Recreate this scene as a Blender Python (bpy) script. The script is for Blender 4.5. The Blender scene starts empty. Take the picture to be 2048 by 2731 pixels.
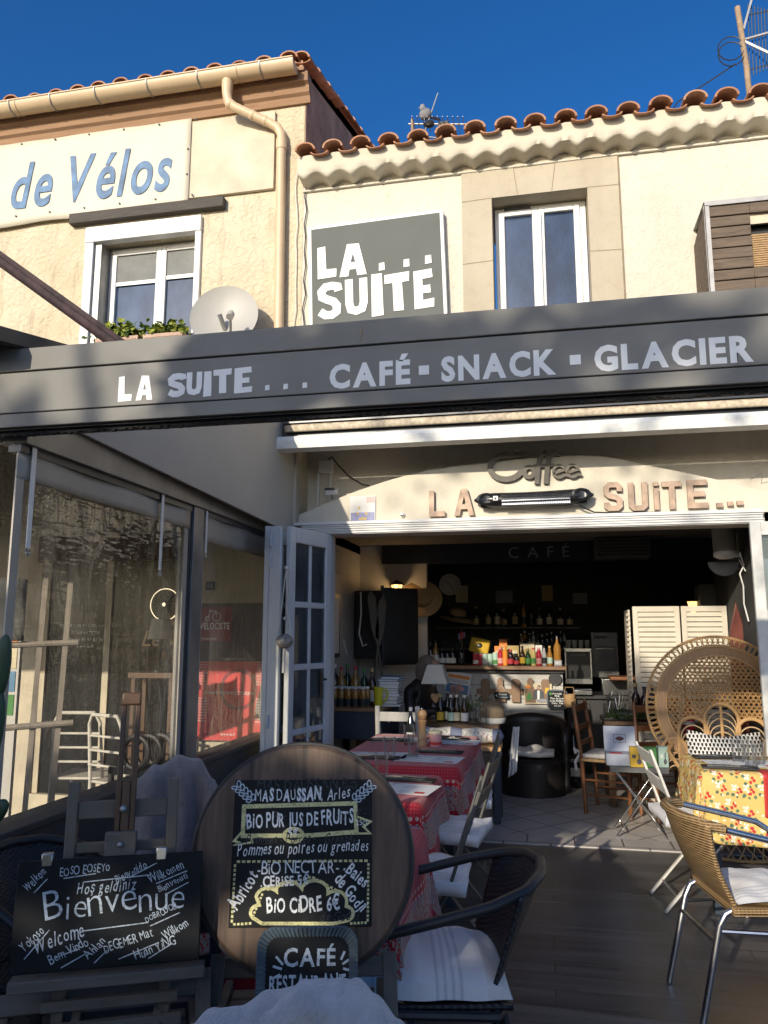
import bpy, bmesh, math, random
from mathutils import Matrix, Vector, Euler
R = math.radians; PI = math.pi
random.seed(7)
S = bpy.context.scene
COL = S.collection

# ---------------------------------------------------------------- camera, sky, sun, exposure
cam = bpy.data.objects.new('camera', bpy.data.cameras.new('camera')); COL.objects.link(cam)
cam.location = (0, 0, 1.5); cam.rotation_euler = (R(99.0), 0, R(11.6))
cam.data.sensor_fit = 'VERTICAL'; cam.data.sensor_height = 24.0; cam.data.lens = 18.06
cam.data.clip_start = 0.05; cam.data.clip_end = 2000
S.camera = cam
SUN = Vector((-0.295, -1.0, 0.345)).normalized()          # direction towards the sun
W = bpy.data.worlds.new('World'); S.world = W; W.use_nodes = True
wn = W.node_tree.nodes; wl = W.node_tree.links; wn.clear()
sky = wn.new('ShaderNodeTexSky'); sky.sky_type = 'NISHITA'; sky.sun_disc = False
sky.sun_elevation = math.asin(SUN.z); sky.sun_rotation = math.atan2(SUN.x, SUN.y)
sky.air_density = 0.8; sky.dust_density = 2.0; sky.ozone_density = 3.4; sky.altitude = 300
wb = wn.new('ShaderNodeBackground'); wb.inputs[1].default_value = 0.135
wo = wn.new('ShaderNodeOutputWorld'); hs = wn.new('ShaderNodeHueSaturation'); hs.inputs['Hue'].default_value = 0.506; hs.inputs['Saturation'].default_value = 1.27; wl.new(sky.outputs[0], hs.inputs['Color']); wl.new(hs.outputs[0], wb.inputs[0]); wl.new(wb.outputs[0], wo.inputs[0])
sl = bpy.data.lights.new('sun', 'SUN'); sl.energy = 3.3; sl.angle = R(0.55); sl.color = (1.0, 0.90, 0.74)
so = bpy.data.objects.new('sun', sl); COL.objects.link(so)
so.rotation_euler = SUN.to_track_quat('Z', 'Y').to_euler(); so.location = (-5, -20, 12)
S.view_settings.view_transform = 'Standard'; S.view_settings.look = 'None'
S.view_settings.exposure = 0.48; S.view_settings.gamma = 1.0
S.render.engine = 'CYCLES'
S.cycles.use_denoising = True; S.cycles.max_bounces = 8; S.cycles.diffuse_bounces = 4
S.cycles.glossy_bounces = 4; S.cycles.transmission_bounces = 6; S.cycles.transparent_max_bounces = 16
S.cycles.caustics_reflective = False; S.cycles.caustics_refractive = False; S.cycles.sample_clamp_indirect = 8

# ---------------------------------------------------------------- mesh builder
def MAT(loc=(0, 0, 0), rx=0, ry=0, rz=0, s=1):
    return Matrix.Translation(loc) @ Euler((R(rx), R(ry), R(rz))).to_matrix().to_4x4() @ Matrix.Scale(s, 4)
FRONT = Matrix(((1, 0, 0, 0), (0, 0, -1, 0), (0, 1, 0, 0), (0, 0, 0, 1)))     # local x right, y up, z towards -Y
def MW(x, y, z, rot=0, s=1):
    return Matrix.Translation((x, y, z)) @ FRONT @ Matrix.Rotation(R(rot), 4, 'Z') @ Matrix.Scale(s, 4)

class MB:
    def __init__(s): s.v = []; s.f = []; s.mi = []; s.m = 0; s.uv = {}; s.T = None
    def add(s, vs, fs, uvs=None):
        o = len(s.v)
        if s.T is not None: vs = [s.T @ Vector(p) for p in vs]
        s.v += [tuple(p) for p in vs]
        for k, f in enumerate(fs):
            if uvs: s.uv[len(s.f)] = [uvs[i] for i in f]
            s.f.append([o + i for i in f]); s.mi.append(s.m)
        return s
    def bx(s, x0, x1, y0, y1, z0, z1):
        return s.add([(x0,y0,z0),(x1,y0,z0),(x1,y1,z0),(x0,y1,z0),(x0,y0,z1),(x1,y0,z1),(x1,y1,z1),(x0,y1,z1)],
                     [(3,2,1,0),(4,5,6,7),(0,1,5,4),(1,2,6,5),(2,3,7,6),(3,0,4,7)])
    def box(s, c, d, M=None):
        x, y, z = d[0]/2, d[1]/2, d[2]/2
        vs = [Vector(p) for p in ((-x,-y,-z),(x,-y,-z),(x,y,-z),(-x,y,-z),(-x,-y,z),(x,-y,z),(x,y,z),(-x,y,z))]
        if M is not None: vs = [M @ p for p in vs]
        return s.add([p + Vector(c) for p in vs], [(3,2,1,0),(4,5,6,7),(0,1,5,4),(1,2,6,5),(2,3,7,6),(3,0,4,7)])
    def bar(s, a, b, w, h, up=(0, 0, 1)):
        a, b = Vector(a), Vector(b); d = (b - a).normalized(); u = Vector(up)
        if abs(d.dot(u)) > 0.98: u = Vector((0, 1, 0))
        r = d.cross(u).normalized(); u = r.cross(d)
        q = [(-w/2,-h/2),(w/2,-h/2),(w/2,h/2),(-w/2,h/2)]
        return s.add([a + r*x + u*y for x, y in q] + [b + r*x + u*y for x, y in q],
                     [(3,2,1,0),(4,5,6,7),(0,1,5,4),(1,2,6,5),(2,3,7,6),(3,0,4,7)])
    def tube(s, pts, r, n=8, closed=False):
        P = [Vector(p) for p in pts]; m = len(P); rs = r if isinstance(r, (list, tuple)) else [r]*m
        vs = []; prev = None
        for i in range(m):
            if closed: t = (P[(i+1) % m] - P[i-1]).normalized()
            else: t = (P[min(i+1, m-1)] - P[max(i-1, 0)]).normalized()
            if prev is None:
                u = Vector((0, 0, 1)) if abs(t.z) < 0.9 else Vector((1, 0, 0))
                prev = (u - t*u.dot(t)).normalized()
            prev = (prev - t*prev.dot(t)).normalized(); w = t.cross(prev)
            for k in range(n):
                a = 2*PI*k/n; vs.append(P[i] + (prev*math.cos(a) + w*math.sin(a))*rs[i])
        fs = []
        for i in range(m if closed else m-1):
            j = (i+1) % m
            for k in range(n): fs.append((i*n+k, i*n+(k+1) % n, j*n+(k+1) % n, j*n+k))
        if not closed: fs += [list(range(n))[::-1], [(m-1)*n+k for k in range(n)]]
        return s.add(vs, fs)
    def lathe(s, prof, n=20, M=None, c=(0, 0, 0), cap=True):
        vs = []
        for r, z in prof:
            for k in range(n):
                a = 2*PI*k/n; p = Vector((r*math.cos(a), r*math.sin(a), z))
                vs.append((M @ p if M is not None else p) + Vector(c))
        fs = []
        for i in range(len(prof)-1):
            for k in range(n): fs.append((i*n+k, i*n+(k+1) % n, (i+1)*n+(k+1) % n, (i+1)*n+k))
        if cap:
            if prof[0][0] > 1e-5: fs.append(list(range(n))[::-1])
            if prof[-1][0] > 1e-5: fs.append([(len(prof)-1)*n+k for k in range(n)])
        return s.add(vs, fs)
    def prism(s, poly, d, M):
        n = len(poly)
        vs = [M @ Vector((x, y, 0)) for x, y in poly] + [M @ Vector((x, y, d)) for x, y in poly]
        fs = [list(range(n))[::-1], list(range(n, 2*n))] + [(i, (i+1) % n, n+(i+1) % n, n+i) for i in range(n)]
        return s.add(vs, fs)
    def poly(s, poly, M): return s.add([M @ Vector((x, y, 0)) for x, y in poly], [list(range(len(poly)))])
    def grid(s, fn, nu, nv, uvf=None, wrapu=False):
        vs = [fn(i/nu, j/nv) for j in range(nv+1) for i in range(nu+1)]
        uvs = [uvf(i/nu, j/nv) for j in range(nv+1) for i in range(nu+1)] if uvf else None
        w = nu+1
        return s.add(vs, [(j*w+i, j*w+i+1, (j+1)*w+i+1, (j+1)*w+i) for j in range(nv) for i in range(nu)], uvs)
    def ball(s, c, r, n=12, M=None):
        if not isinstance(r, (tuple, list)): r = (r, r, r)
        m = n//2; vs = []; fs = []
        for j in range(m+1):
            t = PI*j/m
            for k in range(n):
                a = 2*PI*k/n; p = Vector((r[0]*math.sin(t)*math.cos(a), r[1]*math.sin(t)*math.sin(a), r[2]*math.cos(t)))
                vs.append((M @ p if M is not None else p) + Vector(c))
        for j in range(m):
            for k in range(n): fs.append((j*n+k, (j+1)*n+k, (j+1)*n+(k+1) % n, j*n+(k+1) % n))
        return s.add(vs, fs)
    def ribbon(s, pts, w, M, closed=False, d=0):
        P = [Vector((p[0], p[1])) for p in pts]; m = len(P); L = []; Q = []
        for i in range(m):
            if closed: a, b = P[i-1], P[(i+1) % m]
            else: a, b = P[max(i-1, 0)], P[min(i+1, m-1)]
            d1 = (P[i]-a); d2 = (b-P[i])
            d1 = d1.normalized() if d1.length > 1e-9 else d2.normalized(); d2 = d2.normalized() if d2.length > 1e-9 else d1
            t = d1 + d2; t = t.normalized() if t.length > 1e-6 else d1
            nrm = Vector((-t.y, t.x)); k = max(0.5, nrm.dot(Vector((-d1.y, d1.x))))
            L.append(P[i] + nrm*(w/2/k)); Q.append(P[i] - nrm*(w/2/k))
        seg = m if closed else m-1
        if d == 0:
            return s.add([M @ Vector((p.x, p.y, 0)) for p in Q] + [M @ Vector((p.x, p.y, 0)) for p in L],
                         [(i, (i+1) % m, m+(i+1) % m, m+i) for i in range(seg)])
        vs = [M @ Vector((p.x, p.y, z)) for z in (0, d) for p in Q + L]; fs = []
        for i in range(seg):
            j = (i+1) % m; fs += [(2*m+i, 2*m+j, 3*m+j, 3*m+i), (m+i, m+j, j, i), (i, j, 2*m+j, 2*m+i), (m+j, m+i, 3*m+i, 3*m+j)]
        if not closed: fs += [(0, 2*m, 3*m, m), (m-1, 2*m-1, 4*m-1, 3*m-1)]
        return s.add(vs, fs)
    def build(s, name, mats, parent=None, smooth=True, bevel=0, solid=0, recalc=True, angle=40, loc=None):
        me = bpy.data.meshes.new(name); me.from_pydata(s.v, [], s.f)
        if s.uv:
            l = me.uv_layers.new(name='UVMap'); i = 0
            for k, f in enumerate(s.f):
                u = s.uv.get(k)
                for q in range(len(f)): l.data[i].uv = u[q] if u else (0, 0); i += 1
        if not isinstance(mats, (list, tuple)): mats = [mats]
        for m in mats: me.materials.append(m)
        if len(mats) > 1: me.polygons.foreach_set('material_index', s.mi)
        if recalc:
            bm = bmesh.new(); bm.from_mesh(me); bmesh.ops.recalc_face_normals(bm, faces=bm.faces); bm.to_mesh(me); bm.free()
        if smooth: me.shade_smooth(); me.set_sharp_from_angle(angle=R(angle))
        o = bpy.data.objects.new(name, me); COL.objects.link(o)
        if parent is not None: o.parent = parent
        if loc is not None: o.location = loc
        if solid: q = o.modifiers.new('solid', 'SOLIDIFY'); q.thickness = solid; q.offset = 0
        if bevel: q = o.modifiers.new('bevel', 'BEVEL'); q.width = bevel; q.segments = 2; q.limit_method = 'ANGLE'; q.angle_limit = R(50)
        return o

def tag(o, label, cat, group=None, kind=None):
    if label: o['label'] = label
    if cat: o['category'] = cat
    if group: o['group'] = group
    if kind: o['kind'] = kind
    return o
def thing(name, label, cat, loc=(0, 0, 0), rz=0, group=None):
    o = bpy.data.objects.new(name, None); COL.objects.link(o); o.empty_display_size = 0.1
    o.location = loc; o.rotation_euler = (0, 0, R(rz)); return tag(o, label, cat, group)
def struct(o): o['kind'] = 'structure'; return o
def dup(o, loc, rz, label=None, parent=None):
    c = o.copy(); COL.objects.link(c)
    if parent is not None: c.parent = parent
    if loc is not None: c.location = loc
    if rz is not None: c.rotation_euler[2] = R(rz)
    if label: c['label'] = label
    for ch in list(o.children): dup(ch, None, None, None, c)
    return c

# ---------------------------------------------------------------- glyphs of the built-in font
GL = {}
STY = {'r': (0, 0, 0), 'b': (0.022, 0, 0), 'h': (0.045, 0, 0), 'i': (0.018, 0.22, 0), 't': (-0.012, 0, 0), 's': (0.004, 0.3, 0), 'x': (0.022, 0, 0.05)}
USE = {'r': 'CAFÉ0123456789abcdefghijklmnopqrstuvwxyzABDEGHIJKLMNOPQRSTUVWXYZ.-:,éçêàè€/&', 'b': 'CAFÉSNKGLIERVOTUPBDHMJQYXWZ0123456789.-,°abcdefghijklmnopqrstuvwxyzé€ş', 'h': 'CAFÉSNKGLIER', 'i': 'ondeVélsaticr', 't': 'BienvueWlcomEOSYhszgdkaADGRMtHuyNIVĭbrŠLp', 's': 'abcdefghijklmnopqrstuvwxyzABCDEGHJLMNPRVWY.,éşğï€0123456789ĭüö', 'x': 'LASUITEi'}
def make_glyphs():
    L = []
    for st, (off, sh, ex) in STY.items():
        for ch in dict.fromkeys(USE[st]):
            cu = bpy.data.curves.new('g', 'FONT'); cu.body = ch; cu.size = 1; cu.offset = off; cu.shear = sh; cu.extrude = ex; cu.resolution_u = 6 if st == 'i' else 3
            o = bpy.data.objects.new('g', cu); COL.objects.link(o); L.append((st, ch, o, cu))
    dg = bpy.context.evaluated_depsgraph_get(); dg.update()
    for st, ch, o, cu in L:
        me = bpy.data.meshes.new_from_object(o.evaluated_get(dg))
        vs = [tuple(v.co) for v in me.vertices]; fs = [tuple(p.vertices) for p in me.polygons]
        xs = [v[0] for v in vs] or [0]
        GL[st, ch] = (vs, fs, min(xs), max(xs)); bpy.data.meshes.remove(me)
    for st, ch, o, cu in L: bpy.data.objects.remove(o); bpy.data.curves.remove(cu)
make_glyphs()
def text(mb, s, size, M, st='r', align='l', gap=0.09, space=0.28, width=None, jit=0, rnd=None, xs=1.0):
    """lays the glyphs of s along the local x axis of M; jit makes it look written by hand"""
    adv = []; x = 0
    for ch in s:
        if ch == ' ': adv.append((None, x)); x += space; continue
        g = GL.get((st, ch)) or GL.get(('r', ch))
        if g is None: continue
        adv.append((g, x - g[2])); x += (g[3]-g[2]) + gap
    tw = (x - gap)*size*xs
    if width: xs = xs*width/tw; tw = width
    ox = {'l': 0, 'c': -tw/2, 'r': -tw}[align]; rnd = rnd or random
    for k, (g, gx) in enumerate(adv):
        if g is None: continue
        a = R(rnd.uniform(-1, 1)*9*jit); sc = 1 + rnd.uniform(-.12, .12)*jit; dy = rnd.uniform(-.06, .06)*jit
        mx = (g[2]+g[3])/2; ca, sa = math.cos(a), math.sin(a); vs = []
        for vx, vy, vz in g[0]:
            px, py = (vx-mx)*sc, vy*sc
            qx, qy = px*ca - py*sa + mx, px*sa + py*ca + dy
            vs.append(M @ Vector((ox + (gx + qx)*size*xs, qy*size, vz*size + k*2e-5)))
        mb.add(vs, g[1])
    return tw
# ---------------------------------------------------------------- procedural materials
class NT:
    """short hand for building a node tree"""
    def __init__(s, name):
        s.m = bpy.data.materials.new(name); s.m.use_nodes = True; s.n = s.m.node_tree.nodes; s.l = s.m.node_tree.links; s.n.clear()
        s.out = s.n.new('ShaderNodeOutputMaterial'); s.p = s.n.new('ShaderNodeBsdfPrincipled'); s.l.new(s.p.outputs[0], s.out.inputs[0])
        s.tc = s.n.new('ShaderNodeTexCoord')
    def set(s, sock, v):
        if isinstance(v, bpy.types.NodeSocket): s.l.new(v, sock)
        elif isinstance(v, (tuple, list)) and len(v) == 3 and sock.type == 'RGBA': sock.default_value = (*v, 1)
        else: sock.default_value = v
    def P(s, **k):
        nm = {'col': 'Base Color', 'rough': 'Roughness', 'metal': 'Metallic', 'spec': 'Specular IOR Level', 'trans': 'Transmission Weight', 'ior': 'IOR', 'alpha': 'Alpha', 'sheen': 'Sheen Weight', 'coat': 'Coat Weight', 'em': 'Emission Color', 'es': 'Emission Strength', 'sub': 'Subsurface Weight'}
        for a, v in k.items(): s.set(s.p.inputs[nm[a]], v)
    def co(s, kind='Object', scale=(1, 1, 1), rot=(0, 0, 0), loc=(0, 0, 0)):
        mp = s.n.new('ShaderNodeMapping'); s.l.new(s.tc.outputs[kind], mp.inputs[0])
        mp.inputs['Scale'].default_value = scale; mp.inputs['Rotation'].default_value = rot; mp.inputs['Location'].default_value = loc; return mp.outputs[0]
    def noise(s, v, scale, detail=4, rough=.55, dist=0):
        t = s.n.new('ShaderNodeTexNoise'); s.l.new(v, t.inputs['Vector']); t.inputs['Scale'].default_value = scale; t.inputs['Detail'].default_value = detail
        t.inputs['Roughness'].default_value = rough; t.inputs['Distortion'].default_value = dist; return t.outputs['Fac']
    def wave(s, v, scale, dist=0, axis='X', detail=2, ds=1):
        t = s.n.new('ShaderNodeTexWave'); s.l.new(v, t.inputs['Vector']); t.bands_direction = axis; t.inputs['Scale'].default_value = scale
        t.inputs['Distortion'].default_value = dist; t.inputs['Detail'].default_value = detail; t.inputs['Detail Scale'].default_value = ds; return t.outputs['Fac']
    def vor(s, v, scale, out='Distance', feat='F1', rnd=1, dim='3D'):
        t = s.n.new('ShaderNodeTexVoronoi'); t.voronoi_dimensions = dim; s.l.new(v, t.inputs['Vector']); t.feature = feat; t.inputs['Scale'].default_value = scale; t.inputs['Randomness'].default_value = rnd; return t.outputs[out]
    def ramp(s, f, *st, interp='LINEAR'):
        r = s.n.new('ShaderNodeValToRGB'); s.l.new(f, r.inputs[0]); r.color_ramp.interpolation = interp; e = r.color_ramp.elements
        while len(e) < len(st): e.new(0.5)
        for i, (p, c) in enumerate(st): e[i].position = p; e[i].color = (*c, 1) if isinstance(c, (tuple, list)) else (c, c, c, 1)
        return r.outputs[0]
    def mix(s, f, a, b, mode='MIX'):
        m = s.n.new('ShaderNodeMix'); m.data_type = 'RGBA'; m.blend_type = mode; s.set(m.inputs[0], f); s.set(m.inputs[6], a); s.set(m.inputs[7], b); return m.outputs[2]
    def math(s, op, a, b=0.0, c=0.0):
        m = s.n.new('ShaderNodeMath'); m.operation = op
        for i, v in enumerate((a, b, c)): s.set(m.inputs[i], v)
        return m.outputs[0]
    def sep(s, v):
        x = s.n.new('ShaderNodeSeparateXYZ'); s.l.new(v, x.inputs[0]); return x.outputs
    def bump(s, h, st=.3, dist=.01):
        b = s.n.new('ShaderNodeBump'); s.set(b.inputs['Height'], h); b.inputs['Strength'].default_value = st; b.inputs['Distance'].default_value = dist
        s.l.new(b.outputs[0], s.p.inputs['Normal']); return b
def dk(c, k): return tuple(x*k for x in c)

def plain(name, col, rough=.5, metal=0, var=.18, scale=9, bump=0, spec=.5, bscale=None, **k):
    t = NT(name); v = t.co(); f = t.noise(v, scale, 5)
    t.P(col=t.ramp(f, (.3, dk(col, 1-var)), (.7, dk(col, 1+var*.6))), rough=rough, metal=metal, spec=spec, **k)
    if bump: t.bump(t.noise(v, bscale or scale*6, 4), bump)
    return t.m
def wood(name, col, rough=.5, axis='X', scale=6, var=.35, bump=.15):
    t = NT(name); sc = {'X': (.12, 1, 1), 'Y': (1, .12, 1), 'Z': (1, 1, .12)}[axis]
    v = t.co(scale=sc); f = t.noise(v, scale*5, 6, .65, .6); g = t.noise(t.co(), 4, 3)
    t.P(col=t.mix(g, t.ramp(f, (.3, dk(col, 1-var)), (.7, dk(col, 1+var*.5))), dk(col, .85)), rough=rough)
    t.bump(f, bump, .004); return t.m

def stucco(name, col, dark, bs=70, st=.55, dist=.012, stain=.35):
    t = NT(name); v = t.co(); f = t.noise(v, 1.3, 5); g = t.noise(v, bs, 3, .6); st_v = t.noise(t.co(scale=(2.2, 2.2, .3)), 2.0, 5, .6)
    fin = t.noise(v, 11, 6, .7); c = t.mix(t.ramp(f, (.35, 0.0), (.75, stain)), col, dark); c = t.mix(t.ramp(st_v, (.5, 0.0), (.8, .45)), c, dark); c = t.mix(t.ramp(fin, (.5, 0.0), (.8, .35)), c, dk(dark, .85))
    t.P(col=c, rough=.9, spec=.2); t.bump(t.math('ADD', g, t.noise(v, bs*.3, 2)), st, dist); return t.m
M = {}
M['plaster'] = stucco('white_plaster', (.64, .60, .51), (.46, .415, .325), 42, .7, .015, .4)
M['plaster_smooth'] = stucco('smooth_white_plaster', (.68, .625, .51), (.48, .43, .33), 25, .25, .008, .25)
M['plaster_recess'] = stucco('recess_plaster', (.66, .61, .52), (.48, .43, .35), 45, .5, .01, .3)
M['stone'] = stucco('sand_stone', (.49, .435, .335), (.37, .315, .23), 110, .4, .006, .6)
def render_mat():
    t = NT('trowelled_render'); v = t.co(); wv = t.n.new('ShaderNodeVectorMath'); wv.operation = 'ADD'
    ns = t.n.new('ShaderNodeTexNoise'); ns.inputs['Scale'].default_value = 4; t.l.new(v, ns.inputs['Vector'])
    sc = t.n.new('ShaderNodeVectorMath'); sc.operation = 'SCALE'; sc.inputs['Scale'].default_value = .16; t.l.new(ns.outputs['Color'], sc.inputs[0])
    t.l.new(v, wv.inputs[0]); t.l.new(sc.outputs[0], wv.inputs[1])
    c = t.vor(wv.outputs[0], 15, 'Distance', 'SMOOTH_F1'); h = t.math('ADD', t.math('MULTIPLY', t.ramp(c, (.25, 0.0), (.42, 1.0), (.5, .35)), .8), t.math('MULTIPLY', t.noise(v, 30, 6, .65), 1.3))
    f = t.noise(v, 1.6, 6, .65); d = t.noise(t.co(scale=(3, 3, .5)), 3, 6, .7)
    col = t.mix(t.ramp(f, (.35, 0.0), (.7, .75)), (.62, .55, .41), (.49, .40, .26)); col = t.mix(t.ramp(d, (.52, 0.0), (.75, .75)), col, (.33, .26, .175))
    t.P(col=col, rough=.95, spec=.15); t.bump(h, .6, .014); return t.m
M['render'] = render_mat()
def clay(name, col):
    t = NT(name); v = t.co(); f = t.noise(v, 9, 6, .65); g = t.noise(v, 26, 5, .7); h = t.vor(v, 4.2, 'Color')
    c = t.mix(t.ramp(f, (.3, 0.0), (.7, .8)), col, dk(col, .45)); c = t.mix(t.ramp(g, (.60, 0.0), (.72, .7)), c, (.20, .17, .11)); c = t.mix(t.math('MULTIPLY', t.sep(h)[0], .45), c, (.52, .30, .19))
    t.P(col=c, rough=.95, spec=.15); t.bump(g, .5, .006); return t.m
M['terracotta'] = clay('terracotta', (.50, .255, .155))
M['terra_edge'] = clay('terracotta_edge', (.56, .32, .21))
M['gutter'] = plain('sand_pvc', (.62, .47, .30), .42, var=.08, scale=4)
M['zinc'] = plain('zinc', (.38, .37, .35), .5, .7)
M['dirtwood'] = wood('weathered_beam', (.085, .075, .065), .85, 'X', 8, .5, .6)
M['brownwood'] = wood('eaves_wood', (.34, .20, .11), .8, 'X', 5, .4, .3)
M['white'] = plain('white_paint', (.72, .71, .68), .45, var=.1, scale=5)
M['pvc'] = plain('white_pvc', (.78, .77, .74), .3, var=.04)
M['panelcream'] = plain('painted_panel', (.58, .51, .38), .7, var=.22, scale=3)
M['box_dark'] = plain('shutter_hollow', (.05, .05, .05), .8)
def pane_mat(name, col, rough=.03):
    t = NT(name); v = t.co(); g = t.noise(t.co(scale=(1, 1, .5)), 3.5, 6, .7); t.P(col=t.ramp(g, (.35, dk(col, .6)), (.75, dk(col, 2.4))), rough=t.ramp(g, (.4, rough), (.8, rough+.10)), spec=.9, ior=1.55); t.bump(t.noise(v, 1.5, 2), .05, .02); return t.m  # blue mottling in the colour stands in for varied reflections
M['pane'] = pane_mat('window_glass', (.016, .030, .060))
M['pane_dk'] = plain('shop_glass', (.016, .017, .016), .22, var=.5, scale=3, spec=.22)
M['blind'] = plain('blind', (.17, .175, .17), .7)
M['grey'] = plain('anthracite_aluminium', (.215, .207, .185), .55, .0, .14, 3, spec=.2)
M['grey_rail'] = plain('anthracite_rail', (.016, .018, .020), .5)
M['signgrey'] = plain('sign_grey', (.135, .142, .132), .7, var=.08, scale=2, spec=.12)
M['letterwhite'] = plain('letter_white', (.80, .80, .77), .5, var=.05)
M['fringe'] = plain('black_brush', (.012, .012, .013), .9, bump=.6, bscale=160)
M['alu'] = plain('grey_aluminium', (.25, .24, .225), .42, .35, .25, 5)
M['alu_dk'] = plain('dark_aluminium', (.045, .048, .055), .35, .2)
M['awn'] = plain('awning_edge', (.56, .47, .34), .85, var=.35, scale=30)
M['awnbar'] = plain('awning_bar', (.74, .74, .69), .45, var=.14, scale=16)
M['sidepanel'] = plain('side_fabric', (.52, .47, .385), .7, var=.08, scale=1.5)
M['beigeband'] = plain('curtain_band', (.44, .40, .335), .6, var=.1, scale=6, bump=.2, bscale=9)
M['lowwall'] = plain('grey_parapet', (.060, .062, .064), .55, var=.15, scale=4)
M['black'] = plain('black_matte', (.020, .019, .019), .5)
M['blackgloss'] = plain('black_gloss', (.012, .012, .012), .30)
M['steel'] = plain('steel', (.55, .55, .54), .22, 1, .15)
M['chrome'] = plain('polished_aluminium', (.66, .64, .61), .27, 1, .15, 30)
M['copperletter'] = plain('mottled_letter', (.43, .31, .225), .6, .25, .4, 14)
M['greywood'] = wood('grey_wood_letter', (.16, .145, .12), .75, 'Z', 9, .45, .3)
M['doorblue'] = None
def vinyl():
    t = NT('clear_vinyl'); t.n.remove(t.p); v = t.co()
    tr = t.n.new('ShaderNodeBsdfTransparent'); tr.inputs[0].default_value = (.93, .92, .88, 1); gl = t.n.new('ShaderNodeBsdfGlossy'); gl.inputs['Roughness'].default_value = .06
    df = t.n.new('ShaderNodeBsdfTranslucent'); df.inputs[0].default_value = (.7, .66, .58, 1)
    h = t.math('ADD', t.noise(t.co(scale=(1, 1, .45)), 5, 3, .6, 1.2), t.math('MULTIPLY', t.noise(t.co(scale=(1, .5, 2)), 10, 2), .4))
    b = t.n.new('ShaderNodeBump'); b.inputs['Strength'].default_value = .55; b.inputs['Distance'].default_value = .03; t.l.new(h, b.inputs['Height']); t.l.new(b.outputs[0], gl.inputs['Normal'])
    lw = t.n.new('ShaderNodeLayerWeight'); lw.inputs['Blend'].default_value = .32; t.l.new(b.outputs[0], lw.inputs['Normal'])
    m1 = t.n.new('ShaderNodeMixShader'); t.l.new(t.math('MULTIPLY', t.ramp(t.noise(t.co(scale=(1, 1, .3)), 6, 6, .7), (.42, .03), (.75, .20)), 1.0), m1.inputs[0]); t.l.new(tr.outputs[0], m1.inputs[1]); t.l.new(df.outputs[0], m1.inputs[2])
    m2 = t.n.new('ShaderNodeMixShader'); t.l.new(t.math('MULTIPLY', lw.outputs['Fresnel'], 1.35), m2.inputs[0]); t.l.new(m1.outputs[0], m2.inputs[1]); t.l.new(gl.outputs[0], m2.inputs[2])
    t.l.new(m2.outputs[0], t.out.inputs[0]); return t.m
M['vinyl'] = vinyl()
def thin_glass(name, tint, fac=.25):
    t = NT(name); t.n.remove(t.p); tr = t.n.new('ShaderNodeBsdfTransparent'); tr.inputs[0].default_value = (*tint, 1); gl = t.n.new('ShaderNodeBsdfGlossy'); gl.inputs['Roughness'].default_value = .02
    lw = t.n.new('ShaderNodeLayerWeight'); lw.inputs['Blend'].default_value = fac; m = t.n.new('ShaderNodeMixShader')
    t.l.new(lw.outputs['Fresnel'], m.inputs[0]); t.l.new(tr.outputs[0], m.inputs[1]); t.l.new(gl.outputs[0], m.inputs[2]); t.l.new(m.outputs[0], t.out.inputs[0]); return t.m
def tumbler_glass():
    t = NT('tumbler_glass'); t.n.remove(t.p); tr = t.n.new('ShaderNodeBsdfTransparent'); tr.inputs[0].default_value = (.98, .985, .985, 1); gl = t.n.new('ShaderNodeBsdfGlossy'); gl.inputs['Roughness'].default_value = .03; df = t.n.new('ShaderNodeBsdfTranslucent'); df.inputs[0].default_value = (.9, .92, .92, 1)
    lw = t.n.new('ShaderNodeLayerWeight'); lw.inputs['Blend'].default_value = .25; m0 = t.n.new('ShaderNodeMixShader'); t.l.new(t.math('ADD', t.math('MULTIPLY', lw.outputs['Facing'], .35), .03), m0.inputs[0]); t.l.new(tr.outputs[0], m0.inputs[1]); t.l.new(df.outputs[0], m0.inputs[2])  # white translucent mix, strongest at the edges, stands in for bright reflections
    m = t.n.new('ShaderNodeMixShader'); t.l.new(t.math('MULTIPLY', lw.outputs['Fresnel'], .45), m.inputs[0]); t.l.new(m0.outputs[0], m.inputs[1]); t.l.new(gl.outputs[0], m.inputs[2]); t.l.new(m.outputs[0], t.out.inputs[0]); return t.m
M['glass'] = tumbler_glass()
M['window_clear'] = thin_glass('clear_glass', (.975, .985, .985), .16)
def reflect_tint_glass():
    t = NT('door_glass'); t.n.remove(t.p); tr = t.n.new('ShaderNodeBsdfTransparent'); tr.inputs[0].default_value = (.72, .78, .80, 1); gl = t.n.new('ShaderNodeBsdfGlossy'); gl.inputs['Roughness'].default_value = .03; df = t.n.new('ShaderNodeBsdfDiffuse'); df.inputs[0].default_value = (.42, .47, .48, 1)
    m0 = t.n.new('ShaderNodeMixShader'); t.l.new(t.ramp(t.noise(t.co(scale=(1, 1, .4)), 6, 4), (.3, .10), (.7, .28)), m0.inputs[0]); t.l.new(tr.outputs[0], m0.inputs[1]); t.l.new(df.outputs[0], m0.inputs[2])  # patchy blue-grey diffuse stands in for reflections on the panes
    lw = t.n.new('ShaderNodeLayerWeight'); lw.inputs['Blend'].default_value = .45; m = t.n.new('ShaderNodeMixShader'); t.l.new(lw.outputs['Fresnel'], m.inputs[0]); t.l.new(m0.outputs[0], m.inputs[1]); t.l.new(gl.outputs[0], m.inputs[2]); t.l.new(m.outputs[0], t.out.inputs[0]); return t.m
M['doorglass'] = reflect_tint_glass()
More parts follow.
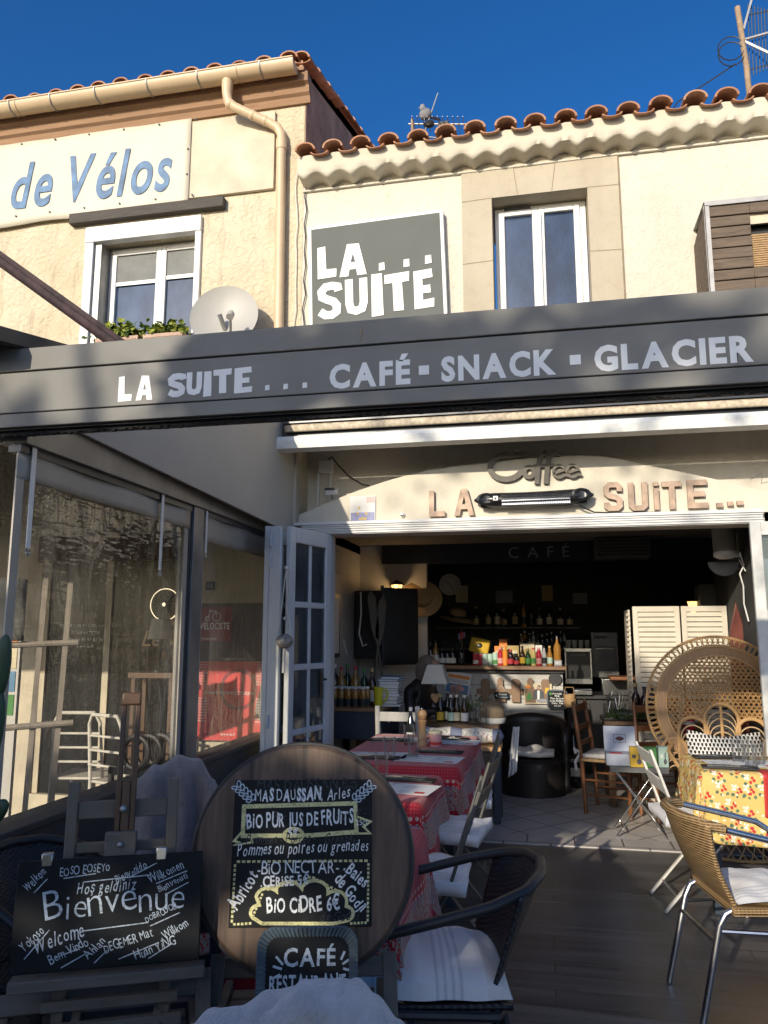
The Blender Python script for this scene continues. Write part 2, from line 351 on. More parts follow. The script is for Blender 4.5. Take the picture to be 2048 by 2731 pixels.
def deck():
    t = NT('wood_effect_plank_tiles'); v = t.co(); b = t.n.new('ShaderNodeTexBrick'); t.l.new(v, b.inputs['Vector']); b.offset = .37; b.squash = 1
    b.inputs['Scale'].default_value = 1; b.inputs['Mortar Size'].default_value = .0035; b.inputs['Brick Width'].default_value = .92; b.inputs['Row Height'].default_value = .152
    b.inputs['Color1'].default_value = (.185, .172, .158, 1); b.inputs['Color2'].default_value = (.095, .088, .082, 1); b.inputs['Mortar'].default_value = (.03, .027, .024, 1); b.inputs['Bias'].default_value = -.1
    g = t.noise(t.co(scale=(.10, 1.6, 1)), 9, 8, .68, .6); g2 = t.noise(v, 1.4, 5)
    c = t.mix(t.ramp(g, (.36, .95), (.66, .12)), b.outputs[0], (.042, .039, .037)); c = t.mix(t.ramp(g2, (.4, 0.0), (.8, .5)), c, (.21, .195, .18))
    t.P(col=c, rough=t.ramp(g, (.3, .26), (.7, .42)), spec=.6); t.bump(t.math('ADD', t.math('MULTIPLY', g, .3), b.outputs['Fac']), .25, .003); return t.m
M['deck'] = deck()
def tilefloor():
    t = NT('beige_floor_tiles'); v = t.co(rot=(0, 0, R(45))); b = t.n.new('ShaderNodeTexBrick'); t.l.new(v, b.inputs['Vector']); b.offset = 0
    b.inputs['Scale'].default_value = 1; b.inputs['Mortar Size'].default_value = .006; b.inputs['Brick Width'].default_value = .33; b.inputs['Row Height'].default_value = .33
    b.inputs['Color1'].default_value = (.60, .56, .50, 1); b.inputs['Color2'].default_value = (.50, .465, .42, 1); b.inputs['Mortar'].default_value = (.10, .06, .05, 1)
    n = t.noise(t.co(), 7, 6, .7); t.P(col=t.mix(t.ramp(n, (.4, 0.0), (.75, .5)), b.outputs[0], (.38, .35, .31)), rough=.35); t.bump(b.outputs['Fac'], .3, .002); return t.m
M['tiles'] = tilefloor()
def thrtile():
    t = NT('threshold_tiles'); v = t.co(); b = t.n.new('ShaderNodeTexBrick'); t.l.new(v, b.inputs['Vector']); b.offset = .5
    b.inputs['Scale'].default_value = 1; b.inputs['Mortar Size'].default_value = .006; b.inputs['Brick Width'].default_value = .34; b.inputs['Row Height'].default_value = .6
    b.inputs['Color1'].default_value = (.55, .51, .46, 1); b.inputs['Color2'].default_value = (.47, .435, .39, 1); b.inputs['Mortar'].default_value = (.10, .06, .05, 1)
    n = t.noise(t.co(), 7, 6, .7); t.P(col=t.mix(t.ramp(n, (.4, 0.0), (.75, .5)), b.outputs[0], (.36, .33, .29)), rough=.38); t.bump(b.outputs['Fac'], .3, .002); return t.m
M['thr'] = thrtile()
M['asphalt'] = plain('pale_paving', (.34, .31, .26), .9, scale=40, bump=.4)
def white_door():
    t = NT('worn_blue_white_paint'); v = t.co(); f = t.noise(t.co(scale=(1, 1, .25)), 9, 6, .7); t.P(col=t.mix(t.ramp(f, (.5, 0.0), (.75, .7)), (.66, .67, .65), (.42, .44, .44)), rough=.55); t.bump(f, .12, .003); return t.m
M['door'] = white_door()
M['doorwhite'] = plain('worn_white_paint', (.62, .62, .58), .55, var=.25, scale=7, bump=.15)
# cloths
def redcloth(name, w, l, drop):
    """UV in metres measured over the flat cloth; d = distance to the nearest hem"""
    t = NT(name); u = t.sep(t.tc.outputs['UV']); x, y = u[0], u[1]; A, B = w+2*drop, l+2*drop
    d = t.math('MINIMUM', t.math('MINIMUM', x, t.math('SUBTRACT', A, x)), t.math('MINIMUM', y, t.math('SUBTRACT', B, y)))
    uv = t.tc.outputs['UV']; red = (.40, .018, .03); cream = (.36, .29, .22); blue = (.13, .16, .24)
    ck = t.n.new('ShaderNodeTexChecker'); t.l.new(uv, ck.inputs[0]); ck.inputs['Scale'].default_value = 70
    dots = t.ramp(t.vor(uv, 62, rnd=0, dim='2D'), (.22, 1.0), (.34, 0.0))
    mid = t.mix(t.math('MULTIPLY', dots, .2), red, (.56, .30, .25))
    med = t.vor(uv, 9.5, rnd=.12, dim='2D'); rings = t.wave(uv, 1, 0); ring = t.ramp(t.math('FRACT', t.math('MULTIPLY', med, 5.2)), (.0, red), (.3, cream), (.55, blue), (.8, cream), interp='CONSTANT')
    fine = t.ramp(t.noise(uv, 90, 2, .5), (.44, .0), (.52, 1.0)); band = t.mix(t.math('MULTIPLY', fine, .75), ring, cream)
    band = t.mix(t.math('MULTIPLY', t.ramp(t.noise(uv, 60, 2, .5), (.55, .0), (.6, 1.0)), .8), band, dk(red, .9))
    dd = t.math('DIVIDE', d, .40)
    def step(e): return t.math('GREATER_THAN', dd, e)
    c = t.mix(step(.20), red, band)                                   # hem then paisley band
    c = t.mix(step(.50), c, blue); c = t.mix(t.math('MULTIPLY', step(.51), 1.0), c, (.42, .015, .025))
    big = t.ramp(t.vor(uv, 30, rnd=0, dim='2D'), (.26, (.55, .38, .30)), (.36, (.42, .012, .022))); c = t.mix(step(.515), c, big)
    c = t.mix(step(.60), c, mid)
    t.P(col=c, rough=.85, spec=.2, sheen=.2); t.bump(t.noise(uv, 220, 2), .12, .002); return t.m
def yellowcloth():
    t = NT('yellow_cherry_cloth'); uv = t.tc.outputs['UV']
    n2 = t.n.new('ShaderNodeTexNoise'); n2.inputs['Scale'].default_value = 30; t.l.new(uv, n2.inputs['Vector'])
    def off(dx, dy, wob=.02):
        a = t.n.new('ShaderNodeVectorMath'); a.operation = 'ADD'; a.inputs[1].default_value = (dx, dy, 0); t.l.new(uv, a.inputs[0])
        b = t.n.new('ShaderNodeVectorMath'); b.operation = 'MULTIPLY_ADD'; t.l.new(n2.outputs['Color'], b.inputs[0]); b.inputs[1].default_value = (wob, wob, 0); t.l.new(a.outputs[0], b.inputs[2]); return b.outputs[0]
    def spot(dx, dy, sc, r, wob=.02): return t.ramp(t.vor(off(dx, dy, wob), sc, rnd=.75, dim='2D'), (r, 1.0), (r+.03, 0.0))
    c = t.mix(t.noise(uv, 5, 3), (.64, .43, .115), (.70, .51, .19)); sc = 12.0
    def leaf(dx, dy, r):
        v = off(dx, dy, .014); return t.ramp(t.vor(v, sc, rnd=.75, dim='2D'), (r, 1.0), (r+.03, 0.0))
    c = t.mix(leaf(.030, .020, .10), c, (.10, .16, .10)); c = t.mix(leaf(-.024, .028, .09), c, (.13, .20, .12)); c = t.mix(leaf(.008, .034, .07), c, (.12, .19, .11))
    for dx, dy in ((.020,-.018),(.030,-.008),(.012,-.026),(.030,-.026),(.018,-.006)): c = t.mix(leaf(dx, dy, .055), c, (.82, .78, .66))
    for dx, dy in ((-.014,.004),(.004,.012),(-.006,-.010)): c = t.mix(leaf(dx, dy, .085), c, (.50, .05, .045))
    c = t.mix(spot(.31, .17, 17, .08), c, (.84, .78, .60))
    t.P(col=c, rough=.8, spec=.2); t.bump(t.noise(uv, 200, 2), .1, .002); return t.m
M['yellow'] = yellowcloth()
def stripes(name, axis=0, sc=1.0):
    t = NT(name); u = t.sep(t.co('Object', (sc, sc, sc))); x = u[axis]; f = t.math('FRACT', t.math('MULTIPLY', x, 5.5)); g = t.math('FRACT', t.math('MULTIPLY', x, 44))
    base = t.mix(t.noise(t.co(), 6, 3), (.78, .765, .74), (.66, .645, .62)); a = t.math('MULTIPLY', t.ramp(f, (.0, 1.0), (.45, 0.0), interp='CONSTANT'), t.ramp(g, (.0, .42), (.4, .05), interp='CONSTANT'))
    t.P(col=t.mix(a, base, (.30, .33, .39)), rough=.9, spec=.15, sheen=.1); t.bump(t.noise(t.co(), 16, 4), .35, .015); return t.m
M['cushion'] = stripes('striped_cotton', 0); M['cushion_y'] = stripes('striped_cotton_cross', 1)
M['cotton'] = plain('plain_cotton', (.68, .65, .59), .9, var=.12, bump=.2, bscale=14)
def hounds():
    t = NT('black_white_weave'); v = t.co(scale=(1, 1, 1)); u = t.sep(v)
    x = t.math('FRACT', t.math('MULTIPLY', u[0], 38)); z = t.math('FRACT', t.math('MULTIPLY', u[2], 38)); r = t.math('GREATER_THAN', t.math('FRACT', t.math('MULTIPLY', u[2], 19)), .5)
    x2 = t.math('FRACT', t.math('ADD', x, t.math('MULTIPLY', r, .5))); a = t.math('MULTIPLY', t.math('GREATER_THAN', x2, .42), t.math('GREATER_THAN', z, .28))
    b = t.math('MULTIPLY', t.math('GREATER_THAN', x2, .62), t.math('LESS_THAN', x2, .8)); f = t.math('MAXIMUM', a, b)
    t.P(col=t.mix(f, (.74, .71, .64), (.012, .012, .014)), rough=.9); return t.m
M['hounds'] = hounds()
M['blanket'] = plain('grey_fleece', (.50, .47, .455), .95, var=.2, scale=26, bump=.7, bscale=150, sheen=.6)
M['blanket2'] = plain('brown_grey_fleece', (.20, .175, .165), .95, var=.2, scale=18, bump=.6, bscale=120, sheen=.4)
def floral():
    t = NT('white_floral_cotton'); v = t.co(); f = t.ramp(t.vor(v, 26), (.16, 1.0), (.24, 0.0)); g = t.ramp(t.noise(v, 40, 3), (.55, 0.0), (.62, .8)); b = t.math('GREATER_THAN', t.math('FRACT', t.math('MULTIPLY', t.sep(v)[0], 2.9)), .72)
    c = t.mix(g, (.74, .70, .60), (.25, .24, .22)); c = t.mix(f, c, (.45, .16, .19)); c = t.mix(b, c, (.17, .19, .27)); t.P(col=c, rough=.9); return t.m
M['floral'] = floral()
# chair materials
def wicker(name, col, sc=60, rough=.5):
    t = NT(name); v = t.co(); a = t.wave(v, sc/6, 0, 'Z'); b = t.wave(v, sc/9, 0, 'DIAGONAL'); h = t.math('MULTIPLY', a, b)
    t.P(col=t.ramp(h, (.0, dk(col, .45)), (.45, col)), rough=rough); t.bump(h, .8, .004); return t.m
M['blackwicker'] = wicker('black_wicker', (.022, .022, .024), 240, .42)
M['rattan'] = wood('rattan', (.60, .36, .15), .5, 'X', 8, .3, .15)
M['rattan_band'] = wood('rattan_band', (.40, .225, .095), .5, 'Z', 12, .4, .2)
M['cane'] = plain('pale_cane', (.55, .38, .20), .5, var=.15)
def weave():
    t = NT('tan_wicker_weave'); v = t.co(); a = t.wave(v, 28, .3, 'Z'); b = t.wave(v, 20, .3, 'X')
    h = t.math('MAXIMUM', a, t.math('MULTIPLY', b, .4)); t.P(col=t.ramp(h, (.2, (.13, .075, .03)), (.75, (.42, .275, .125))), rough=.55); t.bump(h, .9, .005); return t.m
M['tanweave'] = weave()
M['chairgrey'] = plain('olive_grey_paint', (.085, .082, .070), .45, var=.1)
M['slate'] = plain('slate_blue_paint', (.035, .048, .066), .5, var=.2)
M['whitechair'] = plain('chipped_white_paint', (.66, .63, .56), .55, var=.18, scale=12, bump=.2)
M['oldwood'] = wood('weathered_grey_wood', (.17, .14, .105), .75, 'Z', 7, .4, .35)
M['oldwood_x'] = wood('weathered_grey_slat', (.155, .13, .10), .75, 'X', 7, .4, .35)
M['darkwood'] = wood('dark_varnished_wood', (.11, .058, .028), .4, 'Z', 7, .4, .15)
M['chairwood'] = wood('brown_chair_wood', (.22, .088, .035), .38, 'Z', 7, .35, .12)
M['pepper'] = wood('turned_beech', (.50, .29, .13), .38, 'Z', 6, .15, .05)
M['counterwood'] = wood('counter_wood', (.30, .165, .085), .45, 'X', 6, .3, .15)
M['pegwood'] = wood('grey_brown_board', (.27, .165, .095), .6, 'Z', 6, .3, .2)
def barrel():
    t = NT('barrel_head_oak'); v = t.co(scale=(1, 1, .10)); f = t.noise(v, 26, 7, .7, .5); g = t.noise(t.co(), 5, 6, .7); p = t.wave(t.co(), 2.1, .3, 'X')
    c = t.mix(t.ramp(f, (.35, 0.0), (.68, 1.0)), (.055, .034, .022), (.165, .104, .066)); c = t.mix(t.ramp(g, (.5, 0.0), (.75, .65)), c, (.075, .048, .034))
    c = t.mix(t.ramp(p, (.0, .7), (.04, 0.0)), c, (.02, .014, .01)); t.P(col=c, rough=.55); t.bump(f, .35, .004); return t.m
M['barrel'] = barrel()
def slateboard():
    t = NT('chalkboard'); f = t.noise(t.co(), 3.5, 6, .7); t.P(col=t.ramp(f, (.4, (.006, .007, .008)), (.8, (.014, .016, .017))), rough=.6, spec=.25); return t.m
M['chalkboard'] = slateboard()
def chalk(name, col):
    t = NT(name); f = t.noise(t.co(), 150, 3, .6); g = t.noise(t.co(), 22, 4, .7); t.P(col=t.ramp(f, (.25, dk(col, .6)), (.5, col)), rough=.95, alpha=t.math('MULTIPLY', t.ramp(f, (.32, .6), (.46, 1.0)), t.ramp(g, (.3, .7), (.5, 1.0)))); return t.m
M['chalk'] = chalk('white_chalk', (.78, .80, .78)); M['chalkfaint'] = chalk('wiped_chalk', (.055, .06, .06)); M['chalkyel'] = chalk('yellow_chalk', (.70, .66, .32)); M['chalkblue'] = chalk('grey_chalk', (.50, .57, .62))
M['bluegrey'] = plain('blue_grey_frame', (.10, .135, .155), .65, var=.35, scale=20, bump=.2)
# interior
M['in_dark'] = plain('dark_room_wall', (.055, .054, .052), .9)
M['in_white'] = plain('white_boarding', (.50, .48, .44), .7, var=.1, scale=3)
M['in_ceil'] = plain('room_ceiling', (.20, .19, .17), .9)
M['in_beam'] = plain('blue_black_beam', (.020, .026, .042), .7)
M['shutter'] = plain('cream_louvre', (.66, .60, .49), .6, var=.08)
M['paper'] = plain('paper', (.72, .71, .68), .8, var=.05)
M['ink'] = plain('printed_ink', (.10, .10, .11), .8)
M['ink2'] = plain('grey_ink', (.30, .31, .33), .8)
M['red'] = plain('red_paint', (.50, .035, .03), .6, var=.15)
M['redmat'] = plain('poster_red', (.62, .045, .045), .5, var=.25, scale=5)
M['posterdark'] = plain('poster_dark', (.055, .035, .04), .5, var=.4, scale=4)
M['posterred'] = plain('poster_maroon', (.22, .018, .03), .5, var=.2)
M['gold'] = plain('gold_script', (.48, .37, .20), .5, .3)
M['straw'] = plain('straw', (.42, .27, .13), .8, var=.2, scale=40, bump=.5, bscale=120)
M['leaf'] = plain('leaf_green', (.075, .13, .025), .55, var=.5, scale=30)
M['leaf_y'] = plain('leaf_yellow_green', (.30, .34, .05), .55, var=.5, scale=30)
M['treeleaf'] = plain('tree_leaf', (.05, .09, .02), .6, var=.4)
M['bark'] = plain('bark', (.12, .09, .06), .9, bump=.6)
M['cactus'] = plain('cactus_green', (.035, .075, .03), .5, var=.35, scale=9)
M['planter'] = plain('clay_plastic', (.42, .29, .22), .7)
M['dish'] = plain('dish_enamel', (.40, .385, .35), .5, var=.07, scale=3)
M['darkmaroon'] = plain('rusty_maroon', (.045, .022, .022), .7, var=.6, scale=24, bump=.5)
M['acwood'] = wood('weathered_cladding', (.155, .115, .082), .85, 'X', 9, .7, .9)
M['leather'] = plain('black_leather', (.014, .012, .012), .42, bump=.15)
M['hair'] = plain('grey_blond_hair', (.20, .165, .125), .6, var=.4, scale=60, bump=.5, bscale=90)
M['skin'] = plain('skin', (.40, .24, .17), .55, var=.08)
M['lampshade'] = plain('cream_shade', (.62, .58, .49), .85, var=.05)
M['yellowjug'] = plain('yellow_enamel', (.62, .56, .03), .3)
def bottle(name, col, rough=.06, t_=.55):
    t = NT(name); t.P(col=col, rough=rough, spec=.7, trans=t_); return t.m
BC = {'red': (.42, .02, .035), 'orange': (.70, .26, .03), 'brown': (.045, .018, .006), 'green': (.02, .06, .02), 'dark': (.008, .009, .009), 'clear': (.6, .62, .6), 'amber': (.45, .21, .04), 'pale': (.50, .42, .16), 'wine': (.02, .006, .008), 'teal': (.22, .32, .27)}
for k, c in BC.items(): M['b_'+k] = bottle('bottle_'+k, c, .07, 0 if k in ('red', 'orange', 'dark', 'wine', 'teal', 'pale') else .3)
LC = {'white': (.72, .70, .64), 'yellow': (.66, .42, .04), 'mint': (.40, .55, .46), 'red': (.50, .04, .05), 'black': (.02, .02, .02), 'orange': (.70, .24, .04), 'pink': (.66, .32, .30), 'gold': (.45, .33, .12), 'green': (.06, .22, .05), 'blue': (.10, .22, .36), 'cream': (.62, .54, .36)}
for k, c in LC.items(): M['l_'+k] = plain('label_'+k, c, .6, var=.06)
def glow(name, col, st):
    t = NT(name); t.P(col=col, em=col, es=st, rough=.6); return t.m
M['lampglow'] = glow('lit_lantern_glass', (1.0, .62, .22), 1.6)
M['spotglow'] = glow('lit_spot', (1.0, .85, .6), 2.0)
M['heatglass'] = plain('heater_reflector', (.72, .72, .72), .2, .9, .1)
# ================================================================ ground
b = MB(); b.add([(-150,-150,-.03),(150,-150,-.03),(150,150,-.03),(-150,150,-.03)], [(0,1,2,3)]); struct(b.build('ground', M['asphalt'], smooth=False))
b = MB(); b.add([(-7,-2.5,0),(6,-2.5,0),(6,5.955,0),(-7,5.955,0)], [(0,1,2,3)]); struct(b.build('terrace_floor', M['deck'], smooth=False))
b = MB(); b.add([(-1.96,6.22,.004),(3.2,6.22,.004),(3.2,11,.004),(-1.96,11,.004)], [(0,1,2,3)]); struct(b.build('cafe_floor', M['tiles'], smooth=False))
b = MB(); b.bx(-1.95, 3.2, 5.95, 6.22, -.02, .008); struct(b.build('threshold_tiles', M['thr'], smooth=False, bevel=.003))

# ================================================================ helpers for the fronts
def wall(mb, x0, x1, z0, z1, y, d, holes=()):
    xs = sorted({x0, x1, *[h[0] for h in holes], *[h[1] for h in holes]}); zs = sorted({z0, z1, *[h[2] for h in holes], *[h[3] for h in holes]})
    for i in range(len(xs)-1):
        for j in range(len(zs)-1):
            cx, cz = (xs[i]+xs[i+1])/2, (zs[j]+zs[j+1])/2
            if any(h[0] < cx < h[1] and h[2] < cz < h[3] for h in holes): continue
            mb.add([(xs[i],y,zs[j]),(xs[i+1],y,zs[j]),(xs[i+1],y,zs[j+1]),(xs[i],y,zs[j+1])], [(0,1,2,3)])
    for a, c, e, f in holes:
        q = [(a,e),(c,e),(c,f),(a,f)]
        for k in range(4):
            p, r = q[k], q[(k+1) % 4]
            mb.add([(p[0],y,p[1]),(r[0],y,r[1]),(r[0],y+d,r[1]),(p[0],y+d,p[1])], [(3,2,1,0)])
def half_tile(mb, p0, p1, r0, r1, th, up=1, n=9):
    p0, p1 = Vector(p0), Vector(p1); d = (p1-p0).normalized(); r = Vector((1, 0, 0)); u = r.cross(d)*up; hh = .70 if up > 0 else .34
    def arc(p, rad): return [p + r*(rad*math.cos(PI*k/n)) + u*(rad*hh*math.sin(PI*k/n)) for k in range(n+1)]
    A, B, C, D = arc(p0, r0), arc(p1, r1), arc(p0, r0-th), arc(p1, r1-th); vs = A+B+C+D; m = n+1; fs = []
    for k in range(n): fs += [(k, k+1, m+k+1, m+k), (2*m+k+1, 2*m+k, 3*m+k, 3*m+k+1), (k+1, k, 2*m+k, 2*m+k+1), (m+k, m+k+1, 3*m+k+1, 3*m+k)]
    fs += [(0, m, 3*m, 2*m), (n, 2*m+n, 3*m+n, m+n)]
    mb.add(vs, fs)
def tile_roof(mb, x0, x1, pitch, y0, z0, ang, rows, rng, L=.34):
    dy, dz = math.cos(R(ang)), math.sin(R(ang)); n = int(round((x1-x0)/pitch))
    for i in range(n+1):
        for j in range(rows):
            x = x0 + i*pitch + rng.uniform(-.008, .008); s = j*L*.86; jy = rng.uniform(-.014, .014) if j == 0 else 0; lift = j*.004
            a = (x, y0 + s*dy + jy, z0 + s*dz + lift + rng.uniform(-.006, .006)); e = (x, a[1] + L*dy, a[2] + L*dz - .016)
            mb.m = rng.choice([0, 0, 1]); half_tile(mb, a, e, pitch*.375, pitch*.33, .016)
            x += pitch/2; a = (x, y0 + .02 + s*dy + rng.uniform(-.01, .01), z0 - .012 + s*dz + lift); e = (x, a[1] + L*dy, a[2] + L*dz - .016)
            half_tile(mb, a, e, pitch*.33, pitch*.375, .016, -1)
    mb.m = 0

def casement(parent, x0, x1, z0, z1, y, panes, fw=.05, mid=None, glass='pane', frame='pvc'):
    """fixed frame, two sashes and their panes; panes is the list of sash x-ranges"""
    b = MB(); b.bx(x0, x0+fw, y, y+.07, z0, z1); b.bx(x1-fw, x1, y, y+.07, z0, z1); b.bx(x0+fw, x1-fw, y, y+.07, z1-fw, z1); b.bx(x0+fw, x1-fw, y, y+.07, z0, z0+fw)
    fr = b.build('frame', M[frame], parent, bevel=.006)
    for a, c in panes:
        s = .05; b = MB(); yy = y-.018
        b.bx(a, a+s, yy, yy+.05, z0+fw*.6, z1-fw*.6); b.bx(c-s, c, yy, yy+.05, z0+fw*.6, z1-fw*.6)
        b.bx(a+s, c-s, yy, yy+.05, z1-fw*.6-s, z1-fw*.6); b.bx(a+s, c-s, yy, yy+.05, z0+fw*.6, z0+fw*.6+s); b.build('sash', M[frame], fr, bevel=.006)
        b = MB(); b.bx(a+s-.005, c-s+.005, y+.012, y+.022, z0+fw*.6+s-.005, z1-fw*.6-s+.005); b.build('pane', M[glass], fr, smooth=False)
    return fr

# ================================================================ left house
rng = random.Random(3)
H = thing('house', 'cream house with trowelled render, beige gutter and higher tiled roof', 'house', (-4, 6, 0))
H.location = (0, 0, 0)
b = MB(); wall(b, -9, -1.955, 2.36, 6.62, 6.0, .22, [(-3.97, -2.95, 3.9, 5.09)]); b.bx(-1.957, -1.955, 6.0, 11, 2.36, 6.6)
b.build('wall', M['render'], H, smooth=False)
b = MB(); b.add([(-1.95,6.001,5.4),(-1.95,10.6,5.4),(-1.95,10.6,8.12),(-1.95,6.001,6.62)], [(0,1,2,3)]); b.build('gable_wall', plain('old_brown_render', (.36, .25, .17), .95, var=.4, scale=4, bump=.5), H, smooth=False, solid=.01)
b = MB(); b.m = 0
prof = [(6.0,6.20),(5.975,6.20),(5.96,6.26),(5.935,6.28),(5.925,6.34),(5.89,6.36),(5.88,6.44),(6.0,6.44)]
b.prism([(p[0], p[1]) for p in prof], 7.1, Matrix(((0,0,1,-9.0),(1,0,0,0),(0,1,0,0),(0,0,0,1)))); b.build('cornice', M['brownwood'], H, smooth=False)
b = MB(); b.bx(-9, -1.93, 5.86, 6.0, 6.44, 6.475); b.build('eaves_board', M['brownwood'], H, smooth=False)
b = MB(); tile_roof(b, -7.4, -2.02, .232, 5.83, 6.545, 19, 4, rng)
b.m = 0; b.add([(-9,5.89,6.55),(-1.93,5.89,6.55),(-1.93,10.8,8.23),(-9,10.8,8.23)], [(0,1,2,3)])
rf = b.build('roof', [M['terracotta'], M['terra_edge']], H)
b = MB()
for k in range(13):      # verge tiles down the gable
    s = k*.36; half_tile(b, (-1.96, 5.86+s*.9455, 6.56+s*.3256), (-1.96, 5.86+(s+.40)*.9455, 6.56+(s+.40)*.3256-.01), .085, .075, .016)
b.build('verge_tile', M['terra_edge'], rf)
b = MB(); b.add([(-1.96,5.88,6.45),(-1.96,10.8,8.10),(-1.96,10.8,8.21),(-1.96,5.88,6.55)], [(0,1,2,3)]); b.build('verge_board', M['terra_edge'], rf, smooth=False, solid=.03)
# gutter
b = MB(); n = 10; gy, gz, gr = 5.80, 6.462, .088
P0 = [(gy + gr*math.cos(PI+PI*k/n), gz + gr*1.0*math.sin(PI+PI*k/n)) for k in range(n+1)]
vs = [(x, p[0], p[1]) for x in (-9, -1.985) for p in P0] + [(x, gy+(p[0]-gy)*.94, gz+(p[1]-gz)*.94) for x in (-9, -1.985) for p in P0]
m = n+1; fs = []
for k in range(n): fs += [(k, k+1, m+k+1, m+k), (2*m+k+1, 2*m+k, 3*m+k, 3*m+k+1)]
fs += [(0, m, 3*m, 2*m), (n, 2*m+n, 3*m+n, m+n), list(range(m, 2*m))]
b.add(vs, fs); b.tube([(-9, gy-gr, gz), (-1.985, gy-gr, gz)], .009, 6)
gt = b.build('gutter', M['gutter'], H)
for x in (-4.78, -4.35, -3.89, -3.37, -2.88, -2.29):
    b = MB(); b.tube([(x, gy + (gr+.004)*math.cos(PI+PI*k/10), gz + (gr+.004)*math.sin(PI+PI*k/10)) for k in range(11)], .007, 6); b.build('gutter_bracket', M['zinc'], gt)
for x in (-2.51, -4.72):
    b = MB(); b.tube([(x, gy + (gr+.003)*math.cos(PI+PI*k/10), gz + (gr+.003)*math.sin(PI+PI*k/10)) for k in range(11)], .004, 6); b.build('joint_ring', M['gutter'], gt)
b = MB(); b.tube([(-2.62,5.80,6.40),(-2.62,5.80,6.33),(-2.62,5.80,6.26),(-2.61,5.805,6.19),(-2.56,5.82,6.14),(-2.26,5.905,6.00),(-2.185,5.925,5.955),(-2.15,5.935,5.89),(-2.148,5.935,5.8),(-2.125,5.935,2.9)], [.05,.05,.044,.042,.042,.042,.042,.042,.042,.042], 14)
for c in ((-2.62,5.80,6.32),(-2.595,5.81,6.165),(-2.40,5.865,6.065),(-2.29,5.897,6.015)): b.ball(c, .0465, 12)
b.tube([(-2.148,5.935,5.84),(-2.147,5.935,5.74)], .048, 14); b.build('downpipe', M['gutter'], H)
# fibre panel, wooden beam, window with shutter box
b = MB(); b.bx(-4.6, -2.225, 5.965, 5.998, 5.40, 6.16); b.build('blank_panel', M['panelcream'], H, bevel=.004)
b = MB(); b.bx(-4.21, -2.68, 5.925, 5.999, 5.265, 5.365); b.build('timber_lintel', M['dirtwood'], H, bevel=.006)
w = MB(); w.bx(-4.05, -2.90, 5.955, 6.04, 5.075, 5.225); w.bx(-4.05, -3.965, 5.965, 6.05, 3.85, 5.075); w.bx(-2.955, -2.90, 5.965, 6.05, 3.85, 5.075)
w = w.build('window_casing', M['pvc'], H, bevel=.006)
fr = casement(w, -3.90, -2.955, 3.9, 5.085, 6.15, [(-3.87, -3.365), (-3.365, -2.98)], .045)
b = MB(); b.bx(-3.82, -3.41, 6.148, 6.155, 4.74, 5.0); b.bx(-3.31, -3.03, 6.148, 6.155, 4.76, 5.0); b.build('blind', M['blind'], fr, smooth=False)
b = MB(); b.bx(-3.82, -3.41, 6.143, 6.149, 4.71, 4.745); b.bx(-3.31, -3.03, 6.143, 6.149, 4.73, 4.765); b.build('blind_edge', M['pvc'], fr, smooth=False)
b = MB(); b.bx(-3.97, -3.90, 6.0, 6.2, 3.9, 5.085); b.build('shutter_guide', M['zinc'], w, smooth=False)
# ---- banner on the house
B = thing('banner', 'sun-bleached white cloth banner with large blue letters below the gutter', 'banner', (-4.6, 5.96, 5.33))
b = MB(); b.grid(lambda u, v: (-7.0 + u*3.97 + 4.6, -.006 - .005*math.sin(u*40+v*7)*math.sin(v*9+u*13)*(.3+v*.7), .0 + v*.86 + .012*math.sin(u*22)*(1-v)), 60, 12); b.build('cloth', plain('banner_vinyl', (.62, .565, .445), .6, var=.08, scale=3), B, solid=.004)
b = MB(); text(b, 'location de Vélos', .66, MW(1.40, -.0155, .175, 0), 'i', align='r', gap=.05, space=.36, xs=.625); b.build('lettering', plain('banner_blue', (.10, .19, .33), .6, var=.45, scale=7), B, smooth=False)
b = MB()
for k in range(12):
    for z in (.09, .84): b.tube([(-2.35 + k*.36, -.018, z), (-2.35 + k*.36, -.008, z)], .009, 8)
for z in (.3, .55): b.tube([(1.55, -.018, z), (1.55, -.008, z)], .009, 8)
b.build('eyelet', M['black'], B)
# ---- satellite dish
D = thing('satellite_dish', 'pale grey satellite dish on the cream render beside the window', 'satellite dish', (-2.545, 5.95, 4.13))
Mx = Matrix.Translation((.0, -.17, -.02)) @ Euler((R(80), R(10), R(6))).to_matrix().to_4x4()
b = MB(); pr = [(r*.285, .08*r*r) for r in (0.001, .2, .4, .6, .8, .95, 1.0)]; b.lathe(pr + [(.29, .083), (.285, .074)] + [(r*.285, .08*r*r - .008) for r in (.8, .5, .001)], 36, Mx, cap=False); d = b.build('reflector', M['dish'], D)
b = MB(); b.tube([Mx @ Vector((.10, -.26, .07)), Mx @ Vector((.14, -.19, .20)), Mx @ Vector((.14, -.12, .28))], .011, 8); b.build('arm', M['zinc'], D)
b = MB(); b.tube([Mx @ Vector((.14, -.13, .29)), Mx @ Vector((.13, -.08, .26))], .03, 12); b.tube([Mx @ Vector((.13, -.08, .26)), Mx @ Vector((.12, -.05, .24))], [.024, .018], 12); b.build('receiver_head', M['dish'], D)
b = MB(); b.tube([(0, .05, -.1), (0, -.2, -.1), (-.02, -.27, .0)], .02, 10); b.build('wall_bracket', M['zinc'], D)
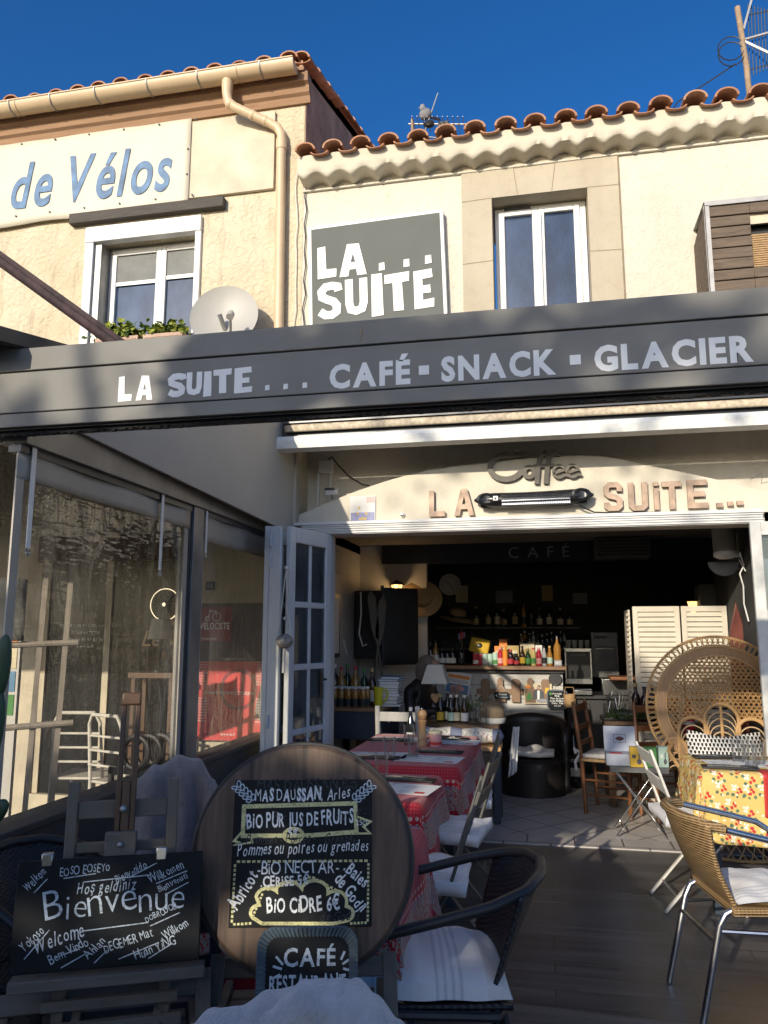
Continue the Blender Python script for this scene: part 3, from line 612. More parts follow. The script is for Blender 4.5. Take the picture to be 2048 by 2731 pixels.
# ---- planters on the sill
def geranium(bm, c, w, h, n, rg):
    for i in range(n):
        x, y, z = c[0] + rg.gauss(0, w*.42), c[1] + rg.uniform(-.09, .09), c[2] + abs(rg.gauss(0, .55))*h
        s = rg.uniform(.016, .034); q = Euler((rg.uniform(-1, 1), rg.uniform(-1, 1), rg.uniform(0, 6))).to_matrix()
        vs = [q @ Vector((s*math.cos(a)*(1+.25*(k % 2)), s*math.sin(a)*(1+.25*(k % 2)), .3*s*(k % 2))) + Vector((x, y, z)) for k, a in enumerate([j*PI/4 for j in range(8)])]
        bm.m = 0 if rg.random() < .55 else 1; bm.add(vs, [tuple(range(8))])
for lab, x, wdt, nl in (('clay coloured planter of yellow-green leaves under the open left sash', -3.60, .42, 420), ('clay coloured planter with sparse stems under the right window sash', -3.16, .38, 150)):
    T = thing('planter', lab, 'planter', (x, 6.02, 3.93), 0, 'planters on the window sill')
    b = MB(); b.prism([(-wdt/2+.03, 0), (wdt/2-.03, 0), (wdt/2, .15), (-wdt/2, .15)], .16, MAT((0, -.02, 0)) @ FRONT)
    for k in range(4): b.bx(-wdt/2+.02, wdt/2-.02, -.185, -.18, .025+k*.03, .035+k*.03)
    b.build('trough', M['planter'], T, bevel=.006)
    b = MB(); rg = random.Random(int(abs(x)*100)); geranium(b, (0, -.10, .15), wdt*.55, .10, nl, rg); b.build('foliage', [M['leaf_y'], M['leaf']], T, smooth=False, recalc=False)
# ---- wires down the corner
for lab, x, m_ in (('thin pale cable hanging down beside the beige downpipe', -2.01, 'cotton'), ('thin black cable hanging down the corner of the two houses', -1.93, 'black')):
    b = MB(); rg = random.Random(5+int(x*100)); b.tube([(x + rg.uniform(-.015, .015), 5.98, 5.55 - k*.13) for k in range(17)], .005, 5); tag(b.build('cable', M[m_]), lab, 'cable')

# ================================================================ cafe building
rng = random.Random(11)
C = thing('cafe_building', 'white plastered cafe building with low tiled eaves and wide open front', 'building', (0, 0, 0))
b = MB(); wall(b, -1.955, 4.6, 3.12, 5.52, 6.0, .25, [(-.335, .477, 3.7, 5.105)]); b.build('upper_wall', M['plaster'], C, smooth=False)
b = MB(); b.bx(-1.955, 4.6, 6.0, 6.5, 3.10, 3.12); b.bx(-1.955, 4.6, 6.25, 6.35, 2.39, 3.10); b.build('recessed_wall', M['plaster_recess'], C, smooth=False)
AP = [(-1.955,2.47),(-1.655,2.584),(-1.45,2.655),(-1.23,2.721),(-1.05,2.765),(-.87,2.801),(-.62,2.825),(-.371,2.84),(-.1,2.862),(.13,2.868),(.30,2.866),(.477,2.852),(.65,2.812),(.812,2.764),(.98,2.722),(1.138,2.679),(1.4,2.607),(1.638,2.537),(2.1,2.39),(2.1,2.30),(-1.955,2.30)]
b = MB(); b.prism(AP, .25, MW(0, 6.25, 0)); b.build('arch_band', M['plaster_smooth'], C, bevel=.008, angle=30)
b = MB(); b.bx(-1.955, -1.70, 6.0, 6.25, 0, 2.30); b.build('pier', M['plaster_smooth'], C, smooth=False)
b = MB(); b.bx(1.60, 4.6, 6.0, 6.25, 0, 2.38); b.build('pier', M['plaster_smooth'], C, smooth=False)
b = MB(); b.bx(-1.96, 1.58, 5.915, 6.02, 2.368, 2.392); b.bx(-1.90, 1.575, 5.93, 6.02, 2.29, 2.368)
for k in range(4): b.bx(-1.88, 1.57, 5.918, 5.93, 2.297+k*.0185, 2.308+k*.0185)
b.build('door_lintel', M['white'], C, bevel=.002)
for xj in (-1.70, 1.555): b = MB(); b.bx(xj, xj+.045, 5.96, 6.06, .0, 2.29); b.build('door_jamb', M['door'], C, bevel=.003)
# stone window surround
b = MB(); wall(b, -.562, .701, 3.2, 5.40, 5.985, .25, [(-.315, .457, 3.7, 5.085)]); b.bx(-.564, -.562, 5.985, 6.0, 3.2, 5.4); b.bx(.701, .703, 5.985, 6.0, 3.2, 5.4); b.add([(-.562,5.985,5.40),(.701,5.985,5.40),(.701,6.0,5.40),(-.562,6.0,5.40)], [(0,1,2,3)])
sr = b.build('stone_surround', M['stone'], C, smooth=False)
b = MB(); Mg = MW(0, 5.983, 0)
for pts in ([(-.10,5.09),(-.13,5.33),(.21,5.335),(.175,5.09)], [(-.562,5.075),(-.315,5.085)], [(.457,5.085),(.70,5.08)], [(-.562,4.52),(-.315,4.53)], [(.457,4.53),(.70,4.52)]): b.ribbon(pts, .006, Mg)
b.ribbon([(.706,3.2),(.706,5.40)], .012, Mg); b.build('stone_joint', plain('joint', (.27, .21, .14), .9), sr, smooth=False)
wf = casement(C, -.30, .45, 3.7, 5.08, 6.165, [(-.27, .06), (.06, .40)], .05)
wf.name = 'window'
b = MB(); b.bx(.035, .085, 6.12, 6.15, 3.76, 4.99); b.build('meeting_stile', M['pvc'], wf, bevel=.008)
b = MB(); b.bx(-.22, .0, 6.135, 6.16, 5.045, 5.065); b.build('vent', M['box_dark'], wf, smooth=False)
# genoise (plaster scallops below the tiles)
per = .208
def zb(x): return 5.368 + .050*abs(math.sin(PI*(x+1.9)/per)) + .006*math.sin(x*5)
b = MB(); nx = 300; x0, x1 = -1.955, 4.6
pr = lambda x: [(6.0, zb(x)-.012), (5.86, zb(x)), (5.842, zb(x)+.006), (5.832, zb(x)*.3+5.425*.7), (5.82, 5.47), (5.80, 5.53 + .030*abs(math.sin(PI*(x+1.86+.12)/.24))), (5.99, 5.60)]
xs = [x0+(x1-x0)*i/nx for i in range(nx+1)]; vs = [(x, p[0], p[1]) for x in xs for p in pr(x)]; k = 7
b.add(vs, [(i*k+j, (i+1)*k+j, (i+1)*k+j+1, i*k+j+1) for i in range(nx) for j in range(k-1)]); b.build('scalloped_eaves', M['plaster_smooth'], C, angle=70)
b = MB(); b.bx(-1.955, 4.6, 5.975, 6.0, 5.335, 5.352); b.build('drip_moulding', M['plaster'], C, bevel=.004)
b = MB(); tile_roof(b, -1.86, 4.5, .24, 5.72, 5.555, 17, 4, rng, .36); b.m = 0
b.add([(-1.955,5.85,5.56),(4.6,5.85,5.56),(4.6,10.2,6.9),(-1.955,10.2,6.9)], [(0,1,2,3)]); b.build('roof', [M['terracotta'], M['terra_edge']], C)

# ---- square shop sign
def glyphs(mb, key, x, z, h, w, M_, d, xs=None):
    """heavy cut-out letters, h high and w wide"""
    P = {'L': [[(0,0),(.98,.02),(1,.27),(.46,.28),(.42,1),(0,.98)]],
         'A': [[(0,0),(.30,1),(.53,.99),(.51,.70),(.42,.42),(.51,.42),(.51,.2),(.37,.2),(.33,0)], [(.53,.99),(.74,.98),(1,0),(.66,0),(.62,.2),(.51,.2),(.51,.42),(.60,.42),(.51,.70)]],
         'I': [[(.0,-.17),(1,-.15),(.94,1),(.04,1.0)]], 'T': [[(0,.76),(0,1),(1,1.03),(.98,.77),(.70,.76),(.74,0),(.34,0),(.32,.76)]],
         'E': [[(0,0),(.98,.02),(1,.25),(.44,.22),(.44,.40),(.84,.40),(.82,.61),(.44,.60),(.44,.78),(.96,.80),(.92,1.03),(0,1)]], '.': [[(0,0),(1,.05),(.95,1),(.05,.96)]]}
    RB = {'S': [(.90,.74),(.86,.86),(.62,.90),(.34,.88),(.17,.76),(.20,.61),(.42,.53),(.68,.46),(.82,.34),(.80,.18),(.60,.10),(.34,.11),(.10,.22)], 'U': [(.2,1),(.2,.34),(.27,.17),(.5,.12),(.74,.17),(.82,.34),(.82,1)]}
    if key in P:
        for p in P[key]: mb.prism([(x+a*w, z+c*h) for a, c in p], d, M_)
    else: mb.ribbon([(x+a*w, z+c*h) for a, c in RB[key]], .34*w, M_, d=d)
SG = thing('shop_sign', 'square grey sign box with white frame and stacked cut-out letters', 'sign', (-1.285, 5.94, 4.45))
SG.rotation_euler = (0, R(-1.6), 0)
b = MB(); b.bx(-.585, .585, -.02, .055, -.75, .53); b.build('box', M['white'], SG, bevel=.004)
b = MB(); b.bx(-.555, .555, -.026, -.018, -.75, .50); b.build('panel', M['signgrey'], SG, smooth=False)
b = MB(); Mf = MW(0, -.0265, 0)
for key, x, z, h, w in (('L',-.50,.035,.29,.165),('A',-.31,.03,.29,.235),('.',.03,.045,.07,.05),('.',.24,.05,.07,.05),('.',.42,.055,.075,.055),
                        ('S',-.505,-.33,.325,.205),('U',-.27,-.325,.325,.20),('I',-.04,-.30,.32,.10),('T',.075,-.325,.325,.21),('E',.32,-.33,.33,.165)):
    glyphs(b, key, x, z, h, w, Mf, .006)
b.build('lettering', M['letterwhite'], SG, smooth=False)

# ---- slatted box over the air conditioner
A = thing('slatted_box', 'weathered wooden slatted box projecting from the white upper wall', 'box', (1.72, 5.6, 4.2))
b = MB()
for k in range(9): b.bx(-.465, -.165, -.004+rng.uniform(0,.006), .02, -.35+k*.083, -.275+k*.083+rng.uniform(-.003,.003))
for k in range(9):
    if k < 3 or k > 7: b.bx(-.165, .9, -.004, .02, -.35+k*.083, -.275+k*.083)
b.build('front_slats', M['acwood'], A, bevel=.004)
b = MB(); th = 32
b.m = 0
for k in range(-3, 12):
    z = -.35 + k*.075; p = [(.0, z), (.4, z-.25), (.4, z-.25+.068), (.0, z+.068)]
    p = [(x, min(max(q, -.62), .38)) for x, q in p]
    if abs(p[0][1]-p[3][1]) + abs(p[1][1]-p[2][1]) > .01: b.prism(p, .018, Matrix(((0,0,-1,-.46),(1,0,0,0),(0,1,0,0),(0,0,0,1))))
b.build('side_slats', M['acwood'], A, smooth=False)
b = MB(); b.bx(-.475, -.44, -.012, -.004, -.6, .40); b.bx(-.478, -.470, -.012, .03, -.6, .40); b.bx(-.47, .9, -.012, -.004, .395, .425); b.bx(-.475, .9, -.012, .4, .425, .43); b.build('metal_edge', M['zinc'], A, smooth=False)
b = MB(); b.bx(-.16, .9, .03, .05, .24, .33); b.build('top_board', M['panelcream'], A, smooth=False)
b = MB()
for k in range(22): b.bx(-.16, .9, .05, .058, -.2+k*.017, -.188+k*.017)
for k in range(8): b.bx(-.02+k*.12, -.015+k*.12, .047, .052, -.2, .17)
b.build('reed_blind', M['straw'], A, smooth=False)
b = MB(); b.bx(-.44, .9, .1, .39, -.6, .39); b.build('inner_box', M['black'], A, smooth=False)

# ---- aerials on the roof
T = thing('tv_aerial', 'rusty aerial mast with grid reflector behind the tiles, top right', 'aerial', (2.16, 7.5, 6.1))
b = MB(); b.tube([(0.02,0,0),(0,0,1.0),(-.04,0,1.68)], .028, 10); b.build('mast', plain('rust_galv', (.34,.24,.15), .8, var=.4), T)
b = MB(); b.bar((-.02,0,1.30),(.20,-.08,1.05),.02,.02); b.bar((.0,0,1.42),(.10,0,1.75),.025,.02); b.bar((-.03,0,1.3),(.45,.0,1.38),.018,.018); b.build('boom', M['zinc'], T)
b = MB()
for k in range(9): b.tube([(.07+k*.030, .03, 1.62-k*.015+.1), (.10+k*.032-.06, .05, .92+k*.012)], .005, 5)
b.tube([(.07,.03,1.6),(.4,.03,1.62)], .006, 5); b.tube([(.04,.05,1.0),(.36,.05,1.05)], .006, 5); b.build('grid_reflector', M['black'], T)
b = MB(); b.tube([(-.03+.13*math.cos(a)-.1, -.02, 1.12+.15*math.sin(a)+.01*a) for a in [k*.45 for k in range(30)]], .006, 5); b.tube([(-.1,0,1.05),(-.35,0,.9),(-.66,0,.72),(-.75,0,.6)], .007, 5); b.build('cable', M['black'], T)
T = thing('tv_aerial', 'small distant aerial with horizontal rods standing behind the tiled roof ridge', 'aerial', (-1.47, 9, 7.2))
b = MB(); b.tube([(0,0,0),(0,0,.92)], .02, 8); b.build('mast', plain('rust_galv2', (.34,.24,.15), .8, var=.4), T)
b = MB(); b.tube([(-.05,0,.86),(.75,0,.74)], .012, 6); b.tube([(-.02,0,.70),(.6,.1,.6)], .010, 6)
for k in range(11): b.tube([(.02+k*.065, -.16, .85-k*.01), (.02+k*.065, .16, .85-k*.01)], .006, 5)
b.tube([(.12,0,.6),(.34,0,1.25)], .008, 5); b.build('rods', M['zinc'], T)
b = MB(); b.ball((.22,0,.82), (.08,.05,.05), 8); b.bx(.34,.48,-.05,.05,.66,.80); b.build('amplifier', M['black'], T)
T = thing('pigeon', 'grey pigeon perched on the distant roof aerial', 'pigeon', (-1.30, 9, 8.07))
b = MB(); b.ball((0,0,.10), (.085,.06,.075), 14, Euler((0, R(-35), 0)).to_matrix()); b.ball((-.035,0,.21), (.036,.034,.036), 12); b.tube([(-.02,0,.15),(-.034,0,.2)], [.05,.034], 10); b.tube([(-.065,0,.205),(-.095,0,.198)], [.012,.003], 6)
b.grid(lambda u, v: (.05+u*.15, (v-.5)*.06, .05-u*.06), 3, 2); b.tube([(-.01,.02,.04),(-.01,.02,0)], .006, 5); b.tube([(-.01,-.02,.04),(-.01,-.02,0)], .006, 5); b.build('body', plain('pigeon_grey', (.22,.22,.23), .8, var=.3), T)
# ================================================================ signs and fittings on the lower facade
def wall_letter(key, x0, x1, z0, z1, lab):
    """block letters as bent bars, extruded"""
    w, h = x1-x0, z1-z0; t = min(.040, w*.34); b = MB(); Mf = MW(x0, 5.985, z0)
    ST = {'L': [[(t/2,h),(t/2,t/2),(w,t/2)]], 'S': [[(w-t/2,h*.68),(w-t/2,h-t*.9),(w-t,h-t/2),(t,h-t/2),(t/2,h-t),(t/2,h*.62),(t,h*.53),(w-t,h*.46),(w-t/2,h*.38),(w-t/2,t),(w-t,t/2),(t,t/2),(t/2,t*.9),(t/2,h*.3)]],
          'U': [[(t/2,h),(t/2,t),(t,t/2),(w-t,t/2),(w-t/2,t),(w-t/2,h)]], 'i': [[(w/2,0),(w/2,h*.78)], [(w/2,h*.86),(w/2,h)]], 'T': [[(0,h-t/2),(w,h-t/2)], [(w/2,0),(w/2,h-t)]],
          'E': [[(w,h-t/2),(t/2,h-t/2),(t/2,t/2),(w,t/2)], [(t,h/2),(w*.86,h/2)]], '.': [[(0,h/2),(w,h/2)]]}
    if key == 'A':
        b.prism([(0,0),(w*.34,h),(w*.5,h),(w*.5,h*.72),(w*.40,h*.42),(w*.5,h*.42),(w*.5,h*.24),(w*.34,h*.24),(w*.27,0)], .03, Mf); b.prism([(w*.5,h),(w*.66,h),(w,0),(w*.73,0),(w*.66,h*.24),(w*.5,h*.24),(w*.5,h*.42),(w*.60,h*.42),(w*.5,h*.72)], .03, Mf)
    else:
        for p in ST[key]: b.ribbon(p, h if key == '.' else (w if key == 'i' else t), Mf, d=.03)
    tag(b.build('wall_letter', M['copperletter'], smooth=False), lab, 'letter', 'block letters above the door')
for key, x0, x1, z0, z1, lab in (('L',-.86,-.735,2.415,2.622,'mottled block letter L fixed left of the heater'), ('A',-.66,-.505,2.415,2.628,'mottled block letter A next to the heater end'), ('S',.475,.610,2.415,2.636,'mottled block letter S, first after the heater'),
    ('U',.654,.792,2.412,2.628,'mottled block letter U between S and lower case i'), ('i',.836,.872,2.415,2.624,'mottled block letter i with a separate square dot'), ('T',.898,1.032,2.415,2.626,'mottled block letter T between i and E'), ('E',1.074,1.215,2.418,2.630,'mottled block letter E before the three dots'),
    ('.',1.27,1.315,2.42,2.452,'small square dot right after the letter E'), ('.',1.347,1.387,2.428,2.458,'middle one of three small square dots'), ('.',1.412,1.456,2.432,2.462,'last small square dot over the lintel end')): wall_letter(key, x0, x1, z0, z1, lab)
# script sign
K = thing('coffee_sign', 'dark grey wooden script word Coffee above the heater', 'sign', (-.38, 5.985, 2.69))
def arc(cx, cy, rx, ry, a0, a1, n=12): return [(cx+rx*math.cos(R(a0+(a1-a0)*k/n)), cy+ry*math.sin(R(a0+(a1-a0)*k/n))) for k in range(n+1)]
b = MB(); Mf = MW(0, 0, 0); d = .022
b.ribbon([(.235,.175),(.25,.195),(.22,.205)] + arc(.13,.10,.125,.098,70,330,18) + [(.27,.055)], .044, Mf, d=d)
b.ribbon(arc(.305,.052,.038,.040,0,360,16)[:-1], .034, Mf, closed=True, d=d+.002)
b.ribbon([(.36,-.045),(.375,.09),(.395,.17),(.43,.195),(.455,.175)], .036, Mf, d=d+.004); b.ribbon([(.43,-.045),(.445,.09),(.465,.17),(.50,.20),(.545,.18)], .036, Mf, d=d+.001); b.ribbon([(.335,.095),(.50,.10)], .024, Mf, d=d+.006)
for cx in (.532, .634): b.ribbon([(cx-.040,.032),(cx+.036,.056)] + arc(cx,.046,.044,.048,10,322,16) + [(cx+.068,.012)], .020, Mf, d=d+.003+cx*.002)
b.build('lettering', M['greywood'], K, smooth=False)
# infrared heater
T = thing('patio_heater', 'long black infrared heater with wire grille on the arch', 'heater', (-.05, 5.93, 2.515))
b = MB()
def hprof(x):
    e = abs(x)/.45; k = 1 if e < .62 else max(.12, math.cos((e-.62)/.38*PI/2)**.6); return .058*k
b.grid(lambda u, v: (-.45+u*.9, -.02 - hprof(-.45+u*.9)*1.1*math.sin(PI*v*1.0) + .02, hprof(-.45+u*.9)*math.cos(PI*v) + .012*((u-.5)*2)**2 + .012*u), 48, 12); b.bx(-.4,.4,.0,.02,-.05,.055)
b.build('housing', M['blackgloss'], T)
b = MB(); b.bx(-.235,.275,-.068,-.06,-.042,-.006); b.build('reflector', M['heatglass'], T, smooth=False)
b = MB(); b.tube([(-.235,-.072,-.022),(.275,-.072,-.017)], .008, 8); b.build('heating_tube', M['chrome'], T)
b = MB(); 
for k in range(40): x = -.235+k*.0130; b.tube([(x,-.064,-.05),(x,-.082,-.02),(x,-.076,.02),(x,-.05,.045)], .0018, 4)
for z, y in ((-.05,-.064),(-.02,-.083),(.02,-.078),(.045,-.052)): b.tube([(-.24,y,z),(.28,y,z+.005)], .002, 5)
b.build('grille', M['steel'], T)
b = MB(); b.bx(-.30,-.265,-.0655,-.0645,-.005,.03); lb = b.build('warning_label', M['letterwhite'], T, smooth=False)
b = MB(); b.prism([(-.294,.002),(-.271,.002),(-.2825,.024)], .0008, MW(0,-.0656,0)); b.build('warning_triangle', M['ink'], lb, smooth=False)
for s in (-1, 1):
    b = MB(); b.lathe([(.046,0),(.05,.006),(.036,.012),(.028,.004)], 18, MAT((s*.355,-.052,.014+.006*s),90,0,0) @ Matrix.Scale(1.5,4,(1,0,0)), cap=True); b.build('end_ring', M['blackgloss'], T)
b = MB(); b.tube([(.33,-.02,-.045),(.38,0,-.075),(.45,.03,-.105),(.62,.04,-.115),(.9,.04,-.118)], .006, 6); b.build('cord', M['black'], T)
# poster on the arch
T = thing('poster', 'small bleached poster with yellow motifs glued left of the letters', 'poster', (-1.405, 5.992, 2.49))
b = MB(); b.bx(-.105,.105,-.004,0,-.115,.115); b.build('sheet', M['paper'], T, smooth=False)
b = MB(); b.bx(-.098,.098,-.0055,-.0045,-.108,-.02); b.build('blue_field', plain('poster_blue', (.12,.14,.32), .4, var=.6, scale=12), T, smooth=False)
b = MB(); b.bx(.03,.098,-.0055,-.0045,.06,.108); b.build('red_field', plain('poster_corner', (.6,.28,.25), .4, var=.4), T, smooth=False)
b = MB()
for x, z in ((-.03,.02),(-.04,-.03),(.03,-.03),(0,-.07),(-.02,-.075),(.022,-.072)): b.prism([(x+.014*math.cos(a)*(1 if k % 2 else .45), z+.016*math.sin(a)*(1 if k % 2 else .45)) for k, a in enumerate([j*PI/5 for j in range(10)])], .0007, MW(0,-.0057,0))
b.build('motif', M['l_yellow'], T, smooth=False)
# small fittings
T = thing('door_bell', 'small round white knob on the arch below the letters', 'knob', (-1.08, 5.995, 2.44))
b = MB(); b.lathe([(.001,.03),(.012,.027),(.018,.018),(.019,.0)], 16, MAT((0,0,0),90)); b.build('cap', M['chrome'], T)
b = MB(); b.lathe([(.024,0),(.024,.006)], 16, MAT((0,0,0),90)); b.build('base', M['white'], T)
T = thing('junction_box', 'white electrical junction box with conduits in the shaded recess', 'junction box', (-1.78, 6.245, 2.91))
b = MB(); b.bx(-.06,.06,-.06,0,-.055,.055); b.build('box', M['white'], T, bevel=.006)
for x in (-.075, .035):
    b = MB(); b.tube([(x,-.02,-.05),(x,-.02,-.5)], .012, 8); b.build('conduit', M['white'], T)
b = MB(); b.tube([(.0,-.03,.05),(.05,-.03,.09),(.10,-.04,.02),(.2,-.04,-.09),(.32,-.04,-.165),(.38,-.04,-.18)], .006, 6); b.build('cable', M['black'], T)
T = thing('wall_lamp', 'small dark floodlight perched on the arch shoulder, left', 'lamp', (-1.68, 6.06, 2.60))
b = MB(); b.box((0,-.03,.06),(.10,.05,.05),Euler((R(25),0,0)).to_matrix()); b.build('housing', M['white'], T, bevel=.006)
b = MB(); b.box((0,-.055,.075),(.10,.02,.02)); b.build('hood', M['black'], T, bevel=.003)
b = MB(); b.tube([(0,0,0),(0,-.02,.05)], .012, 8); b.build('bracket', M['zinc'], T)
b = MB(); b.tube([(1.52,5.97,2.62),(1.60,5.95,2.66),(1.58,5.94,2.58),(1.66,5.95,2.60),(1.7,5.96,2.55)], .004, 5); tag(b.build('loose_wire', M['zinc']), 'coil of loose grey wire on the wall above the right door', 'wire')

# ================================================================ pergola
G = thing('pergola', 'anthracite metal pergola with lettered fascia across the terrace', 'pergola', (0, 2.7, 0)); G.location = (0, 0, 0)
FX0, FX1 = -6.5, 4.2
b = MB(); b.bx(FX0,FX1,2.70,2.80,2.579,2.676); b.build('upper_fascia', M['grey'], G, bevel=.003)
b = MB(); b.bx(FX0,FX1,2.703,2.80,2.401,2.573); ff = b.build('lettered_fascia', M['grey'], G, bevel=.003)
b = MB(); b.bx(FX0,FX1,2.693,2.80,2.337,2.393); b.build('lower_fascia', M['grey'], G, bevel=.003)
b = MB(); b.bx(FX0,FX1,2.715,2.82,2.33,2.67); b.build('fascia_core', M['grey_rail'], G, smooth=False)
b = MB(); rg = random.Random(8)
for i in range(700):
    x = FX0 + (FX1-FX0)*i/700; h = rg.uniform(.012,.024); b.bx(x, x+.016, 2.735, 2.75, 2.332-h, 2.332)
b.build('brush_strip', M['fringe'], G, smooth=False)
b = MB(); Mf = MW(0, 2.7025, 0)
for key, x, z, h, w in (('L',-1.642,2.417,.106,.060),('A',-1.564,2.418,.102,.072),('S',-1.428,2.424,.092,.075),('U',-1.350,2.425,.094,.068),('I',-1.276,2.430,.088,.034),('T',-1.236,2.425,.096,.076),('E',-1.148,2.420,.102,.074),('.',-1.022,2.424,.022,.019),('.',-.948,2.424,.022,.019),('.',-.872,2.424,.022,.019)):
    glyphs(b, key, x, z, h, w, Mf, .0015)
b.build('shop_name', M['letterwhite'], ff, smooth=False)
for s, x, w in (('CAFÉ',-.765,.31),('SNACK',-.34,.412),('GLACIER',.204,.522)): b = MB(); text(b, s, .124, MW(x,2.7015,2.418), 'h', width=w, gap=.10); b.build('shop_word', M['letterwhite'], ff, smooth=False)
for x in (-.423, .120): b = MB(); b.bx(x, x+.038, 2.7005, 2.7015, 2.444, 2.48); b.build('square_dot', M['letterwhite'], ff, smooth=False)
b = MB(); b.ball((-.64,2.6995,2.628), (.006,.002,.012), 8); b.tube([(-.64,2.6995,2.62),(-.645,2.6995,2.59)], [.003,.001], 5); b.build('bird_dropping', plain('dropping', (.30,.22,.14), .9), G)
b = MB(); b.prism([(2.80,2.296),(5.86,2.296),(5.86,2.433),(2.80,2.433)], .13, Matrix(((0,0,-1,-2.115),(1,0,0,0),(0,1,0,0),(0,0,0,1)))); b.bx(-2.25,-2.10,2.8,5.86,2.433,2.445); b.build('side_beam', M['alu'], G, bevel=.004)
b = MB(); b.bx(-2.235,-2.13,4.45,4.60,.7,2.296); b.build('post', M['alu'], G, bevel=.004)
b = MB(); b.bx(-2.20,-2.145,4.42,4.45,.7,2.296); b.build('post_track', M['alu_dk'], G, bevel=.002)
b = MB(); b.bx(-2.2,-2.14,2.8,4.45,2.262,2.296); b.bx(-2.2,-2.14,4.6,5.86,2.262,2.296); b.build('curtain_rail', M['alu_dk'], G, smooth=False)
b = MB(); b.add([(-2.115,2.80,2.446),(-1.985,5.99,2.30),(-1.985,5.99,3.40),(-2.115,2.80,2.73)], [(0,1,2,3)]); b.build('side_panel', M['sidepanel'], G, smooth=False, solid=.02)
b = MB(); b.bx(-2.0,-1.955,5.93,5.998,2.33,3.2); b.build('wall_channel', M['sidepanel'], G, bevel=.003)

# ---- parapet below the curtains
b = MB(); b.bx(-2.24,-2.10,-1.2,5.96,0,.70); b.bx(-2.26,-2.085,-1.2,5.96,.70,.735); tag(b.build('parapet', M['lowwall'], bevel=.006), 'low dark grey parapet under the clear plastic curtains', 'parapet')

# ---- clear curtains
def curtain(y0, y1, zt, lab):
    t = thing('plastic_curtain', lab, 'curtain', (-2.165, (y0+y1)/2, .735), 0, 'clear plastic curtains along the terrace side'); w = (y1-y0)/2
    b = MB(); b.grid(lambda u, v: (.012*math.sin(u*9+v*4)*math.sin(v*5), -w+u*2*w, .0+v*(zt-.735)), 24, 24); b.build('clear_sheet', M['vinyl'], t)
    b = MB(); b.grid(lambda u, v: (.012+.008*math.sin(u*14), -w+u*2*w, (zt-.735) + v*(2.262-zt)), 16, 3); b.build('top_band', M['beigeband'], t, solid=.004)
    for q in (-w, w-.05): b = MB(); b.bx(.006,.014,q,q+.05,0,1.52); b.build('edge_hem', M['beigeband'], t, smooth=False)
    return t
c1 = curtain(2.80, 4.42, 2.15, 'large clear plastic curtain with pale top band near the viewer'); c2 = curtain(4.60, 5.88, 2.10, 'narrow clear plastic curtain between post and white folding door')
for t, y, z in ((c1, -.73, 1.86), (c1, .43, 1.86), (c2, -.60, 2.02)):
    b = MB(); b.bx(.03,.034,y-.014,y+.014,z-.735,1.56); o = b.build('strap', M['letterwhite'], t, smooth=False)
    b = MB(); b.tube([(.034,y+.012*math.cos(a),z-.755+.014*math.sin(a)) for a in [k*PI/5 for k in range(10)]], .003, 5, closed=True); b.build('strap_ring', M['steel'], o)

# ---- retracted awning
T = thing('awning', 'retracted beige awning with white front bar under the fascia', 'awning', (0, 5.60, 2.92))
b = MB(); b.prism([(-.05,0),(.0,-.012),(.06,-.008),(.085,.03),(.075,.09),(.03,.108),(-.03,.10),(-.06,.06)], 5.6, Matrix(((0,0,1,-2.0),(1,0,0,.0),(0,1,0,0),(0,0,0,1)))); b.build('front_bar', M['awnbar'], T, angle=30)
b = MB(); b.bx(-2.015,-2.0,-.06,.09,-.01,.105); b.build('end_cap', M['zinc'], T, bevel=.006)
b = MB(); b.grid(lambda u, v: (-1.95+u*5.5, .02-.012*math.sin(PI*v), .148+v*.058), 40, 5); b.build('fabric_edge', M['awn'], T, solid=.006)
b = MB(); b.bx(-1.98,3.6,.06,.39,.10,.30); b.bx(-1.96,3.6,.0,.1,.215,.235); b.build('cassette', M['alu_dk'], T, smooth=False)

# ---- bare maroon pole slanting in at the upper left
b = MB(); b.tube([(-3.30,3.0,3.86),(-1.80,3.0,2.755)], .027, 10); b.bar((-3.30,2.99,3.895),(-1.80,2.99,2.79),.02,.02); tag(b.build('slanting_pole', M['darkmaroon']), 'peeling maroon metal pole slanting down behind the grey fascia', 'pole')

T = thing('canopy', 'dark sloping canopy roof above the clear curtains at the far left', 'canopy', (-4.5, 2.6, 2.69)); T.location = (0, 0, 0)
b = MB(); b.add([(-7.5,2.52,2.665),(-2.13,2.52,2.665),(-2.02,5.99,3.33),(-7.5,5.99,3.33)], [(0,1,2,3)]); b.build('roof_sheet', M['alu_dk'], T, smooth=False, solid=.03)
b = MB(); b.bar((-2.125,2.50,2.68),(-2.015,5.99,3.345),.04,.06); b.bar((-7.5,2.52,2.675),(-2.13,2.52,2.675),.04,.05); b.build('edge_rail', M['alu_dk'], T, smooth=False)
# ================================================================ neighbour's shop front behind the curtains
N = thing('bicycle_shop', 'bicycle shop front with dark window seen through the plastic curtain', 'shop', (-3.4, 6.0, 0)); N.location = (0, 0, 0)
b = MB(); wall(b, -9, -1.955, 0, 2.36, 6.0, .18, [(-4.28, -2.98, .18, 2.12)]); b.build('wall', M['panelcream'], N, smooth=False)
b = MB(); b.bx(-4.30,-2.96,5.95,6.0,2.12,2.34); b.build('header_board', plain('brown_header', (.13,.085,.06), .7), N, bevel=.004)
b = MB(); b.bx(-4.28,-4.22,6.04,6.1,.18,2.12); b.bx(-3.04,-2.98,6.04,6.1,.18,2.12); b.bx(-3.68,-3.62,6.04,6.1,.18,2.12); b.build('frame', M['panelcream'], N, bevel=.004)
b = MB(); b.bx(-4.22,-3.68,6.06,6.07,.18,2.12); b.bx(-3.62,-3.04,6.06,6.07,.18,2.12); b.build('pane', M['pane_dk'], N, smooth=False)
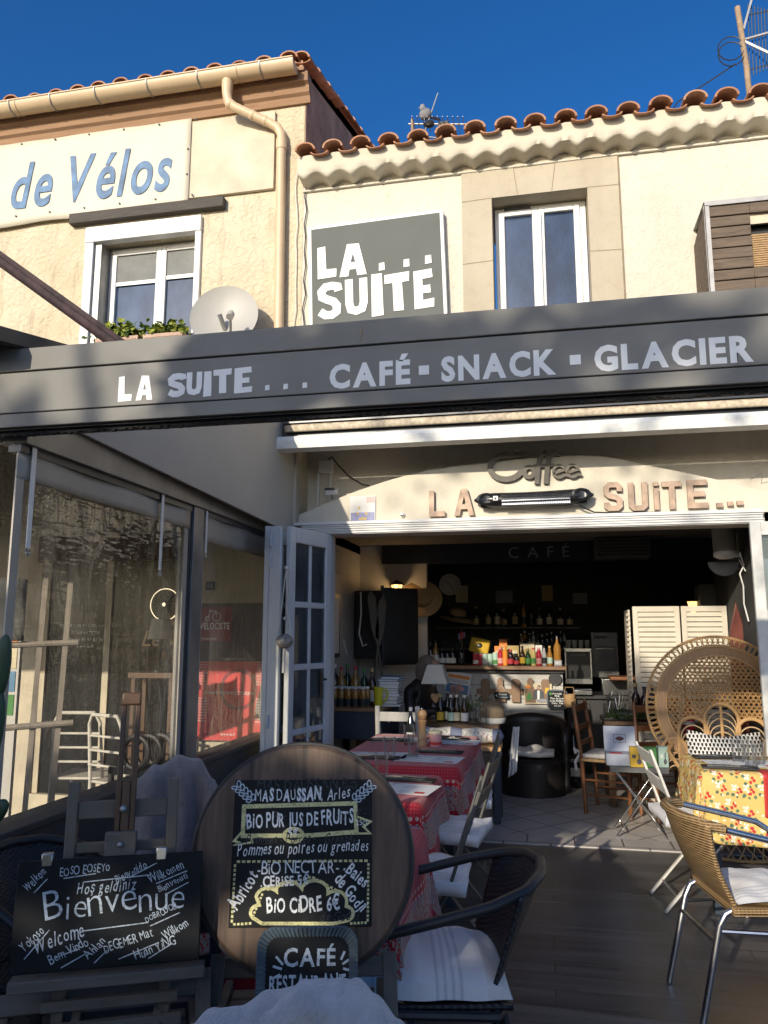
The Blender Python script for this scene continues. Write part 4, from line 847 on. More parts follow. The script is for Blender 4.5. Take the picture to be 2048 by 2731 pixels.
b = MB()
for s, z, h in (('OUVERT DE 9h à 20h non stop',1.56,.030),('RESERVATIONS',1.50,.030),('Tel 04 90 97 82 26',1.44,.032),('www.le.fr',1.385,.030)): text(b, s, h*1.25, MW(-3.86,6.055,z), 'r', align='c', gap=.12)
b.build('opening_hours', M['letterwhite'], N, smooth=False)
b = MB(); text(b, 'Le V', .19, MW(-3.33,6.05,1.40), 's', gap=.06); b.build('gold_script', M['gold'], N, smooth=False)
T = thing('price_board', 'tall red and black price board on the shop wall', 'poster', (-2.50, 5.985, 1.18))
b = MB(); b.bx(-.30,.30,-.006,0,-.53,.57); b.build('sheet', M['posterdark'], T, smooth=False)
b = MB(); b.poly([(-.30,-.52),(.30,-.52),(.30,-.40),(.22,-.30),(.26,-.10),(.30,.0),(.30,.10),(-.30,.10)], MW(0,-.0075,0)); b.build('red_field', M['redmat'], T, smooth=False)
b = MB(); b.bx(-.29,.0,-.008,-.0065,.26,.54); b.ribbon(arc(.08,-.12,.15,.15,0,360,32)[:-1],.028,MW(0,-.0078,0),closed=True); b.build('emblem_field', M['posterred'], T, smooth=False)
b = MB(); Mf = MW(0,-.0085,0); b.ribbon(arc(-.13,.46,.035,.035,0,360,20)[:-1], .006, Mf, closed=True); b.ribbon(arc(-.21,.445,.018,.018,0,360,16)[:-1], .006, Mf, closed=True); b.ribbon([(-.21,.445),(-.185,.50),(-.14,.51),(-.13,.46)], .006, Mf); b.ribbon([(-.2,.51),(-.175,.515)], .008, Mf)
text(b, 'VELOCISTE', .075, MW(-.275,-.0085,.36), 'b', width=.26); text(b, 'TARIFS VTT-VTC', .026, MW(.03,-.0085,.11), 'r', align='c'); text(b, 'TARIFS VELO ELECTRIQUE', .034, MW(.0,-.0085,-.16), 'b', align='c', width=.42); text(b, 'www.le.fr', .03, MW(0,-.0085,-.48), 'r', align='c'); text(b, 'TANDEMS', .03, MW(-.26,-.0085,.27), 'r')
rg = random.Random(2)
for k in range(9):
    for z0 in (.09, -.20):
        text(b, rg.choice(['1 heure','2 heures','semaine','journee','3 jours']), .021, MW(-.28,-.0085,z0-.022*k), 'r', width=.09); text(b, rg.choice(['10e','15e','25e','60e','120e']), .021, MW(.275,-.0085,z0-.022*k), 'r', align='r', width=.045)
b.build('lettering', M['letterwhite'], T, smooth=False)
T = thing('plaque', 'small dark square plaque on the wall above the price board', 'plaque', (-2.70, 5.99, 1.895)); b = MB(); b.bx(-.04,.04,-.01,0,-.035,.035); b.build('plate', M['ink'], T, bevel=.003); b = MB(); b.bx(-.026,-.004,-.012,-.0105,-.02,.02); b.bx(.004,.026,-.012,-.0105,-.02,.02); b.build('mark', M['ink2'], T, smooth=False)
# things standing outside that shop
T = thing('table_lamp', 'white shaded table lamp seen behind the plastic curtain', 'lamp', (-3.02, 5.78, 1.2))
b = MB(); b.lathe([(.10,.26),(.075,.42),(.072,.42),(.097,.26)], 24); b.build('lamp_shade', M['lampshade'], T); b = MB(); b.lathe([(.06,0),(.06,.015),(.012,.03),(.012,.28)], 16); b.build('stand', M['black'], T)
b = MB(); b.bx(-3.22,-2.84,5.66,5.9,1.16,1.20); 
for x in (-3.2,-2.88): b.bx(x,x+.03,5.68,5.71,0,1.16); b.bx(x,x+.03,5.86,5.89,0,1.16)
tag(b.build('stand_table', M['darkwood'], smooth=False), 'tall thin dark stand under the white lamp', 'stand')
T = thing('wheel_display', 'spoked bicycle wheel hung beside the curtain post', 'wheel', (-3.05, 5.90, 1.74))
b = MB(); b.tube([(.13*math.cos(a),0,.13*math.sin(a)) for a in [k*PI/14 for k in range(28)]], .008, 6, closed=True); b.build('rim', M['steel'], T)
b = MB()
for k in range(18): a = k*PI/9; b.tube([(0,.0,0),(.13*math.cos(a),0,.13*math.sin(a))], .0016, 4)
b.build('spokes', M['steel'], T)
b = MB(); b.tube([(0,-.03,0),(0,.03,0)], .016, 10); b.build('hub', M['steel'], T)
def pale_chair(x, y, rz, lab):
    T = thing('stacking_chair', lab, 'chair', (x, y, 0), rz, 'white chairs outside the shop')
    for sx in (-1, 1):
        b = MB(); b.tube([(sx*.2,.2,0),(sx*.19,.2,.45),(sx*.17,.25,.86)], .013, 8); b.build('leg', M['whitechair'], T); b = MB(); b.tube([(sx*.2,-.2,0),(sx*.2,-.19,.45)], .013, 8); b.build('leg', M['whitechair'], T)
    b = MB(); b.tube([(-.17,.25,.86),(-.13,.26,.93),(.13,.26,.93),(.17,.25,.86)], .013, 8); 
    for z in (.78,.68,.58): b.tube([(-.175,.235,z),(.175,.235,z)], .009, 6)
    b.build('backrest', M['whitechair'], T)
    b = MB(); b.bx(-.2,.2,-.2,.2,.445,.465); b.build('seat', M['whitechair'], T, bevel=.008)
pale_chair(-2.98, 5.35, 160, 'white slatted chair in sun behind the curtain, nearest the post'); pale_chair(-3.42, 5.5, 190, 'white slatted chair in sun behind the curtain, farther from the post')
T = thing('rolled_hose', 'coil of black tyres hung behind the low parapet', 'tyres', (-2.62, 4.75, .0))
for k in range(4):
    b = MB(); b.tube([(.09*math.cos(a)+k*.06, .05*k, .74+.10*math.sin(a)) for a in [j*PI/12 for j in range(24)]], .02, 8, closed=True); b.build('tyre', M['black'], T)
b = MB(); b.bx(-.2,.4,.02,.05,.60,.64); b.bx(-.2,-.17,.02,.05,0,.64); b.bx(.36,.4,.02,.05,0,.64); b.build('rack', M['black'], T, smooth=False)
T = thing('display_frame', 'tall rusty tube frame carrying a grey cloth panel behind the plastic', 'frame', (-3.12, 4.0, 0)); T.rotation_euler = (0, 0, R(35))
b = MB()
for x in (-.30, .20, .34): b.bar((x, .05, 0), (x+.04, .0, 1.95), .03, .03)
for z in (.42, .95, 1.42): b.tube([(-.34, 0, z), (.44, 0, z+.03)], .018, 8)
b.build('tube_frame', wood('peeling_paint', (.36,.31,.25), .8, 'Z', 9, .5, .3), T, smooth=False)
b = MB(); b.grid(lambda u, v: (-.28+u*.42, -.03-.03*math.sin(u*7)*math.sin(v*5), 1.46+v*.36), 12, 8); b.build('cloth_panel', plain('dark_grey_cloth', (.10,.10,.095), .85, var=.3), T, solid=.004)
for z, yy, lab in ((1.45,5.6,'blue printed'),): 
    T = thing('postcard_rack', 'narrow rack of printed cards at the far left edge', 'rack', (-3.75, 4.9, 0)); b = MB(); b.bx(-.12,.12,0,.03,.0,1.6); b.build('board', M['in_white'], T, smooth=False)
    for k, c in enumerate(('l_orange','l_cream','l_blue','l_green')):
        b = MB(); b.bx(-.10,.10,-.006,-.001,1.42-k*.16,1.56-k*.16); b.build('card', M[c], T, smooth=False)
# cactus pads near the left edge of the frame
T = thing('cactus', 'green prickly pear cactus leaning in at the left edge', 'cactus', (-1.675, 2.12, .0))
b = MB()
for c, r, q in (((-.03,0,.86),(.07,.025,.15),(0,14,0)), ((-.01,.02,1.17),(.055,.022,.17),(0,12,0)), ((.03,.02,1.40),(.03,.016,.10),(0,4,0)), ((.05,-.02,.96),(.035,.022,.085),(0,50,0))): b.ball(c, r, 18, Euler([R(a) for a in q]).to_matrix())
b.build('pad', M['cactus'], T)
b = MB(); b.lathe([(.10,0),(.13,.22),(.12,.22),(.11,.02)], 20); b.lathe([(.001,.19),(.12,.19)], 20); b.tube([(0,0,.19),(-.02,0,.76)], [.03,.025], 8); b.build('pot', M['terra_edge'], T)

# ================================================================ inside the cafe: room
b = MB(); b.bx(-1.98,-1.955,6.25,7.75,0,2.45); struct(b.build('boarded_wall', M['in_white'], smooth=False))
b = MB()
for k in range(11): b.bx(-1.956,-1.953,6.25,7.75,.2+k*.21,.204+k*.21)
struct(b.build('board_joints_wall', M['ink2'], smooth=False))
b = MB(); b.bx(-1.98,-1.22,8.22,8.3,0,2.45); b.bx(-1.98,-1.955,7.75,8.3,0,2.45); struct(b.build('grey_partition', M['in_white'], smooth=False))
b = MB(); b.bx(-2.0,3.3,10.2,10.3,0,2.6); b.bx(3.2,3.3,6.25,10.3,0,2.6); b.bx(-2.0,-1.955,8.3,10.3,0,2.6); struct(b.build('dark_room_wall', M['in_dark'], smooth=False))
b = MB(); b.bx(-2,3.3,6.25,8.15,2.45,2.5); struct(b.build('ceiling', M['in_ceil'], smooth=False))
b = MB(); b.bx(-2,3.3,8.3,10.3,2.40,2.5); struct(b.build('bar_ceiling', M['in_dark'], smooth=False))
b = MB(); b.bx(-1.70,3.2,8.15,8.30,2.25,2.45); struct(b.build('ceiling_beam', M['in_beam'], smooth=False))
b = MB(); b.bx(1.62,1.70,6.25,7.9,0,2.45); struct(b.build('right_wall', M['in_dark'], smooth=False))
b = MB(); text(b, 'CAFÉ', .165, MW(-.34,8.135,2.285), 'r', width=.62, gap=.55); tag(b.build('cafe_lettering', M['ink2'], smooth=False), 'pale thin letters of the word CAFÉ on the dark beam', 'lettering')
def spot(x, y, z, lab):
    T = thing('ceiling_spot', lab, 'spotlight', (x, y, z)); b = MB(); b.lathe([(.05,0),(.05,-.012),(.038,-.012),(.036,-.004)], 16); b.build('ring', M['steel'], T); b = MB(); b.lathe([(.034,-.005),(.001,-.004)], 16); b.build('bulb', M['spotglow'], T)
spot(-.80, 8.9, 2.399, 'lit recessed spotlight left of the CAFÉ letters'); spot(-.12, 8.6, 2.399, 'lit recessed spotlight below the CAFÉ letters'); spot(.85, 8.6, 2.399, 'dim recessed spotlight right of the CAFÉ letters')
# lantern, hats, clock, paddles and frames
T = thing('wall_lantern', 'lit metal wall lantern glowing amber on the grey partition', 'lantern', (-1.53, 8.14, 1.90))
b = MB(); b.lathe([(.035,0),(.062,.12),(.001,.121)], 6, cap=True); b.build('glass', M['lampglow'], T, smooth=False)
b = MB(); b.lathe([(.085,.12),(.085,.13),(.02,.165),(.001,.17)], 6)
for k in range(6): a = k*PI/3; b.tube([(.036*math.cos(a),.036*math.sin(a),0),(.064*math.cos(a),.064*math.sin(a),.12)], .004, 4)
b.lathe([(.04,-.012),(.04,0),(.001,.0)], 6); b.tube([(0,.08,.15),(0,.0,.17)], .008, 6); b.build('cage', M['black'], T, smooth=False)
lp = bpy.data.lights.new('lantern_lamp', 'POINT'); lp.energy = 1.6; lp.color = (1, .62, .28); lp.shadow_soft_size = .03; lo = bpy.data.objects.new('lantern_lamp', lp); COL.objects.link(lo); lo.parent = T; lo.location = (0, -.09, .02)
def hat(x, y, z, rot, band, lab):
    T = thing('hat', lab, 'hat', (x, y, z)); T.rotation_euler = rot
    b = MB(); b.lathe([(.001,.115),(.05,.118),(.085,.10),(.095,.06),(.10,.0),(.17,-.012),(.20,-.02),(.20,-.026),(.165,-.018),(.096,-.006)], 28, Matrix.Scale(1.12,4,(1,0,0))); b.build('crown', M['straw'], T)
    b = MB(); b.lathe([(.1015,.004),(.098,.035),(.0975,.035),(.1,.004)], 28, Matrix.Scale(1.12,4,(1,0,0))); b.build('band', M[band], T)
hat(-1.27, 8.20, 1.88, (R(80), 0, R(15)), 'darkwood', 'wide straw hat hung on the grey partition right of the lantern'); hat(-1.05, 9.6, 1.70, (R(8), R(10), 0), 'black', 'pale hat with black band resting on the back shelf')
T = thing('wall_clock', 'round pale clock face on the dark back wall', 'clock', (-1.06, 9.0, 2.07)); b = MB(); b.lathe([(.125,0),(.125,-.03),(.115,-.03),(.115,-.015)], 32, MAT((0,0,0),-90)); b.build('rim', M['in_white'], T)
b = MB(); b.lathe([(.001,-.014),(.115,-.014)], 32, MAT((0,0,0),-90), cap=False); b.build('face', M['ink2'], T, smooth=False)
b = MB(); b.bar((0,-.022,0),(-.05,-.022,.05),.008,.002,(0,1,0)); b.bar((0,-.024,0),(.04,-.024,-.06),.006,.002,(0,1,0))
for k in range(12): a = k*PI/6; b.box((.095*math.cos(a),-.021,.095*math.sin(a)), (.012,.002,.012))
b.build('hand', M['ink'], T, smooth=False)
for x, rt, z, lab in ((-1.66, 6, 1.35, 'tall carved wooden paddle with dark blade on the left wall'), (-1.55, -8, 1.40, 'second carved wooden paddle crossing behind the first one')):
    T = thing('paddle', lab, 'paddle', (x, 7.55, z-.45)); T.rotation_euler = (0, R(rt), 0)
    b = MB(); b.tube([(0,0,0),(0,0,.65)], .014, 8); T.scale = (.8,1,.8); b.build('shaft', M['oldwood'], T); b = MB(); b.prism([(-.03,.62),(.03,.62),(.055,.8),(.05,1.15),(0,1.24),(-.05,1.15),(-.055,.8)], .02, MW(0,.01,0)); b.build('blade', M['greywood'], T, bevel=.004)
T = thing('picture_frame', 'narrow dark framed sheet on the boarded wall beside the door', 'picture', (-1.945, 7.05, 1.58)); b = MB(); b.bx(-.006,.012,-.25,.25,-.30,.30); b.build('frame', M['black'], T, smooth=False); b = MB(); b.bx(.0125,.015,-.21,.21,-.26,.26); b.build('sheet', M['paper'], T, smooth=False)
T = thing('cabinet_door', 'open black glazed cabinet door reflecting bottles', 'cabinet door', (-1.60, 7.75, 1.57)); T.rotation_euler = (0, 0, R(38)); b = MB(); b.bx(0,.40,-.015,.015,-.38,.40); b.build('panel', M['blackgloss'], T, bevel=.003); b = MB(); b.bx(-.02,0,-.02,.02,-.40,.42); b.build('stile', M['alu_dk'], T, smooth=False)
b = MB(); b.bx(-1.93,-1.62,7.9,8.2,1.25,1.95); tag(b.build('cupboard', M['black'], bevel=.01), 'dark blue-black cupboard hanging behind the paddles', 'cupboard')
b = MB(); b.tube([(-1.80,7.6,1.92),(-1.79,7.58,1.7),(-1.81,7.58,1.5),(-1.77,7.58,1.38),(-1.73,7.58,1.4)], .008, 6); b.tube([(-1.9,7.3,1.45),(-1.86,7.3,1.3)], .006, 6); tag(b.build('rope', M['cotton']), 'pale knotted rope hanging in the dark left corner', 'rope')

# ================================================================ bar
BAR = thing('bar_counter', 'white boarded bar with wooden top at the back of the room', 'bar', (0, 8.4, 0)); BAR.location = (0, 0, 0)
b = MB(); b.bx(-1.48,.215,8.28,8.78,1.132,1.172); b.build('counter_top', M['counterwood'], BAR, bevel=.006)
b = MB(); b.bx(-1.45,.185,8.34,8.36,1.10,1.132); b.build('trim', M['black'], BAR, smooth=False)
b = MB()
for k in range(8): b.bx(-1.44,.175,8.40,8.72,.005+k*.138,.139+k*.138)
b.build('boarding', M['in_white'], BAR, bevel=.002)
b = MB(); b.bx(-.72,.13,8.375,8.398,.875,.93); b.build('rail', M['pegwood'], BAR, smooth=False)
for k, x in enumerate((-.624,-.469,-.309,-.159,-.004)):
    b = MB(); w = .045 if k % 2 == 0 else .03; b.prism([(-w,0),(w,0),(w,.21),(w-.02,.24),(-w+.02,.24),(-w,.21)] if k % 2 == 0 else [(-.055,0),(.055,0),(.055,.12),(w,.17),(w,.23),(.012,.25),(-.012,.25),(-w,.23),(-w,.17),(-.055,.12)], .016, MW(x,8.372,.795))
    tag(b.build('cutting_board', M['pegwood'], bevel=.003), ('leftmost plain','second from left, waisted','middle plain','fourth, waisted','rightmost plain')[k] + ' wooden cutting board hung on the bar front', 'board', 'cutting boards on the bar front')
def bottle(x, y, z, h, r, col, cap, lab_c, label, group=None, shape='wine', lz=(.12,.42), lw=1.0, name='bottle', cat='bottle', text_=None):
    T = thing(name, label, cat, (x, y, z), 0, group)
    if shape == 'wine': pf = [(r*.9,0),(r,.01),(r,h*.60),(r*.86,h*.68),(r*.42,h*.76),(r*.36,h*.80),(r*.36,h*.96)]
    elif shape == 'beer': pf = [(r*.9,0),(r,.008),(r,h*.50),(r*.88,h*.60),(r*.5,h*.74),(r*.38,h*.84),(r*.38,h*.96)]
    elif shape == 'juice': pf = [(r*.9,0),(r,.008),(r,h*.66),(r*.8,h*.76),(r*.52,h*.82),(r*.50,h*.93)]
    elif shape == 'can': pf = [(r*.85,0),(r,.008),(r,h*.93),(r*.86,h*.97)]
    else: pf = [(r*.9,0),(r,.008),(r,h*.72),(r*.9,h*.84),(r*.70,h*.9),(r*.70,h*.94)]
    b = MB(); b.lathe(pf, 16); b.build('body', M[col], T)
    if cap: rr = pf[-1][0]+.0025; b = MB(); b.lathe([(rr,h*.90),(rr,h*.99),(rr*.9,h),(.001,h)], 14); b.build('cap', M[cap], T)
    if lab_c:
        b = MB(); rr = r+.0012; n = 14; b.grid(lambda u, v: (rr*math.sin((u-.5)*PI*1.25), -rr*math.cos((u-.5)*PI*1.25), h*lz[0]+v*h*(lz[1]-lz[0])), n, 1); b.build('label', M[lab_c], T)
    return T
BX = lambda x: -1.394 + x/1000.0
spec = [(60,.31,.036,'b_dark','l_black',None,'wine','tall black wine bottle at the far left of the bar'), (100,.275,.036,'b_wine','l_black','l_white','wine','second wine bottle on the bar, white label, dark glass'), (146,.235,.03,'b_red','l_red',None,'wine','slim red bottle between wine bottles on the bar'),
 (187,.255,.034,'b_wine','l_black','l_cream','wine','wine bottle with cream label next to the slim red one'), (242,.255,.034,'b_amber','l_black','l_white','wine','rosé wine bottle with white label on the shaded bar'),
 (310,.18,.032,'b_dark','l_black','l_white','juice','first of three squat dark bottles with pale round labels'), (367,.18,.032,'b_dark','l_black','l_white','juice','middle one of three squat dark bottles on the bar'), (427,.185,.034,'b_dark','l_black','l_white','juice','last of three squat dark bottles near the crisps'),
 (518,.19,.034,'b_dark','l_black','l_black','juice','dark bottle with black label under the crisp bag'), (672,.13,.030,'l_red','steel','l_white','can','red and white striped can at the shadow side of the bar'), (722,.125,.030,'l_red','steel',None,'can','plain red can beside the grey ones'), (772,.125,.030,'l_mint','steel','l_white','can','grey-green can left of the mint carton, first'), (822,.125,.030,'l_mint','steel',None,'can','grey-green can left of the mint carton, second'),
 (880,.135,.030,'l_mint','l_white','l_green','can','mint carton with white lid at the shadow edge'), (931,.185,.029,'b_red','l_pink','l_pink','juice','bright red juice bottle next to the orange one in sun'), (982,.205,.029,'b_orange','l_orange','l_orange','juice','bright orange juice bottle in the sun'), (1040,.165,.031,'b_wine','l_red','l_red','juice','dark red bottle with white capitals in sun'), (1100,.125,.029,'b_dark','l_black','l_red','juice','smallest dark bottle in the sunlit row'),
 (1163,.205,.029,'b_brown','l_black','l_yellow','beer','brown beer bottle with yellow label in the sunlit row'), (1220,.185,.029,'b_green','l_gold','l_green','beer','green bottle with green label in the sunlit row'), (1278,.185,.029,'b_pale','l_red','l_green','juice','pale juice bottle with lime label in the sunlit row'), (1333,.185,.029,'b_red','l_pink','l_pink','juice','second bright red juice bottle, further along the sunlit row'), (1388,.20,.027,'b_clear','l_black','l_black','beer','clear bottle with black and white label'), (1445,.205,.029,'b_amber','l_gold','l_mint','beer','amber bottle with grey-green label near the tall one'), (1522,.31,.038,'b_amber','steel',None,'wine','tall amber oil bottle with pourer at the right end of the bar')]
for x, h, r, c, cp, lb, shp, lab in spec: bottle(BX(x), 8.37 + random.uniform(-.01,.02), 1.1725, h, r, c, cp, lb, lab, 'bottles on the bar', shp)
T = thing('number_card', 'small grey card with the number 183 at the bar end', 'card', (BX(1525), 8.305, 1.1735)); b = MB(); b.bx(-.038,.038,0,.004,.0,.06); b.build('card', M['ink2'], T, smooth=False); b = MB(); text(b, '183', .042, MW(0,-.002,.018), 'b', align='c'); b.build('number', M['letterwhite'], T, smooth=False)
def carton(x, y, z, w, d, h, m_, lab, rz=0, name='carton', cat='box', deco=None):
    T = thing(name, lab, cat, (x, y, z), rz); b = MB(); b.bx(-w/2,w/2,-d/2,d/2,0,h); b.build('box', M[m_], T, bevel=.003)
    b = MB(); b.bx(-w*.36,w*.36,-d/2-.0015,-d/2,h*.25,h*.75); b.build('front_label', M[deco or 'l_cream'], T, smooth=False); return T
carton(BX(905),8.52,1.1725,.08,.08,.20,'l_orange','orange carton standing behind the red juice bottle'); carton(BX(958),8.55,1.1725,.085,.08,.27,'l_orange','taller orange carton behind the orange juice bottle')
carton(BX(1055),8.56,1.1725,.13,.10,.205,'l_gold','brown carton behind the dark red bottle',4,deco='l_cream'); carton(BX(1215),8.60,1.1725,.15,.10,.225,'l_cream','cream paper carton behind the green bottle',-3,deco='l_gold'); carton(BX(1330),8.56,1.1725,.07,.06,.21,'paper','white crumpled packet behind the second red bottle',8,deco='ink2')
T = thing('crisp_packet', 'yellow crisp packet leaning over the shaded bar bottles', 'packet', (BX(690), 8.50, 1.30)); T.rotation_euler = (R(-10), R(12), 0); b = MB(); b.grid(lambda u, v: (-.10+.2*u, -.03*math.sin(PI*u)*math.sin(PI*v), v*.15), 12, 8); b.build('bag', M['l_yellow'], T, solid=.03); b = MB(); b.ball((0,-.04,.075),(.035,.006,.028),12); b.build('emblem', M['blackgloss'], T)
b = MB(); b.lathe([(.05,0),(.05,.13),(.045,.13)], 16); tag(b.build('cup', M['l_mint'], None, loc=(BX(690),8.50,1.1725)), 'pale cup under the leaning crisp packet', 'cup')
T = thing('flag', 'small British paper flag standing among the bar bottles', 'flag', (BX(530), 8.42, 1.1725)); b = MB(); b.tube([(0,0,0),(-.01,0,.36)], .003, 5); b.build('stick', M['straw'], T); b = MB(); b.grid(lambda u, v: (-.045+.075*u, .01*math.sin(u*5), .27+.06*v+.02*u), 8, 4); b.build('cloth', M['l_blue'], T, solid=.002)
b = MB(); Mf = MAT((-.0075,-.012,.31),90,0,0); b.ribbon([(-.035,-.035),(.035,.04)],.012,Mf); b.ribbon([(-.035,.025),(.035,-.02)],.012,MAT((-.0075,-.0125,.31),90,0,0)); b.ribbon([(0,-.04),(0,.045)],.014,MAT((-.0075,-.013,.31),90,0,0)); b.build('cross', M['red'], T, smooth=False)
# on the bar front
T = thing('advert_board', 'tilted printed board with orange heading on the bar front', 'board', (BX(478), 8.36, .985)); T.rotation_euler = (0, R(9), 0)
b = MB(); b.bx(-.135,.135,-.006,0,-.115,.115); b.build('sheet', M['paper'], T, smooth=False); b = MB(); b.bx(-.11,.12,-.008,-.0065,.05,.085); b.build('heading', M['l_orange'], T, smooth=False); b = MB(); b.bx(-.12,.12,-.008,-.0065,-.105,-.01); b.build('picture', M['l_blue'], T, smooth=False)
b = MB(); b.ball((-.04,-.008,-.05),(.035,.002,.028),12); b.ball((.045,-.008,-.055),(.035,.002,.028),12); b.build('plate_motif', M['l_pink'], T)
b = MB()
for k in range(3): b.bx(-.11,.11,-.008,-.0065,.008+k*.012,.013+k*.012)
b.build('print', M['ink2'], T, smooth=False)
T = thing('advert_poster', 'retro poster of a man in dinner jacket holding a drink', 'poster', (BX(1312), 8.362, .89)); b = MB(); b.bx(-.142,.142,-.005,0,-.105,.10); b.build('sheet', M['l_cream'], T, smooth=False)
b = MB(); Mf = MW(0,-.0065,0); b.poly([(-.055,-.06),(-.045,.02),(-.02,.045),(.03,.045),(.06,.01),(.065,-.06)], Mf); b.ball((.012,-.006,.07),(.018,.002,.018),10); b.build('jacket', M['ink'], T, smooth=False)
b = MB(); b.poly([(-.008,-.06),(-.006,.03),(.018,.03),(.014,-.06)], MW(0,-.0075,0)); b.build('shirt', M['letterwhite'], T, smooth=False); b = MB(); b.ball((.006,-.0075,.055),(.018,.002,.02),10); b.build('face', M['skin'], T)
b = MB(); b.poly([(-.11,-.08),(-.06,-.05),(-.08,.02),(-.12,-.03)], Mf); b.build('leaf_shape', M['l_green'], T, smooth=False); b = MB(); b.poly([(.07,.0),(.12,.0),(.115,.06),(.075,.06)], Mf); b.build('drink', M['l_yellow'], T, smooth=False); b = MB(); b.ball((-.10,-.0065,.068),(.028,.002,.02),10); b.build('badge', M['l_orange'], T); b = MB(); b.ball((.04,-.0068,-.075),(.06,.002,.022),10); b.build('plate', M['ink2'], T)
T = thing('wheel_clock', 'small black tyre shaped clock hung below the counter end', 'clock', (BX(1490), 8.36, 1.04)); b = MB(); b.lathe([(.038,-.03),(.052,-.036),(.064,-.025),(.066,0),(.001,.0)], 28, MAT((0,0,0),-90) @ Matrix.Scale(-1,4,(0,0,1))); b.build('tyre', M['black'], T); b = MB(); b.lathe([(.001,-.026),(.037,-.026)], 24, MAT((0,0,0),-90) @ Matrix.Scale(-1,4,(0,0,1)), cap=False); b.build('face', M['letterwhite'], T, smooth=False); b = MB(); b.lathe([(.010,-.03),(.022,-.03)], 20, MAT((0,0,0),-90) @ Matrix.Scale(-1,4,(0,0,1)), cap=False); b.build('dial_ring', M['ink'], T, smooth=False)
T = thing('slate_sign', 'black slate sign with white handwriting hung under the wheel clock', 'sign', (BX(1505), 8.35, .835)); b = MB(); b.prism([(-.105,-.07),(-.085,-.095),(.085,-.095),(.105,-.07),(.105,.07),(.085,.095),(-.085,.095),(-.105,.07)], .012, MW(0,0,0)); b.build('frame', M['bluegrey'], T, bevel=.004); b = MB(); b.prism([(-.092,-.065),(-.077,-.083),(.077,-.083),(.092,-.065),(.092,.065),(.077,.083),(-.077,.083),(-.092,.065)], .003, MW(0,-.0115,0)); b.build('slate', M['chalkboard'], T, smooth=False)
b = MB(); rg = random.Random(4)
for k, s in enumerate(('Formule','Midi','Plat du jour','avec dessert','Cafe. The','au jus')): text(b, s, .026, MW(.0,-.0155,.05-k*.024), 'b', align='c', jit=.6, rnd=rg)
b.build('handwriting', M['chalk'], T, smooth=False); b = MB(); b.tube([(-.05,-.004,.095),(-.015,-.004,.15),(.04,-.004,.095)], .002, 4); b.build('string', M['cotton'], T); b = MB(); b.ball((-.065,-.016,.055),(.016,.002,.016),10); b.build('lime_mark', M['l_green'], T)
T = thing('slate_sign', 'small black sign with heart hung on a waisted board in shadow', 'sign', (BX(935), 8.345, .865)); b = MB(); b.bx(-.072,.072,-.012,0,-.034,.034); b.build('slate', M['chalkboard'], T, bevel=.006); b = MB(); rg = random.Random(6); text(b, 'Bonne', .03, MW(.015,-.0135,.004), 's', align='c'); text(b, 'humeur', .03, MW(.015,-.0135,-.026), 's', align='c'); b.build('handwriting', M['chalkblue'], T, smooth=False); b = MB(); b.ball((-.05,-.0135,.0),(.010,.001,.012),10); b.build('heart', M['chalkblue'], T); b = MB(); b.tube([(-.06,-.004,.034),(.0,.01,.10),(.06,-.004,.034)], .002, 4); b.build('string', M['cotton'], T)

# back shelves, machines (in the dark)
for z, x0, x1, lab in ((1.585,-1.28,.42,'upper dark shelf of bottles behind the bar'), (1.33,-1.28,.25,'lower dark shelf of glasses behind the bar')):
    T = thing('back_shelf', lab, 'shelf', (0, 9.5, z)); b = MB(); b.bx(x0,x1,-.02,.24,-.02,0); b.build('board', M['oldwood_x'], T, bevel=.003)
    for x in (x0+.2,x1-.2): b = MB(); b.bar((x,.2,-.14),(x,.02,-.03),.015,.02); b.build('bracket', M['black'], T, smooth=False)
rg = random.Random(9)
for k in range(15):
    x = -1.22+k*.108+rg.uniform(-.02,.02)
    if -1.28 < x < -.86: continue
    bottle(x, 9.56, 1.586, rg.uniform(.2,.3), .033, rg.choice(['b_dark','b_brown','b_amber','b_green']), rg.choice(['l_black','l_gold']), rg.choice(['l_cream','l_black','l_gold']), 'dim spirit bottle standing on the upper back shelf', 'spirit bottles on the upper shelf')
def tumbler(x, y, z, h=.10, r=.034, lab='', group=None, name='glass_tumbler', full=False):
    T = thing(name, lab, 'glass', (x, y, z), 0, group); b = MB(); b.lathe([(.001,.012),(r*.80,.012),(r*.97,h),(r,h),(r*.86,0),(.001,0)], 20, cap=False); b.build('bowl', M['glass'], T)
    b = MB(); b.lathe([(r*.84,.0005),(r*.86,.012),(.001,.0125)], 20); b.build('base', M['glass'], T); return T
for k in range(6): tumbler(-1.2+k*.19, 9.55, 1.331, .12, .035, 'dim upside glass standing on the lower back shelf', 'glasses on the lower shelf')
T = thing('oven', 'stainless steel oven stack in the dark right of the bar', 'oven', (.68, 9.5, 1.06)); b = MB(); b.bx(-.14,.16,0,.3,-.06,.46); b.build('body', plain('dull_steel', (.16,.155,.15), .4, .5), T, bevel=.004); b = MB(); b.bx(-.12,.14,-.012,0,.02,.30); b.build('door', plain('dull_steel2', (.12,.118,.115), .35, .5), T, bevel=.004); b = MB(); b.bx(-.11,.04,-.006,0,.39,.42); b.build('badge', M['ink'], T, smooth=False); b = MB(); b.tube([(-.09,-.03,.27),(.11,-.03,.27)], .007, 6); b.build('handle', M['steel'], T)
